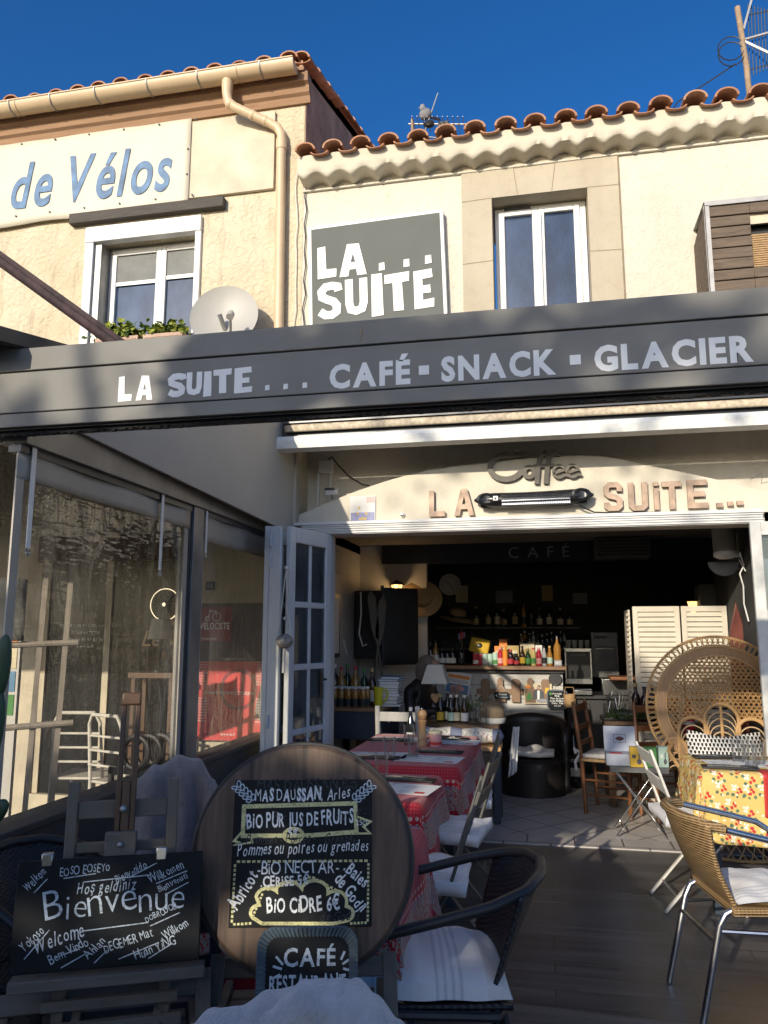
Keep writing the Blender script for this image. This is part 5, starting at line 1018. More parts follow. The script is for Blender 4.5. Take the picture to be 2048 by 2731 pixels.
T = thing('coffee_machine', 'black and steel espresso machine right of the bar', 'coffee machine', (.37, 9.2, .94)); b = MB(); b.bx(-.15,.15,0,.35,.0,.06); b.bx(-.15,-.13,-.02,.35,.06,.38); b.bx(.13,.15,-.02,.35,.06,.38); b.bx(-.15,.15,-.02,.35,.36,.40); b.bx(-.13,.13,.2,.35,.06,.36); b.build('body', M['steel'], T, bevel=.003); b = MB(); b.bx(-.13,.13,.05,.06,.06,.36); b.build('front_glass', M['blackgloss'], T, smooth=False); b = MB(); text(b, 'ESPRESSO', .035, MW(0,.045,.31), 'b', align='c'); b.build('lettering', M['ink2'], T, smooth=False)
b = MB(); b.bx(.19,1.4,8.9,9.6,.80,.84); b.bx(.22,1.4,8.95,9.6,0,.80); tag(b.build('back_worktop', M['black'], bevel=.004), 'dark worktop with steel edge right of the bar', 'worktop')
b = MB(); b.bx(.66,1.05,8.55,8.85,1.02,1.06); tag(b.build('wooden_ledge', M['chairwood'], bevel=.012), 'short brown wooden ledge beside the louvred screen', 'ledge')
b = MB(); b.bx(.60,.88,8.9,9.05,.84,1.02); b.bx(.28,.50,8.85,9.0,.84,.90); tag(b.build('plate_rack', M['steel'], bevel=.01), 'steel tray stand on the dark worktop', 'rack')
T = thing('basket', 'small wicker basket hung at the end of the bar', 'basket', (.235, 8.32, .76)); b = MB(); b.lathe([(.045,0),(.055,.05),(.06,.13),(.054,.13),(.05,.01)], 20, Matrix.Scale(.9,4,(0,1,0))); b.build('body', M['straw'], T); b = MB(); b.tube([(-.05,0,.13),(-.04,0,.2),(.04,0,.2),(.05,0,.13)], .004, 6); b.build('handle', M['straw'], T)
b = MB()
for k in range(5): b.box((0,0,.02+k*.016),(.115,.108,.004))
o = b.build('weave_band', M['straw'], T, smooth=False)
T = bottle(.13, 8.62, .005, .62, .075, 'b_dark', 'l_black', 'l_black', 'giant black display bottle standing on the floor at the bar end', None, 'wine', (.10,.50)); T.location = (.255, 8.2, .005)
b = MB(); b.bx(-.05,.05,-.082,-.0775,.11,.19); b.build('white_panel', M['l_white'], T, smooth=False); b = MB(); text(b, 'RICARD', .035, MW(0,-.0785,.25), 'b', align='c', width=.10); b.build('lettering', M['l_white'], T, smooth=False)
# ================================================================ inside: furniture
ins = 'bottles on the side table'
T = thing('side_table', 'slate blue side table with wooden top along the left wall', 'table', (-1.67, 7.0, 0))
b = MB(); b.bx(-.28,.29,-.32,.55,.835,.865); b.build('table_top', M['counterwood'], T, bevel=.004); b = MB(); b.bx(-.27,.27,-.30,.53,.60,.834); b.build('apron', M['slate'], T, smooth=False)
for x in (-.24,.24):
    for y in (-.27,.5): b = MB(); b.bx(x-.03,x+.03,y-.03,y+.03,.01,.60); b.build('leg', M['slate'], T, bevel=.004)
b = MB(); b.ball((.275,0,.72), .014, 10); b.build('knob', M['steel'], T)
b = MB(); b.bx(-1.72,-1.46,7.1,7.12,.25,.56); o = tag(b.build('crate', M['planter'], bevel=.004), 'pale crate side under the slate blue table', 'crate')
JX = [-1.835,-1.772,-1.709,-1.646,-1.575]
for r_, y in ((0, 6.76), (1, 6.83)):
    for k, x in enumerate(JX): bottle(x+r_*.02, y, .866, .175, .029, 'b_amber', 'l_white', 'l_black', 'glass jar with white lid and black label, ' + ('front' if r_ == 0 else 'back') + ' row on the side table', 'jars in the %s row on the side table' % ('front' if r_ == 0 else 'back'), 'jar', (.05,.42), name='jar', cat='jar')
for x, y, h, r, c, cp, lb, lab in ((-1.90,6.78,.30,.04,'b_clear','l_white','l_white','tall pale bottle with white cap at the left end of the side table'), (-1.83,6.98,.34,.038,'b_amber','l_red',None,'red capped bottle behind the jars, first'), (-1.80,7.08,.36,.036,'b_green','l_green',None,'dark green bottle behind the jars'), (-1.70,6.98,.35,.04,'b_amber','l_red','l_pink','red capped bottle behind the jars, second'), (-1.62,7.0,.33,.038,'b_green','l_green','l_green','bright green capped bottle behind the jars'), (-1.53,6.92,.33,.036,'b_brown','l_gold','l_white','brown gold capped bottle beside the yellow jug'), (-1.90,7.0,.36,.04,'b_wine','l_white','l_cream','tall dark bottle with white neck behind the pale one')):
    bottle(x, y, .866, h, r, c, cp, lb, lab, ins)
T = thing('jug', 'bright yellow jug on the side table beside the books', 'jug', (-1.455, 6.84, .866)); b = MB(); b.lathe([(.001,.004),(.032,.0),(.036,.02),(.04,.15),(.046,.17),(.042,.17),(.034,.02),(.001,.01)], 20); b.build('body', M['yellowjug'], T); b = MB(); b.tube([(.038,0,.14),(.07,0,.15),(.085,0,.12),(.075,0,.07),(.04,0,.035)], .008, 8); b.build('handle', M['yellowjug'], T)
z = .866; rg = random.Random(14)
for k, (c, w) in enumerate((('in_white',.17),('ink',.16),('l_cream',.15),('ink2',.165),('l_white',.14),('l_black',.15),('l_white',.17),('ink2',.18),('l_blue',.19),('l_blue',.17))):
    h = rg.uniform(.018,.034); T = thing('book', ('white','dark','cream','grey','thin white','thin black','wide white','wide grey','blue','topmost blue')[k] + ' book in the stack behind the yellow jug, %s from the bottom' % ('first','second','third','fourth','fifth','sixth','seventh','eighth','ninth','tenth')[k], 'book', (-1.36+rg.uniform(-.01,.01), 6.98, z), rg.uniform(-9,9), 'books stacked on the side table')
    b = MB(); b.bx(-w/2,w/2,-.11,.11,0,.003); b.bx(-w/2,w/2,-.11,.11,h-.003,h); b.bx(-w/2,-w/2+.004,-.11,.11,.003,h-.003); b.build('cover', M[c], T, smooth=False); b = MB(); b.bx(-w/2+.004,w/2-.006,-.105,.105,.003,h-.003); b.build('pages', M['paper'], T, smooth=False); z += h+.0006
b = MB(); b.tube([(-1.90,6.62,.80),(-1.86,6.6,.55),(-1.80,6.58,.02)], .008, 6); tag(b.build('door_stay', M['blackgloss']), 'thin black rod leaning below the side table edge', 'rod')
# benches, tables in the room
T = thing('small_table', 'wooden table holding beer bottles and lamp in the room', 'table', (-.72, 7.06, 0)); b = MB(); b.bx(-.40,.32,-.28,.28,.70,.735); b.build('table_top', M['darkwood'], T, bevel=.004)
for x in (-.36,.28):
    for y in (-.24,.24): b = MB(); b.bx(x-.025,x+.025,y-.025,y+.025,.01,.70); b.build('leg', M['slate'], T, bevel=.003)
T = thing('bench', 'slate blue bench with worn wooden top behind the red tables', 'bench', (-.70, 6.62, 0)); b = MB(); b.bx(-.42,.33,-.14,.14,.565,.60); b.build('seat', M['pepper'], T, bevel=.004)
for x in (-.38,.29):
    for y in (-.11,.11): b = MB(); b.bx(x-.028,x+.028,y-.028,y+.028,.01,.565); b.build('leg', M['slate'], T, bevel=.003)
b = MB(); b.bx(-.38,.29,-.012,.012,.18,.22); b.bx(.27,.31,-.11,.11,.18,.22); b.build('stretcher', M['slate'], T, smooth=False)
b = MB(); b.grid(lambda u, v: (-1.06+u*.71, 6.62+(.085+.006*math.sin(u*23))*math.cos(2*PI*v)*min(1,(math.sin(PI*min(max(u,.0),1))*5)**.5+.02), .668+(.062+.006*math.sin(u*19+1))*math.sin(2*PI*v)*min(1,(math.sin(PI*u)*5)**.5+.02)), 40, 20); tag(b.build('bolster_cushion', M['floral']), 'white floral bolster cushion with blue bands on the bench', 'cushion')
for x, y, c, cp, lb, lab in ((-.925,7.0,'b_dark','l_gold','l_yellow','dark beer bottle with yellow label on the room table'), (-.865,7.05,'b_dark','l_black','l_white','slim dark bottle with grey label second from the lamp'), (-.825,6.96,'b_dark','l_white','l_mint','dark bottle with mint label in the middle of the row'), (-.775,6.97,'b_brown','l_white','l_cream','brown bottle with cream label, second from the plant'), (-.705,6.94,'b_brown','l_white','l_white','brown bottle with big white label next to the plant')):
    bottle(x, y, .7355, .235, .032, c, cp, lb, lab, 'beer bottles on the room table', 'beer', (.06,.36))
bottle(-1.07, 6.28, .62, .30, .034, 'b_dark', 'l_white', 'l_white', 'dark bottle with white neck band behind the pepper mill', None, 'beer', (.05,.35))
for o_ in (0,): pass
T = thing('table_lamp', 'cream shaded table lamp with wooden heart on the room table', 'lamp', (-.975, 7.08, .7355)); b = MB(); q = [(.125,.30),(.055,.45)]; b.lathe([(.165,.325),(.092,.49),(.089,.49),(.162,.325)], 4, Matrix.Rotation(PI/4,4,'Z'), cap=False); b.lathe([(.001,.485),(.090,.488)], 4, Matrix.Rotation(PI/4,4,'Z'), cap=False); b.build('lamp_shade', M['lampshade'], T, smooth=False); b = MB(); b.lathe([(.055,0),(.055,.012),(.008,.02),(.007,.35)], 14); b.build('stem', M['black'], T)
b = MB(); b.prism([(x*.0032, z*.0032) for x, z in [(0,-17),(10,-6),(14,3),(13,9),(8,12),(3,11),(0,7),(-3,11),(-8,12),(-13,9),(-14,3),(-10,-6)]], .008, MW(0,-.012,.20)); b.build('heart', M['pepper'], T, bevel=.002)
T = thing('potted_plant', 'feathery green plant in a glass vase next to the beers', 'plant', (-.64, 7.02, .7355)); b = MB(); b.lathe([(.03,0),(.035,.11),(.033,.11),(.028,.005)], 16); b.build('vase', M['glass'], T)
b = MB(); rg = random.Random(21)
for k in range(26):
    a = rg.uniform(0,2*PI); l = rg.uniform(.06,.15); h = rg.uniform(.12,.26); p0 = Vector((0,0,.08)); p2 = Vector((l*math.cos(a), l*math.sin(a)*.7, h)); pm = (p0+p2)/2+Vector((0,0,.03)); b.m = 0; b.tube([p0,pm,p2], .0016, 4)
    for j in range(6):
        t_ = rg.uniform(.4,1); p = p0.lerp(p2,t_)+Vector((rg.gauss(0,.01),rg.gauss(0,.01),rg.gauss(0,.012))); s = rg.uniform(.008,.018); q = Euler((rg.uniform(0,3),rg.uniform(0,3),rg.uniform(0,6))).to_matrix(); b.m = rg.choice([0,0,1]); b.add([p+q@Vector(v) for v in ((0,-s,0),(s*.4,0,0),(0,s,0),(-s*.4,0,0))], [(0,1,2,3)])
b.build('foliage', [M['leaf'],M['leaf_y']], T, smooth=False, recalc=False)
for x, lab in ((-.60,'first glass beside the vase on the room table'), (-.535,'second glass beside the vase on the room table')): tumbler(x, 6.86, .7355, .13, .034, lab, None)
T = thing('wine_glass', 'stemmed wine glass at the bar side of the room table', 'glass', (-.50, 7.15, .7355)); b = MB(); b.lathe([(.034,0),(.034,.003),(.004,.008),(.004,.09),(.03,.12),(.036,.16),(.03,.20),(.0285,.20),(.034,.16),(.028,.122),(.001,.095)], 18, cap=False); b.build('bowl', M['glass'], T)
T = thing('burlap_bag', 'rounded burlap bag on the room table beside the vase', 'bag', (-.47, 7.0, .7355)); b = MB(); b.lathe([(.06,0),(.095,.02),(.105,.08),(.09,.14),(.05,.18),(.001,.19)], 22, Matrix.Scale(1.1,4,(1,0,0))); b.build('body', plain('burlap',(.27,.20,.12),.9,bump=.5,bscale=180), T); b = MB(); b.lathe([(.097,.0),(.108,.035),(.106,.045),(.095,.005)], 22, Matrix.Scale(1.12,4,(1,0,0))); b.build('folded_rim', M['cotton'], T)
T = thing('tea_towel', 'striped tea towel hanging off the table corner', 'towel', (-.35, 6.9, .0)); b = MB(); b.grid(lambda u, v: (.02+.10*u+.05*v*(1-u)-.03*(1-v)*u, -.16+.02*math.sin(u*9)+.02*v, .37+.36*v-.05*(1-u)*(1-v)), 14, 14); b.build('cloth', M['cushion'], T, solid=.004)
# old white chair by the lamp
T = thing('old_chair', 'chipped white wooden chair behind the red table', 'chair', (-1.20, 6.42, 0))
for x in (-.17,.17):
    b = MB(); b.tube([(x,.0,.004),(x,.02,.45),(x*.98,-.03,.915)], [.018,.02,.022], 8); b.build('leg', M['whitechair'], T); b = MB(); b.tube([(x,.36,.004),(x,.36,.44)], .018, 8); b.build('leg', M['whitechair'], T)
b = MB(); b.bar((-.17,-.02,.83),(.17,-.02,.83),.02,.075,(0,0,1)); b.bar((-.17,-.0,.62),(.17,-.0,.62),.018,.05); b.build('backrest', M['whitechair'], T, bevel=.004); b = MB(); b.bx(-.19,.19,-.02,.38,.44,.465); b.build('seat', M['whitechair'], T, bevel=.005)
# black tub chair
T = thing('tub_chair', 'black leather tub armchair with rumpled pale cushion by the bar', 'armchair', (-.15, 7.80, 0)); T.scale = (1.08, .9, .86); 
def tub(u, v, off=0):
    a = R(-20+220*u); rx, ry = .30-off, .30-off; s = math.sin(PI*u); top = .60+.24*s**.5 if s > 0 else .60
    return (rx*math.cos(a), ry*math.sin(a)*.95+.02, .05+(top-.05)*v)
b = MB(); b.grid(lambda u, v: tub(u,v), 28, 8); b.build('shell', M['leather'], T, solid=.06); b = MB(); b.lathe([(.285,.0),(.295,.36),(.26,.40),(.001,.41)], 30); b.build('seat', M['leather'], T)
b = MB(); b.grid(lambda u, v: (-.19+.38*u, -.26+.36*v, .45+.03*math.sin(u*8)*math.sin(v*6)+.035*math.sin(PI*u)*math.sin(PI*v)), 22, 18); b.build('cushion', M['cotton'], T, solid=.05)
# the seated woman behind the lamp
def skin_body(name, pts, edges, radii, mat, parent, sub=2, root=0):
    me = bpy.data.meshes.new(name); me.from_pydata(pts, edges, []); me.materials.append(mat); o = bpy.data.objects.new(name, me); COL.objects.link(o); o.parent = parent
    md = o.modifiers.new('skin', 'SKIN'); sv = me.skin_vertices[0].data
    for i, r in enumerate(radii): sv[i].radius = r if isinstance(r, tuple) else (r, r)
    sv[root].use_root = True; md.use_smooth_shade = True; q = o.modifiers.new('sub', 'SUBSURF'); q.levels = sub; q.render_levels = sub; return o
P = thing('person', 'seated person in black with grey blond hair, half hidden by the lamp', 'person', (-1.22, 7.50, 0), 62)
pts = [(0,.02,.50),(0,.0,.68),(.0,-.03,.88),(.01,-.05,1.0),(.03,-.08,1.075),(.05,-.12,1.18), (-.15,-.02,.97),(-.20,-.08,.76),(-.06,-.30,.80),(.06,-.36,.90), (.17,-.04,.97),(.24,-.14,.78),(.16,-.34,.82),(.12,-.38,.92), (-.10,-.05,.49),(-.11,-.42,.47),(-.11,-.44,.06),(.10,-.05,.49),(.11,-.42,.47),(.11,-.44,.06)]
ed = [(0,1),(1,2),(2,3),(3,4),(4,5),(3,6),(6,7),(7,8),(8,9),(3,10),(10,11),(11,12),(12,13),(0,14),(14,15),(15,16),(0,17),(17,18),(18,19)]
rd = [(.16,.12),(.15,.11),(.17,.11),(.10,.08),.05,.085,.06,.048,.036,.03,.06,.048,.036,.03,.09,.07,.045,.09,.07,.045]
skin_body('body', pts, ed, rd, M['black'], P)
b = MB(); b.ball((.055,-.155,1.175),(.068,.082,.095),16); b.ball((.07,-.238,1.165),(.012,.018,.018),8); b.build('face', M['skin'], P); b = MB(); b.ball((.035,-.228,1.19),.008,8); b.ball((.095,-.225,1.19),.008,8); b.box((.065,-.232,1.125),(.035,.008,.006)); b.build('eyes_and_mouth', M['darkwood'], P)
b = MB(); b.ball((.04,-.10,1.20),(.098,.10,.105),18)
for k in range(40):
    a = R(20+k*5.2); b.tube([(.04+.09*math.cos(a),-.10+.09*math.sin(a),1.22),(.04+.105*math.cos(a),-.10+.10*math.sin(a),1.13),(.04+.10*math.cos(a),-.10+.095*math.sin(a),1.06+.012*(k%3))], [.016,.015,.006], 5)
b.build('hair', M['hair'], P)
for s, cx, cy, cz in ((-1,.06,-.37,.925), (1,.12,-.39,.945)):
    b = MB(); b.ball((cx,cy,cz),(.030,.022,.036),12)
    for k in range(4): x = cx-.024+k*.016; b.tube([(x,cy,cz+.025),(x,cy-.01,cz+.06+.006*(k in (1,2))),(x,cy-.022,cz+.085+.008*(k in (1,2)))], [.0085,.0075,.006], 7)
    b.tube([(cx-.026*s,cy-.006,cz),(cx-.045*s,cy-.02,cz+.025),(cx-.045*s,cy-.03,cz+.05)], [.010,.009,.007], 7); b.build('hand', M['skin'], P)

# louvred screen and things around it
T = thing('louvred_screen', 'cream folding louvred screen catching sun at the right of the room', 'screen', (1.2, 7.45, 0))
for x0, x1 in ((-.40,.008),(.022,.41)):
    b = MB(); st = .045; b.bx(x0,x0+st,-.012,.012,.02,1.75); b.bx(x1-st,x1,-.012,.012,.02,1.75)
    for z in (.02,.86,1.70): b.bx(x0+st,x1-st,-.012,.012,z,z+.05)
    p = b.build('screen_panel', M['shutter'], T, bevel=.002); b = MB()
    for k in range(36):
        z = .10+k*.045
        if .82 < z < .93: continue
        b.box(((x0+x1)/2, 0, z), (x1-x0-2*st, .006, .040), Euler((R(-24),0,0)).to_matrix())
    b.build('louvre', M['shutter'], p, smooth=False)
b = MB(); b.bx(-.44,-.425,-.01,.35,.02,1.72); p = b.build('screen_panel', M['shutter'], T, smooth=False); b = MB()
for k in range(36): b.box((-.443,.0,.1+k*.045),(.03,.04,.012),Euler((R(20),0,0)).to_matrix())
b.build('louvre', M['shutter'], p, smooth=False)
b = MB(); b.bx(1.625,1.66,7.2,7.5,.01,1.85); tag(b.build('door_post', M['shutter'], bevel=.004), 'cream wooden post at the right end of the louvred screen', 'post')
b = MB(); b.prism([(-.06,0),(.06,0),(.075,.9),(.06,1.5),(0,1.75),(-.06,1.5),(-.075,.9)], .03, MW(1.58,6.98,.02)); tag(b.build('painted_board', wood('red_brown_board',(.19,.05,.035),.4,'Z',7,.5), None, bevel=.006), 'narrow red brown grained board leaning beside the screen', 'board')
T = thing('ceiling_speaker', 'white cylindrical outdoor speaker lamp hung inside the opening', 'speaker', (1.475, 6.72, 2.12)); b = MB(); b.lathe([(.09,.04),(.092,.30),(.001,.30)], 26, Euler((R(-4),0,0)).to_matrix().to_4x4()); b.build('body', plain('speaker_grey',(.42,.41,.38),.6), T); b = MB(); b.lathe([(.001,-.012),(.06,-.008),(.093,.012),(.092,.04)], 26, Euler((R(-4),0,0)).to_matrix().to_4x4()); b.build('cap', M['letterwhite'], T); b = MB(); b.bx(.07,.11,.0,.03,.0,.03); b.bx(.08,.10,.0,.12,.02,.2); b.build('bracket', M['letterwhite'], T, smooth=False)
b = MB(); b.tube([(1.58,6.70,2.16),(1.60,6.68,2.05),(1.56,6.66,1.98),(1.58,6.66,1.88),(1.575,6.66,1.74),(1.60,6.66,1.6)], .006, 6); b.tube([(1.57,6.7,2.1),(1.61,6.68,2.0)], .005, 6); tag(b.build('white_cable', M['letterwhite']), 'white twisted cable dangling below the cylindrical speaker', 'cable')
b = MB(); b.grid(lambda u, v: (1.5+.13*math.cos(PI+PI*u)*v, 6.9, 2.1-.12*math.sin(PI*u)*v), 16, 4); tag(b.build('fan_grille', M['ink2'], solid=.01), 'half round dark grille below the white speaker', 'grille')
b = MB(); b.bx(1.50,1.92,8.0,8.3,1.2,1.98); tag(b.build('grey_cabinet', plain('grey_cabinet',(.13,.125,.115),.7), bevel=.006), 'dull grey cabinet above the louvred screen', 'cabinet')
T = thing('wall_sconce', 'amber glowing sconce half hidden by the grey cabinet', 'lamp', (1.46, 8.2, 1.82)); b = MB(); b.lathe([(.02,-.12),(.05,.0),(.001,.0)], 6); b.build('glass', M['lampglow'], T, smooth=False); b = MB(); b.lathe([(.07,.0),(.07,.01),(.001,.03)], 6); b.build('cap', M['black'], T, smooth=False)
T = thing('ice_board', 'white board with upright red painted capitals beside the right door', 'sign', (1.545, 6.12, 1.25)); T.rotation_euler = (0, 0, R(62)); b = MB(); b.bx(0,.42,-.008,.008,-.80,.93); b.build('board', M['in_white'], T, smooth=False); b = MB(); b.bx(-.022,0,-.012,.012,-.82,.80); b.build('batten', M['shutter'], T, smooth=False)
b = MB(); x = 0
for s, z in (('A',.10),('C',.38),('S',.68)): text(b, s, .30, MW(.20,-.0095,z,90), 'h')
b.build('lettering', M['red'], T, smooth=False)
T = thing('folding_door', 'worn white folding door with photo sheets in its panes', 'door', (1.475, 5.93, 0))
b = MB(); b.bx(0,.075,-.02,.02,.01,2.30); b.bx(.52,.60,-.02,.02,.01,2.30); b.bx(.075,.52,-.02,.02,2.20,2.30); b.bx(.075,.52,-.02,.02,1.60,1.67); b.bx(.075,.52,-.02,.02,.95,1.02); b.bx(.075,.52,-.02,.02,.01,.35); b.build('frame', M['doorwhite'], T, bevel=.006)
for z0, z1 in ((1.67,2.20),(1.02,1.60),(.35,.95)): b = MB(); b.bx(.075,.52,-.004,.004,z0,z1); b.build('pane', M['doorglass'], T, smooth=False)
b = MB(); b.grid(lambda u, v: (.085+.42*u, .02+.006*math.sin(u*30), 1.68+.50*v), 30, 2); b.build('net_curtain', M['lampshade'], T, solid=.002)
b = MB(); b.bx(.08,.515,.008,.012,1.03,1.59); b.build('photo_sheet', plain('crowd_photo',(.20,.30,.48),.5,var=1.0,scale=7), T, smooth=False)
b = MB(); rg = random.Random(3)
for k in range(46): b.m = k % 3; b.ball((.10+rg.random()*.4,.0065,1.14+rg.random()*.28*(.6+.4*rg.random())),(rg.uniform(.012,.03),.001,rg.uniform(.012,.03)),8)
b.build('photo_figures', [M['ink'],M['letterwhite'],M['skin']], T); b = MB(); b.ball((.14,-.03,1.72),.025,14); b.build('knob', plain('brass',(.45,.30,.10),.25,1), T)

# folded door leaf on the left
def bifold(hx, hy, rz, lab):
    T = thing('folding_door', lab, 'door', (hx, hy, 0), rz); W_ = .585
    b = MB(); s = .075
    b.bx(0,s,-.02,.02,.01,2.285); b.bx(W_-s,W_,-.02,.02,.01,2.285); b.bx(s,W_-s,-.02,.02,2.17,2.285); b.bx(s,W_-s,-.02,.02,.01,.30)
    zs = [.30,.80,1.26,1.715,2.17]
    for z in zs[1:-1]: b.bx(s,W_-s,-.014,.014,z-.022,z+.022)
    b.bx(W_/2-.018,W_/2+.018,-.013,.013,.30,2.17); b.build('frame', M['door'], T, bevel=.007)
    for a in range(4):
        for c in (0, 1):
            x0, x1 = (s, W_/2-.018) if c == 0 else (W_/2+.018, W_-s); b = MB(); b.bx(x0,x1,-.003,.003,zs[a]+(.022 if a else 0),zs[a+1]-(.022 if a < 3 else 0)); b.build('pane', M['doorglass'], T, smooth=False)
    return T
d1 = bifold(-1.665, 5.93, 255, 'blue-white glazed folding door leaf with dark handle, nearest the opening')
b = MB(); b.bx(.13,.155,.02,.035,1.02,1.22); b.tube([(.142,.03,1.16),(.142,.07,1.16),(.22,.075,1.16)], .008, 8); b.build('handle', M['black'], d1)
d2 = bifold(-1.935, 5.90, 267, 'blue-white folded door leaf seen on edge beside the curtain')
for k, z in enumerate((2.13,1.98,.85,.5)): b = MB(); b.tube([(.597,.035,z),(.597,.035,z+.09)], .011, 8); b.build('hinge', M['door'], d2)
b = MB(); b.bx(.545,.585,.022,.11,.02,2.28); b.build('hinge_post', M['door'], d2, bevel=.006)
T = thing('hanging_shell', 'shell ball in a knotted rope hanger on the folded door', 'ornament', (-1.80, 5.27, 1.45)); b = MB(); b.ball((0,0,0),(.062,.062,.052),16); b.build('ball', plain('shell_mosaic',(.36,.33,.29),.5,var=.9,scale=60,bump=.4), T)
b = MB(); b.tube([(0,.0,.50),(-.03,0,.2),(-.055,0,.03)], .0045, 5); b.tube([(0,0,.50),(.02,0,.22),(.05,0,.03)], .0045, 5); b.tube([(0,.02,.50),(.005,.02,.2),(.0,.03,.04)], .0045, 5); b.tube([(0,0,-.05),(-.004,0,-.22)], .012, 6); b.ball((0,0,.16),.014,8); b.build('rope', M['cotton'], T); b = MB(); b.ball((0,.01,.52),.016,10); b.build('knob', M['letterwhite'], T)
# right back: table with wooden chairs, wine, garland
def ladder_chair(x, y, rz, lab, pad):
    T = thing('wooden_chair', lab, 'chair', (x, y, 0), rz, 'brown wooden chairs round the inner table')
    for sx in (-.19,.19):
        b = MB(); b.tube([(sx,.17,.004),(sx,.19,.45),(sx*.95,.25,.92)], [.017,.02,.017], 8); b.build('leg', M['chairwood'], T); b = MB(); b.tube([(sx*1.05,-.2,.004),(sx*1.05,-.2,.45)], [.016,.02], 8); b.build('leg', M['chairwood'], T)
    b = MB()
    for z, h in ((.86,.06),(.70,.045),(.57,.04)): yy = .19+.06*(z-.45)/.47; b.bar((-.18,yy,z),(.18,yy,z),.018,h)
    b.build('backrest', M['chairwood'], T, bevel=.004); b = MB(); b.bx(-.21,.21,-.22,.2,.43,.455); b.build('seat', M['straw'], T, bevel=.008)
    b = MB()
    for z in (.16,.28): b.tube([(-.195,-.2,z),(-.19,.18,z)], .010, 6); b.tube([(.195,-.2,z),(.19,.18,z)], .010, 6); b.tube([(-.19,-.2,z+.04),(.19,-.2,z+.04)], .010, 6)
    b.build('stretcher', M['chairwood'], T)
    if pad: b = MB(); b.grid(lambda u, v: (-.2+.4*u,-.2+.38*v,.475+.02*math.sin(PI*u)*math.sin(PI*v)), 10, 10); b.build('pad', M['cotton'], T, solid=.03); b = MB(); b.tube([(-.19,.2,.5),(-.23,.24,.53),(-.26,.22,.5)], .012, 6); b.tube([(-.19,.2,.5),(-.21,.24,.42),(-.22,.23,.36)], .012, 6); b.build('tie', M['cotton'], T)
ladder_chair(.52, 7.15, 72, 'brown wooden chair with tied pale pad at the room centre', True); ladder_chair(.98, 6.95, 15, 'brown wooden chair half hidden behind the tea box table', False)
T = thing('inner_table', 'dark wooden table with green garland behind the brown chairs', 'table', (.92, 7.62, 0)); b = MB(); b.bx(-.42,.42,-.3,.3,.70,.735); b.build('table_top', M['darkwood'], T, bevel=.004)
for x in (-.37,.37):
    for y in (-.25,.25): b = MB(); b.bx(x-.03,x+.03,y-.03,y+.03,.006,.70); b.build('leg', M['darkwood'], T, bevel=.003)
b = MB(); rg = random.Random(31)
for k in range(520):
    p = Vector((.52+rg.random()*.42, 7.34+rg.gauss(0,.03), .76+abs(rg.gauss(0,.035)))); s = rg.uniform(.01,.02); q = Euler((rg.uniform(0,3),rg.uniform(0,3),rg.uniform(0,6))).to_matrix(); b.add([p+q@Vector(v) for v in ((0,-s,0),(s*.3,0,0),(0,s,0),(-s*.3,0,0))], [(0,1,2,3)])
tag(b.build('garland', M['leaf'], smooth=False, recalc=False), 'dark green fir garland lying on the inner table edge', 'garland')
for x, y, h, c, lb, lab in ((1.10,7.38,.30,'b_wine','l_black','wine bottle in front of the louvred screen, first'), (1.17,7.40,.32,'b_wine','l_gold','wine bottle in front of the louvred screen, gold capped'), (1.03,7.42,.33,'b_wine','l_gold','tallest wine bottle in front of the louvred screen'), (1.24,7.36,.30,'b_dark','l_black','last wine bottle next to the wicker chair edge')): bottle(x-.24, y, .7355, h, .037, c, lb, 'l_black', lab, 'wine bottles on the inner table')
for x, lab in ((.56,'jar of cutlery on the inner table, left'), (.66,'jar with straws on the inner table, right')):
    T = thing('cutlery_jar', lab, 'jar', (x, 7.5, .7355)); b = MB(); b.lathe([(.05,0),(.055,.14),(.053,.14),(.047,.005)], 18); b.build('jar', M['glass'], T); b = MB()
    for k in range(5): b.tube([(rg.uniform(-.03,.03),rg.uniform(-.03,.03),.01),(rg.uniform(-.05,.05),rg.uniform(-.03,.03),rg.uniform(.18,.26))], .004, 5)
    b.build('cutlery', M['steel'], T)
carton(.70,7.42,.7355,.16,.12,.09,'in_dark','grey box with white cloth on the inner table',0,deco='ink2')

# more of the dim clutter behind the bar
rg = random.Random(77)
for k in range(11): bottle(-.28+k*.052+rg.uniform(-.008,.008), 9.6, 1.331, rg.uniform(.15,.21), .022, rg.choice(['b_dark','b_amber','b_green','b_clear']), rg.choice(['l_white','l_gold','l_black']), rg.choice(['l_white','l_cream','l_black']), 'dim small bottle standing on the lower back shelf', 'small bottles on the lower shelf')
for k in range(4):
    T = thing('cup_stack', 'stack of white cups on top of the coffee machine', 'cups', (.27+k*.07, 9.3, 1.342), 0, 'cup stacks on the coffee machine')
    for j in range(3): b = MB(); b.lathe([(.018,0),(.030,.045),(.028,.045),(.016,.006),(.001,.006)], 14, cap=False); b.build('cup', M['in_white'], T, loc=(0,0,j*.022))
T = thing('ceiling_unit', 'dark louvred unit hung under the ceiling beam at the right', 'air unit', (.78, 7.95, 2.30)); b = MB(); b.bx(-.26,.26,-.12,.18,-.06,.14); b.build('casing', plain('dull_casing',(.10,.095,.085),.6), T, bevel=.01); b = MB()
for k in range(5): b.bx(-.24,.24,-.128,-.121,-.04+k*.034,-.022+k*.034)
b.build('louvre', M['in_dark'], T, smooth=False)
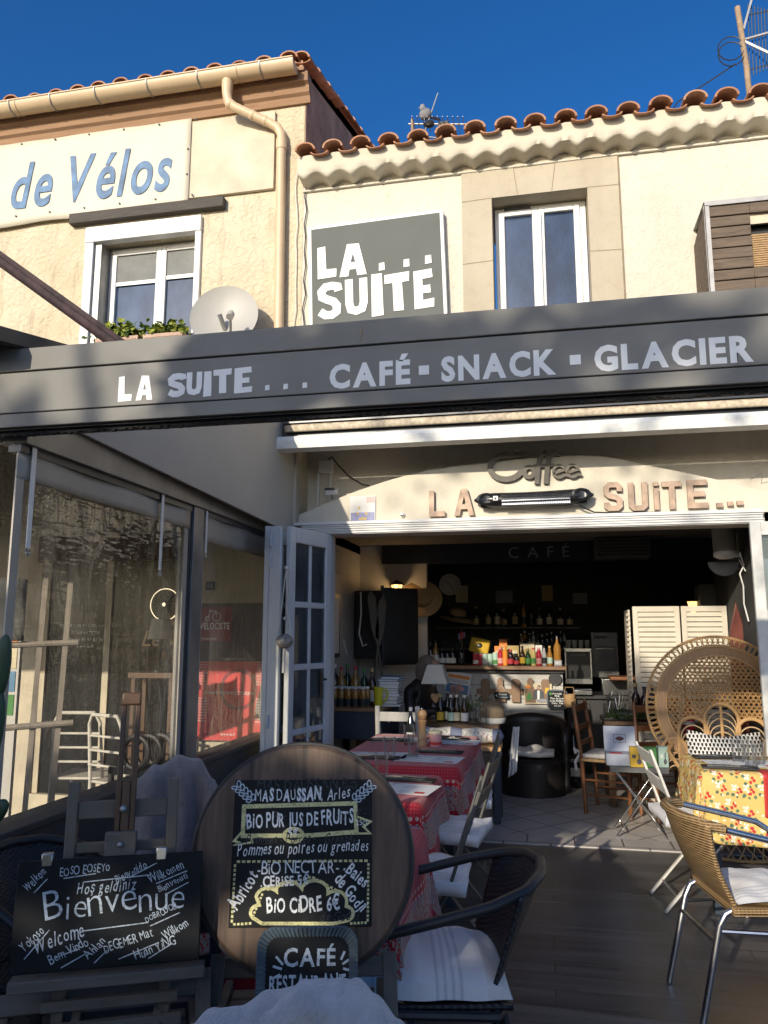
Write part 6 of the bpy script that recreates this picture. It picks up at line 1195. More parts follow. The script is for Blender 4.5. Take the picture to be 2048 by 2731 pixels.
for k, (x, z, w, h, c) in enumerate(((-.95,2.02,.16,.22,'l_cream'),(-.45,1.98,.22,.16,'ink2'),(.05,2.02,.14,.20,'l_gold'),(.42,1.95,.18,.14,'ink2'))):
    T = thing('wall_print', ('tall cream','wide grey','small gold','low grey')[k] + ' framed print barely visible on the dark back wall', 'picture', (x*1.1, 10.19, z)); b = MB(); b.bx(-w/2-.015,w/2+.015,-.012,0,-h/2-.015,h/2+.015); b.build('frame', M['black'], T, smooth=False); b = MB(); b.bx(-w/2,w/2,-.016,-.0125,-h/2,h/2); b.build('sheet', M[c], T, smooth=False)
# ================================================================ terrace: tables and cloths
def cloth(x0, x1, y0, y1, z, drop, seed, n=54):
    w, l = x1-x0, y1-y0; rg = random.Random(seed); ph = [rg.uniform(0, 6) for _ in range(6)]; A, B_ = w+2*drop, l+2*drop
    def fn(u, v):
        s, t = u*A-drop, v*B_-drop; cx, cy = min(max(s, 0), w), min(max(t, 0), l); ex, ey = s-cx, t-cy; ax, ay = abs(ex), abs(ey)
        d = max(ax, ay); mn = min(ax, ay); k = d/drop; f = 0
        if ax > 0 and ay > 0:
            q = mn/d; dirx, diry = math.copysign(1, ex), math.copysign(1, ey); out = .035*k + .16*mn
            px, py = cx + dirx*out*(1 if ax >= ay else q*1.1), cy + diry*out*(1 if ay >= ax else q*1.1); return (x0+px, y0+py, z - d*.98 - .32*mn)
        if d > 0:
            c = t if ax > 0 else s; f = (.016*math.sin(c*13+ph[0]) + .012*math.sin(c*23+ph[1]))*k; out = .018*min(1, d*30) + .03*k + f
            return (x0+cx+math.copysign(out, ex)*(ax > 0), y0+cy+math.copysign(out, ey)*(ay > 0), z - d*.985 + .012*math.sin(c*9+ph[2])*k)
        return (x0+cx, y0+cy, z + .0015*math.sin(s*11+ph[3])*math.sin(t*9+ph[4]))
    b = MB(); m = max(int(n*B_/A), n); b.grid(fn, n, m, lambda u, v: (u*A, v*B_)); return b
def dining(x0, x1, y0, y1, z, lab, labc, matc, drop, seed, legm='slate'):
    cx, cy = (x0+x1)/2, (y0+y1)/2; T = thing('dining_table', lab, 'table', (cx, cy, 0)); b = MB(); b.bx(x0-cx+.006,x1-cx-.006,y0-cy+.006,y1-cy-.006,z-.032,z-.004); b.build('table_top', M[legm], T, smooth=False)
    for x in (x0-cx+.05,x1-cx-.05):
        for y in (y0-cy+.05,y1-cy-.05): b = MB(); b.bx(x-.026,x+.026,y-.026,y+.026,.002,z-.032); b.build('leg', M[legm], T, bevel=.003)
    tag(cloth(x0,x1,y0,y1,z,drop,seed).build('tablecloth', matc, solid=.0015, angle=70), labc, 'tablecloth')
dining(-1.26,-.51,4.53,5.94,.75,'slate legged table under the farthest red cloth','farthest red patterned tablecloth with paisley border, by the doorway',redcloth('red_paisley_cloth',.75,1.41,.30),.30,1)
dining(-1.29,-.585,3.66,4.38,.735,'slate legged table under the middle red cloth','middle red patterned tablecloth with one place mat',redcloth('red_paisley_cloth_square',.705,.72,.30),.30,2)
dining(-1.20,-.50,2.50,3.20,.735,'slate legged table behind the round barrel board','nearest red patterned tablecloth, mostly hidden by the barrel board',redcloth('red_paisley_cloth_near',.70,.70,.37),.37,3)
dining(.835,1.62,4.70,5.34,.75,'slate legged table under the yellow cloth','yellow tablecloth with red cherries and white blossoms',M['yellow'],.37,4)
b = MB(); b.grid(lambda u, v: (1.13+.22*u, 4.655-.02*v+.012*math.sin(u*9), .755-.30*(1-v)*(.75+.35*u)), 14, 10); b.grid(lambda u, v: (1.13+.22*u, 4.635+.14*v, .757+.002*math.sin(u*7)), 10, 4); o = tag(b.build('napkin', M['red'], solid=.002), 'red cloth napkin hanging over the yellow tablecloth edge', 'napkin')
def placemat(x, y, z, rz, lab, group, nk=True):
    T = thing('placemat', lab, 'placemat', (x, y, z+.0025), rz, group); b = MB(); b.bx(-.19,.19,-.125,.125,0,.0012); b.build('sheet', M['paper'], T, smooth=False); b = MB(); rg = random.Random(int(abs(x*977+y*131)))
    for k in range(11):
        yy = -.10+k*.018
        if rg.random() < .85: b.bx(-.16,-.16+rg.uniform(.05,.14),yy,yy+.004,.0014,.0016); b.bx(.02,.02+rg.uniform(.05,.13),yy,yy+.004,.0014,.0016)
    text(b, 'Menu', .03, MAT((-.03,.095,.0015)), 'b', align='c'); b.build('print', M['ink2'], T, smooth=False); b = MB(); b.bx(.11,.16,-.10,-.06,.0014,.0017); b.build('logo_red', M['red'], T, smooth=False)
def cutlery(x, y, z, rz, lab):
    T = thing('napkin', lab, 'napkin', (x, y, z), rz, 'black napkins with cutlery'); b = MB(); b.bx(-.15,.15,-.045,.045,.0,.010); b.build('cloth', M['black'], T, bevel=.003)
    f = thing('fork', 'steel fork on the ' + lab.replace('black napkin at the ','napkin of the '), 'fork', (x, y, z), rz, 'forks on the napkins'); b = MB(); b.tube([(-.12,.012,.013),(-.02,.012,.017),(.05,.012,.014)], [.004,.0028,.004], 6); b.build('handle', M['steel'], f); b = MB()
    for k in range(4): b.tube([(.05,.012+(k-1.5)*.003,.014),(.065,.012+(k-1.5)*.006,.016),(.105,.012+(k-1.5)*.006,.019)], .0016, 5)
    b.build('tines', M['steel'], f)
    f = thing('knife', 'steel knife on the ' + lab.replace('black napkin at the ','napkin of the '), 'knife', (x, y, z), rz, 'knives on the napkins'); b = MB(); b.tube([(-.12,-.014,.013),(-.02,-.014,.015)], .0045, 6); b.build('handle', M['steel'], f); b = MB(); b.prism([(-.02,-.020),(.09,-.020),(.105,-.012),(.09,-.009),(-.02,-.009)], .002, MAT((0,0,.0125))); b.build('blade', M['steel'], f, smooth=False)
gp = 'printed placemats on the red tables'
for x, y, z, rz, w_, cx, cy in ((-1.05,5.62,.75,3,'far left place of the farthest red table',-1.10,5.53),(-.655,5.58,.75,-4,'far right place of the farthest red table',-.70,5.70),(-1.05,4.88,.75,5,'near left place of the farthest red table',-1.03,4.75),(-.70,4.80,.75,-6,'near right place of the farthest red table',-.68,5.06),(-.74,3.96,.735,-8,'only place of the middle red table',-.73,4.17)):
    placemat(x, y, z, rz, 'printed white placemat at the ' + w_, gp); cutlery(cx, cy, z+.005, rz, 'black napkin at the ' + w_)
placemat(1.10, 5.0, .75, 8, 'printed placemat on the yellow table', None); cutlery(1.0, 4.80, .755, -6, 'black napkin at the front of the yellow table'); cutlery(1.02, 5.18, .755, 4, 'black napkin at the back of the yellow table')
for x, y, z, lab in ((-.93,5.38,.752,'tumbler beside the pepper mill, farthest back'),(-.815,4.88,.752,'tumbler in front of the pepper mill'),(-.935,4.72,.752,'tumbler near the front edge of the farthest red table'),(-.875,4.20,.737,'tumbler at the back edge of the middle red table')): tumbler(x, y, z, .135, .038, lab, 'tumblers on the red tables')
for x, y, lab in ((1.105,5.07,'left one of the tumblers on the yellow table'),(1.125,4.86,'tumbler in front on the yellow table'),(1.20,5.0,'middle tumbler on the yellow table'),(1.30,4.95,'tumbler at the right frame edge on the yellow table'),(1.16,5.18,'rear tumbler on the yellow table')): tumbler(x, y, .753, .125, .036, lab, 'tumblers on the yellow table')
T = thing('pepper_mill', 'turned wooden pepper mill on the farthest red table', 'pepper mill', (-.83, 5.33, .7515)); b = MB(); b.lathe([(.034,0),(.036,.01),(.034,.03),(.030,.04),(.034,.05),(.031,.06),(.024,.11),(.027,.15),(.031,.158),(.031,.17),(.026,.175)], 24); b.build('body', M['pepper'], T); b = MB(); b.lathe([(.022,.176),(.026,.182),(.035,.205),(.034,.22),(.022,.238),(.001,.243)], 24); b.build('head', M['pepper'], T); b = MB(); b.ball((0,0,.247),.007,10); b.build('nut', M['steel'], T)
T = thing('jar', 'patterned jar with pale pink lid beside the pepper mill', 'jar', (-.745, 5.36, .7515)); b = MB(); b.lathe([(.042,0),(.045,.01),(.045,.07),(.041,.08)], 24); b.build('body', M['l_pink'], T); b = MB(); b.lathe([(.047,.08),(.047,.095),(.044,.10),(.001,.10)], 24); b.build('lid', M['l_cream'], T); b = MB(); b.lathe([(.0455,.012),(.0455,.03)], 24, cap=False); b.build('red_band', M['red'], T)

# ---- folding bistro chairs by the red tables
def bistro(x, y, rz, mat, lab, group, cush=True):
    T = thing('folding_chair', lab, 'chair', (x, y, 0), rz, group); m = M[mat]                      # faces local -x
    for s in (-.18,.18):
        b = MB(); b.bar((.26,s,.86),(.12,s,.45),.014,.036,(0,1,0)); b.bar((.12,s,.45),(-.20,s,.004),.014,.036,(0,1,0)); b.build('leg', m, T, bevel=.003)
        b = MB(); b.bar((-.16,s*.9,.43),(.22,s*.9,.004),.012,.026,(0,1,0)); b.build('leg', m, T, bevel=.003)
    b = MB()
    for z in (.80,.66): xx = .12+.14*(z-.45)/.41; b.box((xx+.003,0,z),(.010,.38,.085),Euler((0,R(18),0)).to_matrix())
    b.build('back_slat', m, T, bevel=.003); b = MB()
    for k in range(5): b.bx(-.20+k*.075,-.14+k*.075,-.18,.18,.442,.452)
    b.build('seat', m, T, bevel=.002); b = MB(); b.tube([(-.11,-.17,.12),(-.11,.17,.12)], .006, 6); b.tube([(.15,-.16,.08),(.15,.16,.08)], .006, 6); b.build('stretcher', M['zinc'], T)
    if cush:
        b = MB(); b.grid(lambda u, v: (-.22+.42*u,-.21+.42*v,.478+.025*math.sin(PI*u)*math.sin(PI*v)+.008*math.sin(u*17)*math.sin(v*11)), 18, 18); b.build('cushion', M['cushion_y'], T, solid=.05, bevel=0)
    return T
bistro(-.56, 5.12, 4, 'chairgrey', 'olive grey folding chair by the farthest red table', 'folding chairs by the red tables')
bistro(-.53, 4.28, -6, 'chairgrey', 'olive grey folding chair with striped cushion by the middle red table', 'folding chairs by the red tables')
bistro(-.55, 3.50, 3, 'chairgrey', 'olive grey folding chair behind the dark armchair', 'folding chairs by the red tables')
T = bistro(.80, 4.88, 186, 'whitechair', 'white folding chair pushed to the yellow table', None); 

# ---- dark tube armchairs
def armchair(x, y, rz, lab, cush):
    T = thing('armchair', lab, 'armchair', (x, y, 0), rz, 'dark tube armchairs'); m = M['black']             # faces local -x
    rail = [(-.250,-.245,.42),(-.225,-.248,.54),(-.20,-.25,.585),(-.15,-.25,.61),(.0,-.25,.645),(.16,-.245,.685),(.265,-.20,.715),(.325,-.11,.738),(.345,0,.745),(.325,.11,.738),(.265,.20,.715),(.16,.245,.685),(.0,.25,.645),(-.15,.25,.61),(-.20,.25,.585),(-.225,.248,.54),(-.250,.245,.42)]
    b = MB(); b.tube(rail, .0165, 10); b.build('arm_rail', m, T)
    for s in (-1,1): b = MB(); b.tube([(-.235,s*.245,.43),(-.25,s*.245,.004)], .0165, 8); b.build('leg', m, T); b = MB(); b.tube([(.19,s*.17,.40),(.25,s*.20,.004)], .015, 8); b.build('leg', m, T)
    b = MB(); b.grid(lambda u, v: ((.19+.15*v)-.10*(2*u-1)**2*(.4+.6*v), (-.20-.035*v)*(1-2*u), .40+v*(.335-.03*(2*u-1)**2)), 24, 18); b.build('backrest', M['blackwicker'], T, solid=.012)
    b = MB(); b.grid(lambda u, v: (-.225+.44*u,-.225+.45*v,.405-.02*math.sin(PI*u)*math.sin(PI*v)), 16, 16); b.build('seat', M['blackwicker'], T, solid=.015); b = MB(); b.tube([(-.235,-.245,.40),(.17,-.235,.385),(.21,-.16,.385),(.21,.16,.385),(.17,.235,.385),(-.235,.245,.40)], .014, 8); b.tube([(-.235,-.245,.40),(-.235,.245,.40)], .014, 8); b.build('seat_frame', m, T)
    if cush:
        def pad(k, x0, x1):
            def f(u, v):
                xx, yy = x0+(x1-x0)*u, -.225+.45*v; e = abs(math.sin(PI*min(max((xx+.265)/.48,0),1)))**.25*abs(math.sin(PI*min(max(v,0),1)))**.25
                return (xx, yy+.004*math.sin(xx*40), .425+k*.075*e+.006*math.sin(xx*60+yy*9)*e)
            return f
        b = MB(); b.grid(pad(1,-.265,.145), 40, 36); b.grid(pad(-.15,-.265,.145), 14, 14); c_ = b.build('cushion', M['cushion'], T); b = MB(); b.grid(pad(1,.145,.215), 10, 36); b.grid(pad(-.15,.145,.215), 4, 14)
        b.build('cushion_end', M['cotton'], c_)
    return T
armchair(-.395, 2.68, 12, 'dark tube armchair with pale striped cushion in the foreground', True).scale = (1.06,1.06,1.02)
armchair(-1.62, 2.52, 158, 'dark wicker armchair at the left behind the welcome board', False)
# ---- aluminium and tan wicker armchair, right
T = thing('armchair', 'polished aluminium armchair with tan wicker back and striped cushion', 'armchair', (.80, 3.68, 0), 11)              # faces local +x
rl = [(.25,.25,.30),(.245,.25,.56),(.225,.25,.62),(.17,.25,.655),(.05,.25,.685),(-.17,.245,.735)]
for s in (-1, 1):
    b = MB(); b.tube([(p[0], p[1]*s, p[2]) for p in rl], .0135, 10); b.build('arm', M['chrome'], T); b = MB(); b.tube([(.25,.25*s,.31),(.27,.25*s,.004)], .0135, 10); b.build('leg', M['chrome'], T)
    b = MB(); b.tube([(-.12,.185*s,.43),(-.17,.185*s,.405),(-.195,.18*s,.36),(-.285,.185*s,.004)], .0135, 10); b.build('leg', M['chrome'], T)
b = MB(); b.tube([(-.215,-.18,.30),(-.215,.18,.30)], .009, 8); b.tube([(.255,-.25,.34),(-.19,-.18,.34)], .009, 8); b.tube([(.255,.25,.34),(-.19,.18,.34)], .009, 8); b.build('stretcher', M['chrome'], T)
b = MB(); b.tube([(-.17,-.245,.735),(-.24,-.21,.75),(-.285,-.12,.757),(-.30,0,.76),(-.285,.12,.757),(-.24,.21,.75),(-.17,.245,.735)], .020, 10); b.build('top_rail', M['tanweave'], T)
b = MB(); b.grid(lambda u, v: (-.13-.17*v+.07*(2*u-1)**2*v-.02*math.sin(PI*v), (-.20-.04*v)*(1-2*u), .43+.325*v-.01*(2*u-1)**2*v), 24, 20); b.build('backrest', M['tanweave'], T, solid=.016)
b = MB(); b.grid(lambda u, v: (-.15+.40*u,-.225+.45*v,.425-.015*math.sin(PI*u)*math.sin(PI*v)), 14, 14); b.build('seat', M['tanweave'], T, solid=.03)
b = MB(); b.grid(lambda u, v: (-.13+.37*u,-.215+.43*v,.445+.05*(math.sin(PI*min(max(u,.02),.98))*math.sin(PI*min(max(v,.02),.98)))**.4+.006*math.sin(u*15)*math.sin(v*13)), 30, 30); b.build('cushion', M['cushion_y'], T)

# ---- peacock chair
T = thing('peacock_chair', 'large round backed wicker peacock chair by the doorway', 'chair', (1.27, 6.12, 0), -4)
YB = lambda z: .20+.10*(z-.45)                    # lean of the back
def outl(r, n=90):
    pts = []
    for k in range(n+1):
        a = R(-52+284*k/n); pts.append((r*math.cos(a), .95+r*math.sin(a)))
    f = r/.53; return [(.30*f, .40+.1*(1-f))] + pts + [(-.30*f, .40+.1*(1-f))]
P3 = lambda p, d=0: (p[0], YB(p[1])+d, p[1])
b = MB(); b.tube([P3(p) for p in outl(.53)], .010, 8); b.tube([P3(p) for p in outl(.462)], .008, 8); b.build('outer_rim', M['rattan'], T)
b = MB(); o1, o2 = outl(.528, 64), outl(.464, 64)
for k in range(1, 64):
    c = ((o1[k][0]+o2[k][0])/2, (o1[k][1]+o2[k][1])/2); tx, tz = o1[k+1][0]-o1[k-1][0], o1[k+1][1]-o1[k-1][1]; q = math.hypot(tx,tz) or 1; tx, tz = tx/q, tz/q
    b.tube([P3((c[0]+tx*.017*math.cos(a)-tz*.031*math.sin(a), c[1]+tz*.017*math.cos(a)+tx*.031*math.sin(a)), .004*math.sin(a)) for a in [j*PI/6 for j in range(12)]], .0045, 5, closed=True)
b.build('loop_border', M['rattan'], T)
o1, o2 = outl(.456, 150), outl(.385, 150); b = MB(); vs = []; n = len(o1)
for p in o1: vs.append(P3(p,-.012))
for p in o2: vs.append(P3(p,-.012))
for p in o1: vs.append(P3(p,.012))
for p in o2: vs.append(P3(p,.012))
b.add(vs, [f for k in range(n-1) for f in ((k,k+1,n+k+1,n+k),(2*n+k,2*n+k+1,3*n+k+1,3*n+k),(k,k+1,2*n+k+1,2*n+k),(n+k,n+k+1,3*n+k+1,3*n+k))]); b.build('broad_band', M['rattan_band'], T)
b = MB(); b.tube([P3(p,-.012) for p in o1], .007, 6); b.tube([P3(p,-.012) for p in o2], .007, 6); b.build('band_rim', M['rattan'], T)
AR = [(0,.86,.118),(-.205,.77,.105),(.205,.77,.105),(-.345,.63,.09),(.345,.63,.09)]
def in_arch(x, z): return any((abs(x-ax) < r and z < az) or math.hypot(x-ax, z-az) < r for ax, az, r in AR)
def in_cane(x, z):
    if z < .46 or in_arch(x, z): return False
    return math.hypot(x, z-.95) < .384 or (z < .75 and abs(x) < .40*(.45+.55*(z-.40)/.35))
b = MB()
def cane_line(p, d, off, r=.0056):
    st = .008; run = None
    for k in range(int(1.2/st)):
        q = (p[0]+d[0]*k*st, p[1]+d[1]*k*st); ok = in_cane(*q)
        if ok and run is None: run = q
        if run is not None and not ok:
            if math.dist(run, q) > .012: b.tube([P3(run,off), P3(q,off)], r, 4)
            run = None
for k in range(-34, 35):
    x = k*.036
    a = R(54); cane_line((x-.55*math.cos(a)/math.sin(a)*1.0, .40), (math.cos(a), math.sin(a)), .003); cane_line((x+.55*math.cos(a)/math.sin(a), .40), (-math.cos(a), math.sin(a)), -.003)
for k in range(38): cane_line((-.5, .47+k*.0248), (1, 0), 0, .003)
for k in range(-11, 12): cane_line((k*.036+.018, .45), (0, 1), 0, .0022)
b.build('cane_weave', M['rattan'], T)
for ax, az, r in AR:
    b = MB(); pts = [(ax+r, .46)] + [(ax+r*math.cos(R(a)), az+r*math.sin(R(a))) for a in range(0, 181, 9)] + [(ax-r, .46)]; b.tube([P3(p,-.006) for p in pts], .014, 8); ab = b.build('arch', M['rattan'], T)
    b = MB()
    for j in range(1, 5):
        rr = r*(1-.05*j)-.012; zz = az-.042*j; b.tube([P3(p,.0) for p in [(ax+rr, .46)] + [(ax+rr*math.cos(R(a)), zz+rr*math.sin(R(a))) for a in range(0, 181, 12)] + [(ax-rr, .46)]], .0055, 6)
    b.build('hoops', M['cane'], ab)
b = MB(); b.tube([P3((0,.46)), P3((0,.96))], .012, 8); b.build('centre_stick', M['rattan'], T)
b = MB(); b.lathe([(.001,.42),(.27,.425),(.285,.44),(.27,.455),(.001,.46)], 30, c=(0,-.03,0)); b.build('seat', M['rattan_band'], T)
b = MB(); hg = lambda z: .20+.13*abs((z-.22)/.22)**1.6
for k in range(26):
    for s in (-1, 1): b.tube([(hg(z)*math.cos(k*2*PI/26+s*(z*2.6)), hg(z)*math.sin(k*2*PI/26+s*(z*2.6))-.03, z) for z in [j*.42/10+.004 for j in range(11)]], .006, 5)
for z in (.012,.10,.22,.34,.42): b.tube([(hg(z)*math.cos(a), hg(z)*math.sin(a)-.03, z) for a in [j*PI/16 for j in range(32)]], .011, 6, closed=True)
b.build('lattice_base', M['rattan'], T)
for s in (-1, 1): b = MB(); b.tube([(s*.36,.20,.68),(s*.40,.10,.64),(s*.36,-.10,.58),(s*.27,-.22,.46)], .014, 8); b.build('arm', M['rattan'], T)
T = thing('cushion', 'black and white checked pillow leaning on the peacock chair', 'cushion', (1.25, 6.10, .455), -4); b = MB()
def pil(s): 
    def f(u, v):
        e = (math.sin(PI*u)*math.sin(PI*v))**.45; x = -.25+.5*u; z = .33*v-.012*math.sin(PI*u)+.05*math.cos((u-.5)*PI*2)*v*-.3; return (x, .10*v + s*.075*e, z)
    return f
b.grid(pil(1), 30, 22); b.grid(pil(-1), 30, 22); b.build('cover', M['hounds'], T)
T = thing('red_bottle', 'red bottle glimpsed through the wicker arches', 'bottle', (1.12, 6.75, .70)); b = MB(); b.lathe([(.04,0),(.045,.02),(.045,.16),(.018,.22),(.018,.28),(.001,.28)], 18); b.build('body', M['b_red'], T); b = MB(); b.lathe([(.046,.08),(.046,.11)], 18, cap=False); b.build('label', M['l_white'], T)
b = MB(); b.bx(.98,1.45,6.62,6.9,.655,.695); b.bx(1.0,1.03,6.65,6.68,.005,.655); b.bx(1.40,1.43,6.65,6.68,.005,.655); b.bx(1.0,1.03,6.84,6.87,.005,.655); b.bx(1.40,1.43,6.84,6.87,.005,.655); tag(b.build('stand', M['darkwood'], smooth=False), 'dark low stand behind the peacock chair', 'stand')

# ---- tea display on a small folding table
T = thing('folding_table', 'small grey metal folding table with crossed legs', 'table', (.655, 6.42, 0)); b = MB(); b.bx(-.20,.22,-.16,.16,.50,.512); b.bx(-.20,.22,-.165,-.155,.475,.512); b.bx(-.20,.22,.155,.165,.475,.512); b.build('table_top', plain('grey_metal_top',(.16,.16,.155),.45,.3), T, smooth=False)
for y in (-.14,.14): b = MB(); b.bar((-.17,y,.49),(.19,y,.004),.010,.022,(0,1,0)); b.build('leg', M['steel'], T, bevel=.002); b = MB(); b.bar((.19,y*.9,.49),(-.17,y*.9,.004),.010,.022,(0,1,0)); b.build('leg', M['steel'], T, bevel=.002)
b = MB(); b.tube([(-.12,-.14,.06),(-.12,.14,.06)], .006, 6); b.tube([(.14,-.14,.06),(.14,.14,.06)], .006, 6); b.build('stretcher', M['steel'], T)
T = thing('tea_chest', 'open white tea box with printed lid on the folding table', 'box', (.555, 6.40, .513)); b = MB(); b.bx(-.12,.12,-.09,.09,0,.085); b.build('tray', plain('blue_white_card',(.50,.53,.58),.6), T, bevel=.003); b = MB(); b.box((0,.115,.175),(.24,.012,.19),Euler((R(-12),0,0)).to_matrix()); p = b.build('lid', plain('blue_white_card2',(.52,.55,.60),.6), T, bevel=.003)
Ml = Matrix.Translation((0,.107,.175)) @ Euler((R(-12),0,0)).to_matrix().to_4x4() @ FRONT; b = MB(); b.ribbon([(-.045,-.03),(.045,-.03),(.045,.03),(-.045,.03)], .003, Ml, closed=True); b.prism([(-.036,0),(-.02,.012),(0,.018),(.02,.012),(.036,0),(.02,-.012),(0,-.018),(-.02,-.012)], .0006, Ml); b.build('crest', plain('dark_crest',(.12,.03,.04),.6), p, smooth=False); b = MB(); b.bx(-.09,.0,-.07,-.02,.085,.089); b.build('red_sachet', M['red'], T, smooth=False)
def teabox(x, y, w, h, m_, cup, lab, rz=0):
    T = thing('tea_box', lab, 'box', (x, y, .513), rz, 'tea boxes on the folding table'); b = MB(); b.bx(-w/2,w/2,-.035,.035,0,h); b.build('carton', M[m_], T, bevel=.002); b = MB(); b.ball((w*.14,-.0355,h*.28),(w*.17,.001,h*.14),12); b.tube([(w*.14,-.0358,h*.36),(w*.16,-.0358,h*.72)], .004, 6); b.build('spoon_motif', M['ink'], T); b = MB(); b.prism([(-w*.38,h*.62),(-w*.08,h*.62),(-w*.12,h*.45),(-w*.33,h*.45)], .0006, MW(0,-.0352,0)); b.build('cup_motif', M[cup], T, smooth=False)
teabox(.655,6.30,.10,.145,'l_yellow','ink','yellow tea box with black teaspoon picture'); teabox(.755,6.31,.09,.145,'l_green','l_white','green tea box between yellow and teal ones',-4); teabox(.845,6.33,.07,.15,'l_mint','l_white','teal tea box at the right end of the folding table',8)

# ================================================================ foreground boards
rgw = random.Random(12)
# slatted folding chair under the barrel head
def slat_chair(x, y, rz, lab, z=.47, w=.46):
    T = thing('slatted_chair', lab, 'chair', (x, y, 0), rz, 'slatted folding chairs under the boards'); b = MB()          # faces local -y
    for k in range(6): b.bx(-w/2+.03,w/2-.03,-.20+k*.066,-.15+k*.066,z-.018,z)
    b.build('seat', M['oldwood_x'], T, bevel=.003)
    for s in (-1,1):
        b = MB(); b.bar((s*(w/2-.012),-.24,z-.01),(s*(w/2-.012),.22,z-.01),.022,.04); b.build('seat_rail', M['oldwood'], T, bevel=.003)
        b = MB(); b.bar((s*(w/2+.012),.16,.60),(s*(w/2+.012),-.20,.004),.024,.04,(1,0,0)); b.build('leg', M['oldwood'], T, bevel=.003); b = MB(); b.bar((s*(w/2-.035),-.14,z-.03),(s*(w/2-.035),.30,.004),.022,.036,(1,0,0)); b.build('leg', M['oldwood'], T, bevel=.003)
    b = MB()
    for zz in (.57,): b.box((0,.16-(.60-zz)*.6,zz),(w,.016,.05),Euler((R(-32),0,0)).to_matrix())
    b.build('backrest', M['oldwood_x'], T, bevel=.003); return T
slat_chair(-.66, 2.12, 14, 'weathered slatted folding chair carrying the round barrel board', .50)
slat_chair(-1.10, 1.86, 27, 'weathered slatted folding chair under the welcome board', .50, .50)
# round barrel board
T = thing('barrel_board', 'round barrel head used as drinks menu board', 'menu board', (-.672, 2.16, .888)); T.rotation_euler = (R(-7), 0, R(13)); Rb = .303
b = MB(); b.lathe([(.001,-.012),(Rb-.012,-.012),(Rb-.004,-.006),(Rb-.004,.02),(.001,.02)], 72, FRONT @ Matrix.Scale(1.0,4) @ Matrix.Scale(-1,4,(0,0,1))); b.build('barrel_head', M['barrel'], T, angle=30)
b = MB(); b.tube([(Rb*math.cos(a),.0,Rb*math.sin(a)) for a in [k*PI/45 for k in range(90)]], .006, 6, closed=True); b.build('iron_rim', M['black'], T)
b = MB(); b.bx(-.222,.218,-.0185,-.012,-.218,.212); bd = b.build('slate', M['chalkboard'], T, bevel=.002); bd.scale = (.87, 1, .87); bd.location = (.0, 0, .022)
fm = lambda x, z, rot=0: MW(x, -.0192, z, rot)
def hand(strs, mat, nm='handwriting', par=None, jit=.8):
    b = MB()
    for s, size, x, z, rot, st, al, w in strs: text(b, s, size, fm(x, z, rot), st, align=al, jit=jit, rnd=rgw, width=w)
    return b, b.build(nm, M[mat], par, smooth=False)
hand([('MAS DAUSSAN,',.050,-.155,.148,1,'h','l',.215),('Arles',.05,.075,.150,6,'s','l',.075),('BiO PUR JUS DE FRUiTS',.060,-.178,.068,2,'b','l',.338),('5€',.026,-.030,.047,0,'b','c',None),('25cl',.022,.168,.074,5,'r','l',None),('Pommes ou poires ou grenades',.05,-.205,-.014,2,'s','l',.415),
      ('-BiO NECTAR-',.052,-.14,-.068,1,'r','l',.255),('.CERiSE 5€',.040,-.128,-.104,3,'b','l',.15),('.Abricot',.055,-.205,-.175,56,'b','l',.125),('.Baies',.05,.128,-.055,-40,'b','l',.085),('de Godji',.05,.10,-.085,-48,'b','l',.125),('BiO CiDRE 6€',.060,-.105,-.178,2,'b','l',.225)], 'chalk', par=bd)
hand([('Grenade',.05,.07,.017,0,'s','l',.10),('Pommes - Poires -',.042,-.18,.020,1,'s','l',.22),('Pur Jus de fruits 5€ :',.045,-.10,.085,1,'s','l',.30),('MAS DAUSSAN Bio',.05,-.15,.178,1,'r','l',.32),('de Godji',.04,.06,-.20,0,'s','l',.12)], 'chalkfaint', 'wiped_writing', bd)
b = MB(); f_ = MW(0,-.0189,0)
b.ribbon([(-.19,.132),(.165,.140),(.170,.055),(.02,.045),(-.19,.045)], .013, f_, closed=True); b.ribbon([(-.19,.06),(-.217,.03),(-.20,.026),(-.215,.018),(-.16,.026),(-.162,.045)], .007, MW(0,-.01895,0)); b.ribbon([(.17,.10),(.215,.085),(.192,.07),(.213,.05),(.15,.05)], .007, MW(0,-.01897,0))
b.ribbon(arc(-.03,.046,.030,.020,0,360,24)[:-1], .010, MW(0,-.0191,0), closed=True)
pts = []
for cx, cz, r, a0, a1 in ((-.13,-.175,.026,250,90),(-.105,-.135,.036,170,40),(-.04,-.125,.045,150,25),(.04,-.122,.045,150,20),(.105,-.145,.036,130,-10),(.135,-.18,.026,80,-80)): pts += arc(cx,cz,r,r*.8,a0,a1,8)
b.ribbon(pts + [(.10,-.208),(-.12,-.206)], .010, f_, closed=True)
def dots(b, p, q, n, w=.007):
    for k in range(n):
        t_ = (k+.5)/n; x, z = p[0]+(q[0]-p[0])*t_, p[1]+(q[1]-p[1])*t_; L = math.dist(p,q)/n*.32; dx, dz = (q[0]-p[0])/math.dist(p,q)*L, (q[1]-p[1])/math.dist(p,q)*L; b.ribbon([(x-dx,z-dz),(x+dx,z+dz)], w, f_)
dots(b,(-.208,-.030),(.208,-.030),26); dots(b,(-.210,-.035),(-.212,-.205),13); dots(b,(.208,-.035),(.206,-.205),14); dots(b,(-.21,-.208),(-.15,-.205),5); dots(b,(.15,-.208),(.205,-.206),5); dots(b,(-.15,-.19),(-.12,-.12),7); dots(b,(-.11,-.112),(.03,-.075),10); dots(b,(.03,-.075),(.14,-.13),8)
b.build('yellow_drawing', M['chalkyel'], bd, smooth=False)
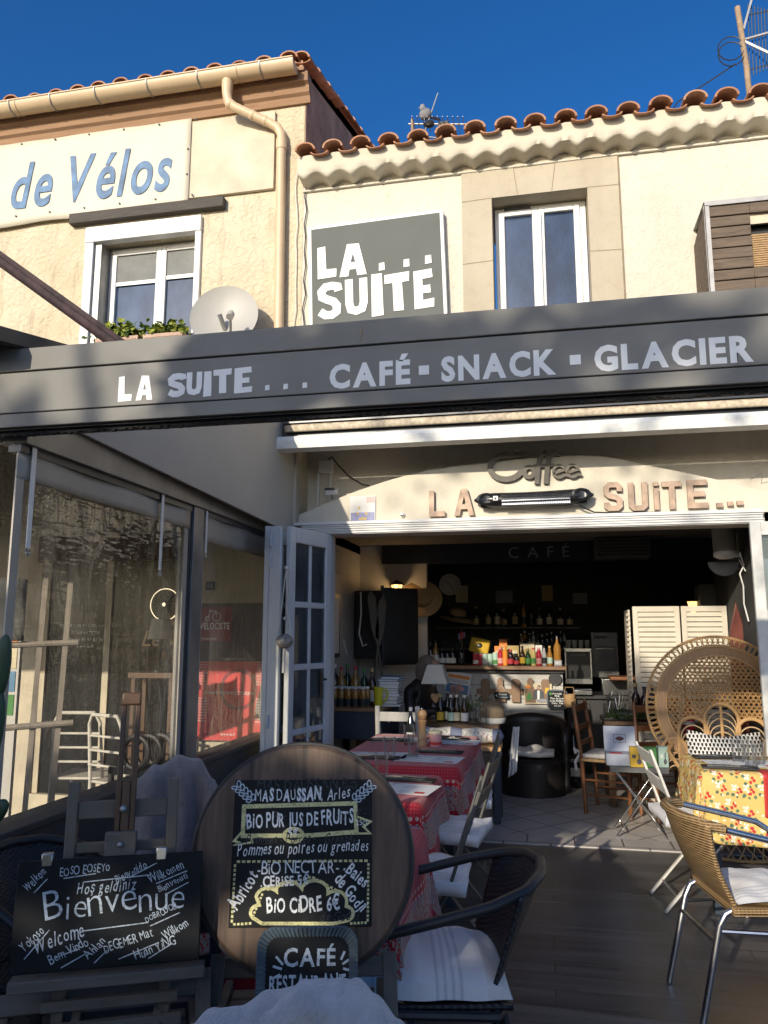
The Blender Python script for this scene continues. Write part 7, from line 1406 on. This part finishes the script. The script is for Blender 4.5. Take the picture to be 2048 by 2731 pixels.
for s in (-1, 1):
    b = MB()
    for k in range(5): x, z = s*(.168+k*.012), .152+k*.010; b.ribbon(arc(x-s*.006,z+.008,.006,.010,0,360,10)[:-1], .0035, f_, closed=True); b.ribbon(arc(x+s*.008,z-.003,.008,.005,0,360,10)[:-1], .0035, MW(0,-.01895,0), closed=True)
    b.build('sprig', M['chalkblue'], bd, smooth=False)
# cafe restaurant tray sign
T = thing('tray_sign', 'blue grey fluted tray sign chalked with cafe and restaurant', 'sign', (-.600, 1.98, .632)); T.scale = (.92,1,.92); T.rotation_euler = (R(-9), 0, R(14))
def rrect(w, h, r, n=6, flute=0):
    p = []
    for cx, cz, a0 in ((w-r,h-r,0),(-w+r,h-r,90),(-w+r,-h+r,180),(w-r,-h+r,270)): p += [(cx+r*math.cos(R(a0+90*k/n)), cz+r*math.sin(R(a0+90*k/n))) for k in range(n+1)]
    return p
po, pi_ = rrect(.135,.155,.045), rrect(.112,.132,.035); n = len(po); b = MB(); vs = [(x,-.022,z) for x, z in po]+[(x,-.010,z) for x, z in pi_]+[(x,.0,z) for x, z in po]
b.add(vs, [f for k in range(n) for f in ((k,(k+1)%n,n+(k+1)%n,n+k),(2*n+k,2*n+(k+1)%n,(k+1)%n,k))]); fr_ = b.build('rim', M['bluegrey'], T, angle=20); b = MB()
L_ = [(Vector(po[k]), Vector(pi_[k])) for k in range(n)]
for k in range(n):
    a0, a1 = L_[k], L_[(k+1) % n]; st = max(1, int((a0[0]-a1[0]).length/.012))
    for j in range(st): q = a0[0].lerp(a1[0], j/st); w_ = a0[1].lerp(a1[1], j/st); b.tube([(q.x,-.0225,q.y),(w_.x,-.011,w_.y)], .0035, 5)
b.build('flutes', M['bluegrey'], fr_); b = MB(); b.prism(pi_, .006, MW(0,-.006,0)); b.prism([(x*.98,z*.98) for x,z in po], .004, MW(0,.004,0)); bd = b.build('slate', M['chalkboard'], T, smooth=False)
b = MB(); text(b,'CAFÉ',.060,MW(-.062,-.0128,.060,1),'b',width=.138,jit=.4,rnd=rgw); text(b,'RESTAURANT',.056,MW(-.10,-.0128,.000,1),'b',width=.205,jit=.4,rnd=rgw)
for a, c in (((-.085,.085),(-.065,.065)),((-.092,.062),(-.068,.055)),((-.095,.032),(-.072,.042)),((.10,.095),(.09,.075)),((.112,.075),(.094,.064)),((.112,.05),(.096,.054))): b.ribbon([a,c],.006,MW(0,-.0127,0))
b.build('handwriting', M['chalkblue'], bd, smooth=False)
# welcome board on its easel
T = thing('welcome_board', 'black chalkboard with welcome words in many languages', 'chalkboard', (-1.115, 1.93, .797)); T.rotation_euler = (R(-6), 0, R(24)); b = MB(); b.bx(-.235,.235,-.010,0,-.145,.150); b.build('slate', M['chalkboard'], T, bevel=.003); T.scale = (.97, 1, .88); bd = T.children[0]
fm = lambda x, z, rot=0: MW(x, -.0108, z, rot)
hand([('Bienvenue',.105,-.155,-.010,2,'t','l',.345),('Hoş geldiniz',.044,-.085,.052,2,'s','l',.15),('EOSO EOSEYo',.034,-.13,.105,3,'r','l',.125),('Welkom',.034,-.205,.07,48,'s','l',.065),('Bienvenido',.030,.015,.075,28,'s','l',.085),('Willkomen',.040,.10,.068,24,'r','l',.095),('Bienvenuti',.028,.125,.042,27,'r','l',.082),
      ('DOBRODOŠLI',.024,.095,-.035,22,'r','l',.085),('Willkom',.036,.145,-.085,30,'r','l',.07),('Yokoso',.036,-.20,-.085,45,'s','l',.065),('Welcome',.055,-.17,-.095,20,'s','l',.12),('Bem Vindo',.036,-.135,-.125,26,'r','l',.10),('Ahlan',.036,-.045,-.12,45,'r','l',.06),('DEGEMER Mat',.036,-.005,-.108,17,'r','l',.125),('Huan YiNG',.036,.075,-.132,20,'r','l',.105)], 'chalkblue', par=bd, jit=1.1)
b = MB()
for k, p in enumerate([[(-.12,.098),(-.04,.106)],[(-.19,.065),(-.16,.10)],[(-.07,.085),(.10,.093)],[(.05,.092),(.115,.125)],[(.115,.068),(.195,.098)],[(.14,.036),(.20,.066)],[(-.075,-.045),(.10,-.035)],[(.105,-.045),(.18,-.015)],[(-.20,-.105),(-.145,-.035)],[(-.125,-.107),(-.07,-.09)],[(-.11,-.135),(-.045,-.10)],[(-.03,-.13),(.0,-.10)],[(.03,-.125),(.13,-.09)],[(.105,-.13),(.165,-.095)]]): b.ribbon(p, .0028, MW(0,-.0106-k*1e-5,0))
b.build('underlines', M['chalkblue'], bd, smooth=False)
for x in (-.165, .125): b = MB(); b.bx(x-.014,x+.014,-.0125,.012,.132,.168); b.build('clip', M['steel'], T, bevel=.003)
T = thing('easel', 'weathered wooden tabletop easel holding the welcome board', 'easel', (-1.105, 1.975, .505)); T.rotation_euler = (R(-6), 0, R(24))
for x in (-.145,.115): b = MB(); b.bx(x-.014,x+.014,-.018,.018,-.02,.60); b.build('leg', M['oldwood'], T, bevel=.003)
b = MB(); b.bx(-.131,.101,-.012,.012,.505,.55); b.bx(-.131,.101,-.012,.012,.42,.445); b.build('crossbar', M['oldwood_x'], T, bevel=.003)
for x in (-.034,.004): b = MB(); b.bx(x,x+.014,-.034,-.016,.33,.80); b.build('mast', M['darkwood'], T, bevel=.003)
b = MB(); b.bx(-.02,.004,-.032,-.018,.33,.60); b.build('mast_core', M['darkwood'], T, bevel=.004); b = MB(); b.bx(-.034,.018,-.034,-.016,.80,.835); b.build('mast_top', M['darkwood'], T, bevel=.005)
b = MB(); b.bx(-.052,.028,-.066,-.036,.415,.475); b.build('clamp_block', M['oldwood_x'], T, bevel=.004); b = MB(); b.ball((-.012,-.07,.445),.008,10); b.ball((-.012,-.04,.53),.010,10); b.build('bolt', M['zinc'], T)
b = MB(); b.bx(-.255,.215,-.085,-.02,.118,.145); b.build('ledge', M['oldwood_x'], T, bevel=.003)
b = MB(); b.bar((-.10,-.05,.0),(-.10,.14,.12),.02,.03); b.bar((.10,-.05,.0),(.10,.14,.12),.02,.03); b.bx(-.20,.16,-.045,-.02,.0,.03); b.bx(-.18,.15,-.05,-.03,.06,.085); b.build('foot', M['oldwood_x'], T, bevel=.003)
# slate blue chair and grey blankets
T = thing('blue_chair', 'slate blue wooden chair back beside the easel', 'chair', (-1.22, 2.36, 0), 205)
for x in (-.19,.19): b = MB(); b.bar((x,.18,.004),(x,.24,.88),.03,.035,(1,0,0)); b.build('leg', M['slate'], T, bevel=.003); b = MB(); b.bx(x-.016,x+.016,-.20,-.17,.004,.44); b.build('leg', M['slate'], T, bevel=.003)
b = MB()
for z, h in ((.83,.08),(.68,.05),(.57,.05)): b.box((0,.18+.06*z/.88,z),(.36,.02,h))
b.build('backrest', M['slate'], T, bevel=.003); b = MB(); b.bx(-.20,.20,-.20,.20,.44,.465); b.build('seat', M['slate'], T, bevel=.003)
def blanket(name, x, y, rz, prof, drop, depth, seed, mat, lab, rx=.05, fa=.022):
    """prof: height of the fold line against x"""
    rg = random.Random(seed); ph = [rg.uniform(0,6) for _ in range(8)]
    def H(x_):
        for (a, h), (c, k) in zip(prof, prof[1:]):
            if a <= x_ <= c: t_ = (x_-a)/(c-a); t_ = t_*t_*(3-2*t_); return h+(k-h)*t_
        return prof[-1][1] if x_ > prof[-1][0] else prof[0][1]
    x0, x1 = prof[0][0], prof[-1][0]
    def fn(u, v):
        xx = x0+(x1-x0)*u; s = (v-.5)*2; h = H(xx); a = abs(s); w = rx*math.sin(min(a*3.2,1)*PI/2); z = h - rx*(1-math.cos(min(a*3.2,1)*PI/2)) - max(0,a-.31)*drop
        fold = fa*(1-2*abs(math.sin(xx*11+ph[0]+s*1.1)))+fa*.55*math.sin(xx*43+ph[1]-s*2)+.010*math.sin(s*9+xx*12+ph[2]); k = min(1,a*2)
        return (xx+.012*math.sin(s*5+ph[3]), math.copysign(w+max(0,a-.3)*depth, s)+fold*k, z+.012*math.sin(xx*23+s*3+ph[4])+.010*(1-abs(math.sin(xx*34+s*2.2+ph[5]))))
    b = MB(); b.grid(fn, 90, 70); o = b.build(name, M[mat], None, solid=.016, angle=80); o.location = (x, y, 0); o.rotation_euler = (0,0,R(rz)); return tag(o, lab, 'blanket' if lab else None)
bk = blanket('blanket', -.43, 1.345, 12, [(-.06,.80),(-.035,.875),(-.005,.902),(.022,.918),(.045,.921),(.07,.915),(.10,.90),(.135,.878),(.175,.842),(.21,.78)], .75, .09, 5, 'blanket', 'pale grey fleece blanket heaped over a chair back in front', .045, .010)
fl = blanket('folded_flap', -.43, 1.385, 12, [(-.215,.75),(-.175,.825),(-.145,.850),(-.10,.866),(-.05,.876),(.0,.880),(.04,.85),(.07,.80)], .75, .09, 8, 'blanket', None, .05, .012)
fl.parent = bk; fl.matrix_parent_inverse = Matrix.LocRotScale(bk.location, bk.rotation_euler, None).inverted()
for k_ in ('label', 'category'):
    if k_ in fl: del fl[k_]
armchair(-.44, 1.22, 282, 'dark tube armchair hidden under the pale grey blanket', False).scale = (.7,.7,.92)
blanket('blanket', -1.50, 3.08, 22, [(-.20,.70),(-.16,.90),(-.08,.965),(.0,.985),(.08,.965),(.15,.90),(.19,.70)], .95, .06, 9, 'blanket2', 'dark grey fleece blanket draped on a chair by the parapet', .05, .042)
# ================================================================ unseen shade casters behind the viewer: inferred tree, added small tree and hedge
T = thing('unseen_tree', 'broad plane tree behind the viewer shading the terrace front', 'tree', (-4.6, -8, 0)); rg = random.Random(41); b = MB(); b.tube([(0,0,-.03),(.1,0,2.5),(-.1,.05,4.6),(.4,0,5.6),(.3,0,6.6)], [.22,.19,.16,.10,.04], 12)
for e in ((1.2,0,6.15),(2.2,0,6.2),(3.0,0,6.3),(-.7,0,6.1),(-1.3,0,6.4),(.9,.3,7.2),(-.5,.2,7.3),(1.9,-.2,7.1)): b.tube([(0,.02,4.8),(e[0]*.45,e[1]*.5,5.75),e], [.07,.045,.012], 7)
b.build('trunk', M['bark'], T); b = MB()
# clump centres (x, z), half sizes and leaf counts
for x, z, rx, rz, n in ((1.05,6.17,.42,.15,260),(1.75,6.26,.28,.08,80),(2.2,6.08,.20,.10,60),(2.75,6.3,.28,.12,140),(3.5,6.15,.26,.13,120),(-.60,5.98,.26,.06,50),(-1.35,6.2,.25,.10,70),(-2.2,6.35,.3,.14,60),(.9,6.9,2.6,.7,70),(.2,7.5,1.8,.35,40),(.35,5.75,.4,.3,60),(1.6,5.6,.7,.15,40)):
    for k in range(n):
        a = rg.random()*2*PI; q_ = rg.random()**.5; p = Vector((x+rx*q_*math.cos(a)*1.1, rg.gauss(0,.35), z+rz*q_*math.sin(a)*1.1)); s_ = rg.uniform(.06,.12); q = Euler((rg.uniform(0,3),rg.uniform(0,3),rg.uniform(0,6))).to_matrix(); b.add([p+q@Vector(w) for w in ((0,-s_,0),(s_*.6,0,0),(0,s_,0),(-s_*.6,0,0))], [(0,1,2,3)])
b.build('crown', M['treeleaf'], T, smooth=False, recalc=False)
# added small tree; its clumps are shaped to shade fascia and red tables
T = thing('unseen_tree', 'added small dense tree, unseen behind the viewer, shading the red tables', 'tree', (-3.25, -3.5, 0)); rg = random.Random(17); b = MB(); b.tube([(0,0,-.03),(.03,0,1.6),(-.03,.03,2.8),(.1,0,3.6),(.2,0,4.4)], [.09,.08,.06,.04,.02], 10); b.build('trunk', M['bark'], T); b = MB()
BL = [((-.25,0,3.15),(.68,.4,.33),1500), ((-.35,0,3.6),(.55,.4,.25),800), ((.25,.0,3.65),(.45,.35,.22),700), ((.30,0,4.62),(.30,.25,.17),700), ((.05,0,4.25),(.18,.2,.2),150), ((-1.4,0,3.2),(.6,.4,.3),700)]
for c, r, n in BL:
    for k in range(n):
        v = Vector((rg.gauss(0,1),rg.gauss(0,1),rg.gauss(0,1))).normalized()*rg.random()**.4; p = Vector((c[0]+v.x*r[0]*1.1, c[1]+v.y*r[1], c[2]+v.z*r[2]*1.1)); s_ = rg.uniform(.05,.10); q = Euler((rg.uniform(0,3),rg.uniform(0,3),rg.uniform(0,6))).to_matrix(); b.add([p+q@Vector(w) for w in ((0,-s_,0),(s_*.55,0,0),(0,s_,0),(-s_*.55,0,0))], [(0,1,2,3)])
b.build('crown', M['treeleaf'], T, smooth=False, recalc=False)
T = thing('hedge', 'added tall hedge, unseen behind the viewer, shading the terrace foreground', 'hedge', (-4, -5.3, 0)); rg = random.Random(23); b = MB(); b.bx(-3.2,5.2,-.2,.2,-.03,3.15); b.build('shade_core', M['treeleaf'], T, smooth=False); b = MB()  # added to block the low sun; solid core inside the leaves
for k in range(9000):
    x = rg.uniform(-3.3,5.3); top = 3.27+.40*math.exp(-((x-.9)/.55)**2)+.12*math.sin(x*1.7)+.08*math.sin(x*4.3+1); z = top-abs(rg.gauss(0,.16)) if rg.random() < .6 else rg.uniform(.1,3.2); p = Vector((x, rg.choice((-1,1))*rg.uniform(.15,.34) if z < 3.1 else rg.uniform(-.3,.3), z)); s_ = rg.uniform(.05,.10); q = Euler((rg.uniform(0,3),rg.uniform(0,3),rg.uniform(0,6))).to_matrix(); b.add([p+q@Vector(w) for w in ((0,-s_,0),(s_*.6,0,0),(0,s_,0),(-s_*.6,0,0))], [(0,1,2,3)])  # top line raised locally to keep most of the barrel board shaded
b.build('foliage', M['treeleaf'], T, smooth=False, recalc=False)
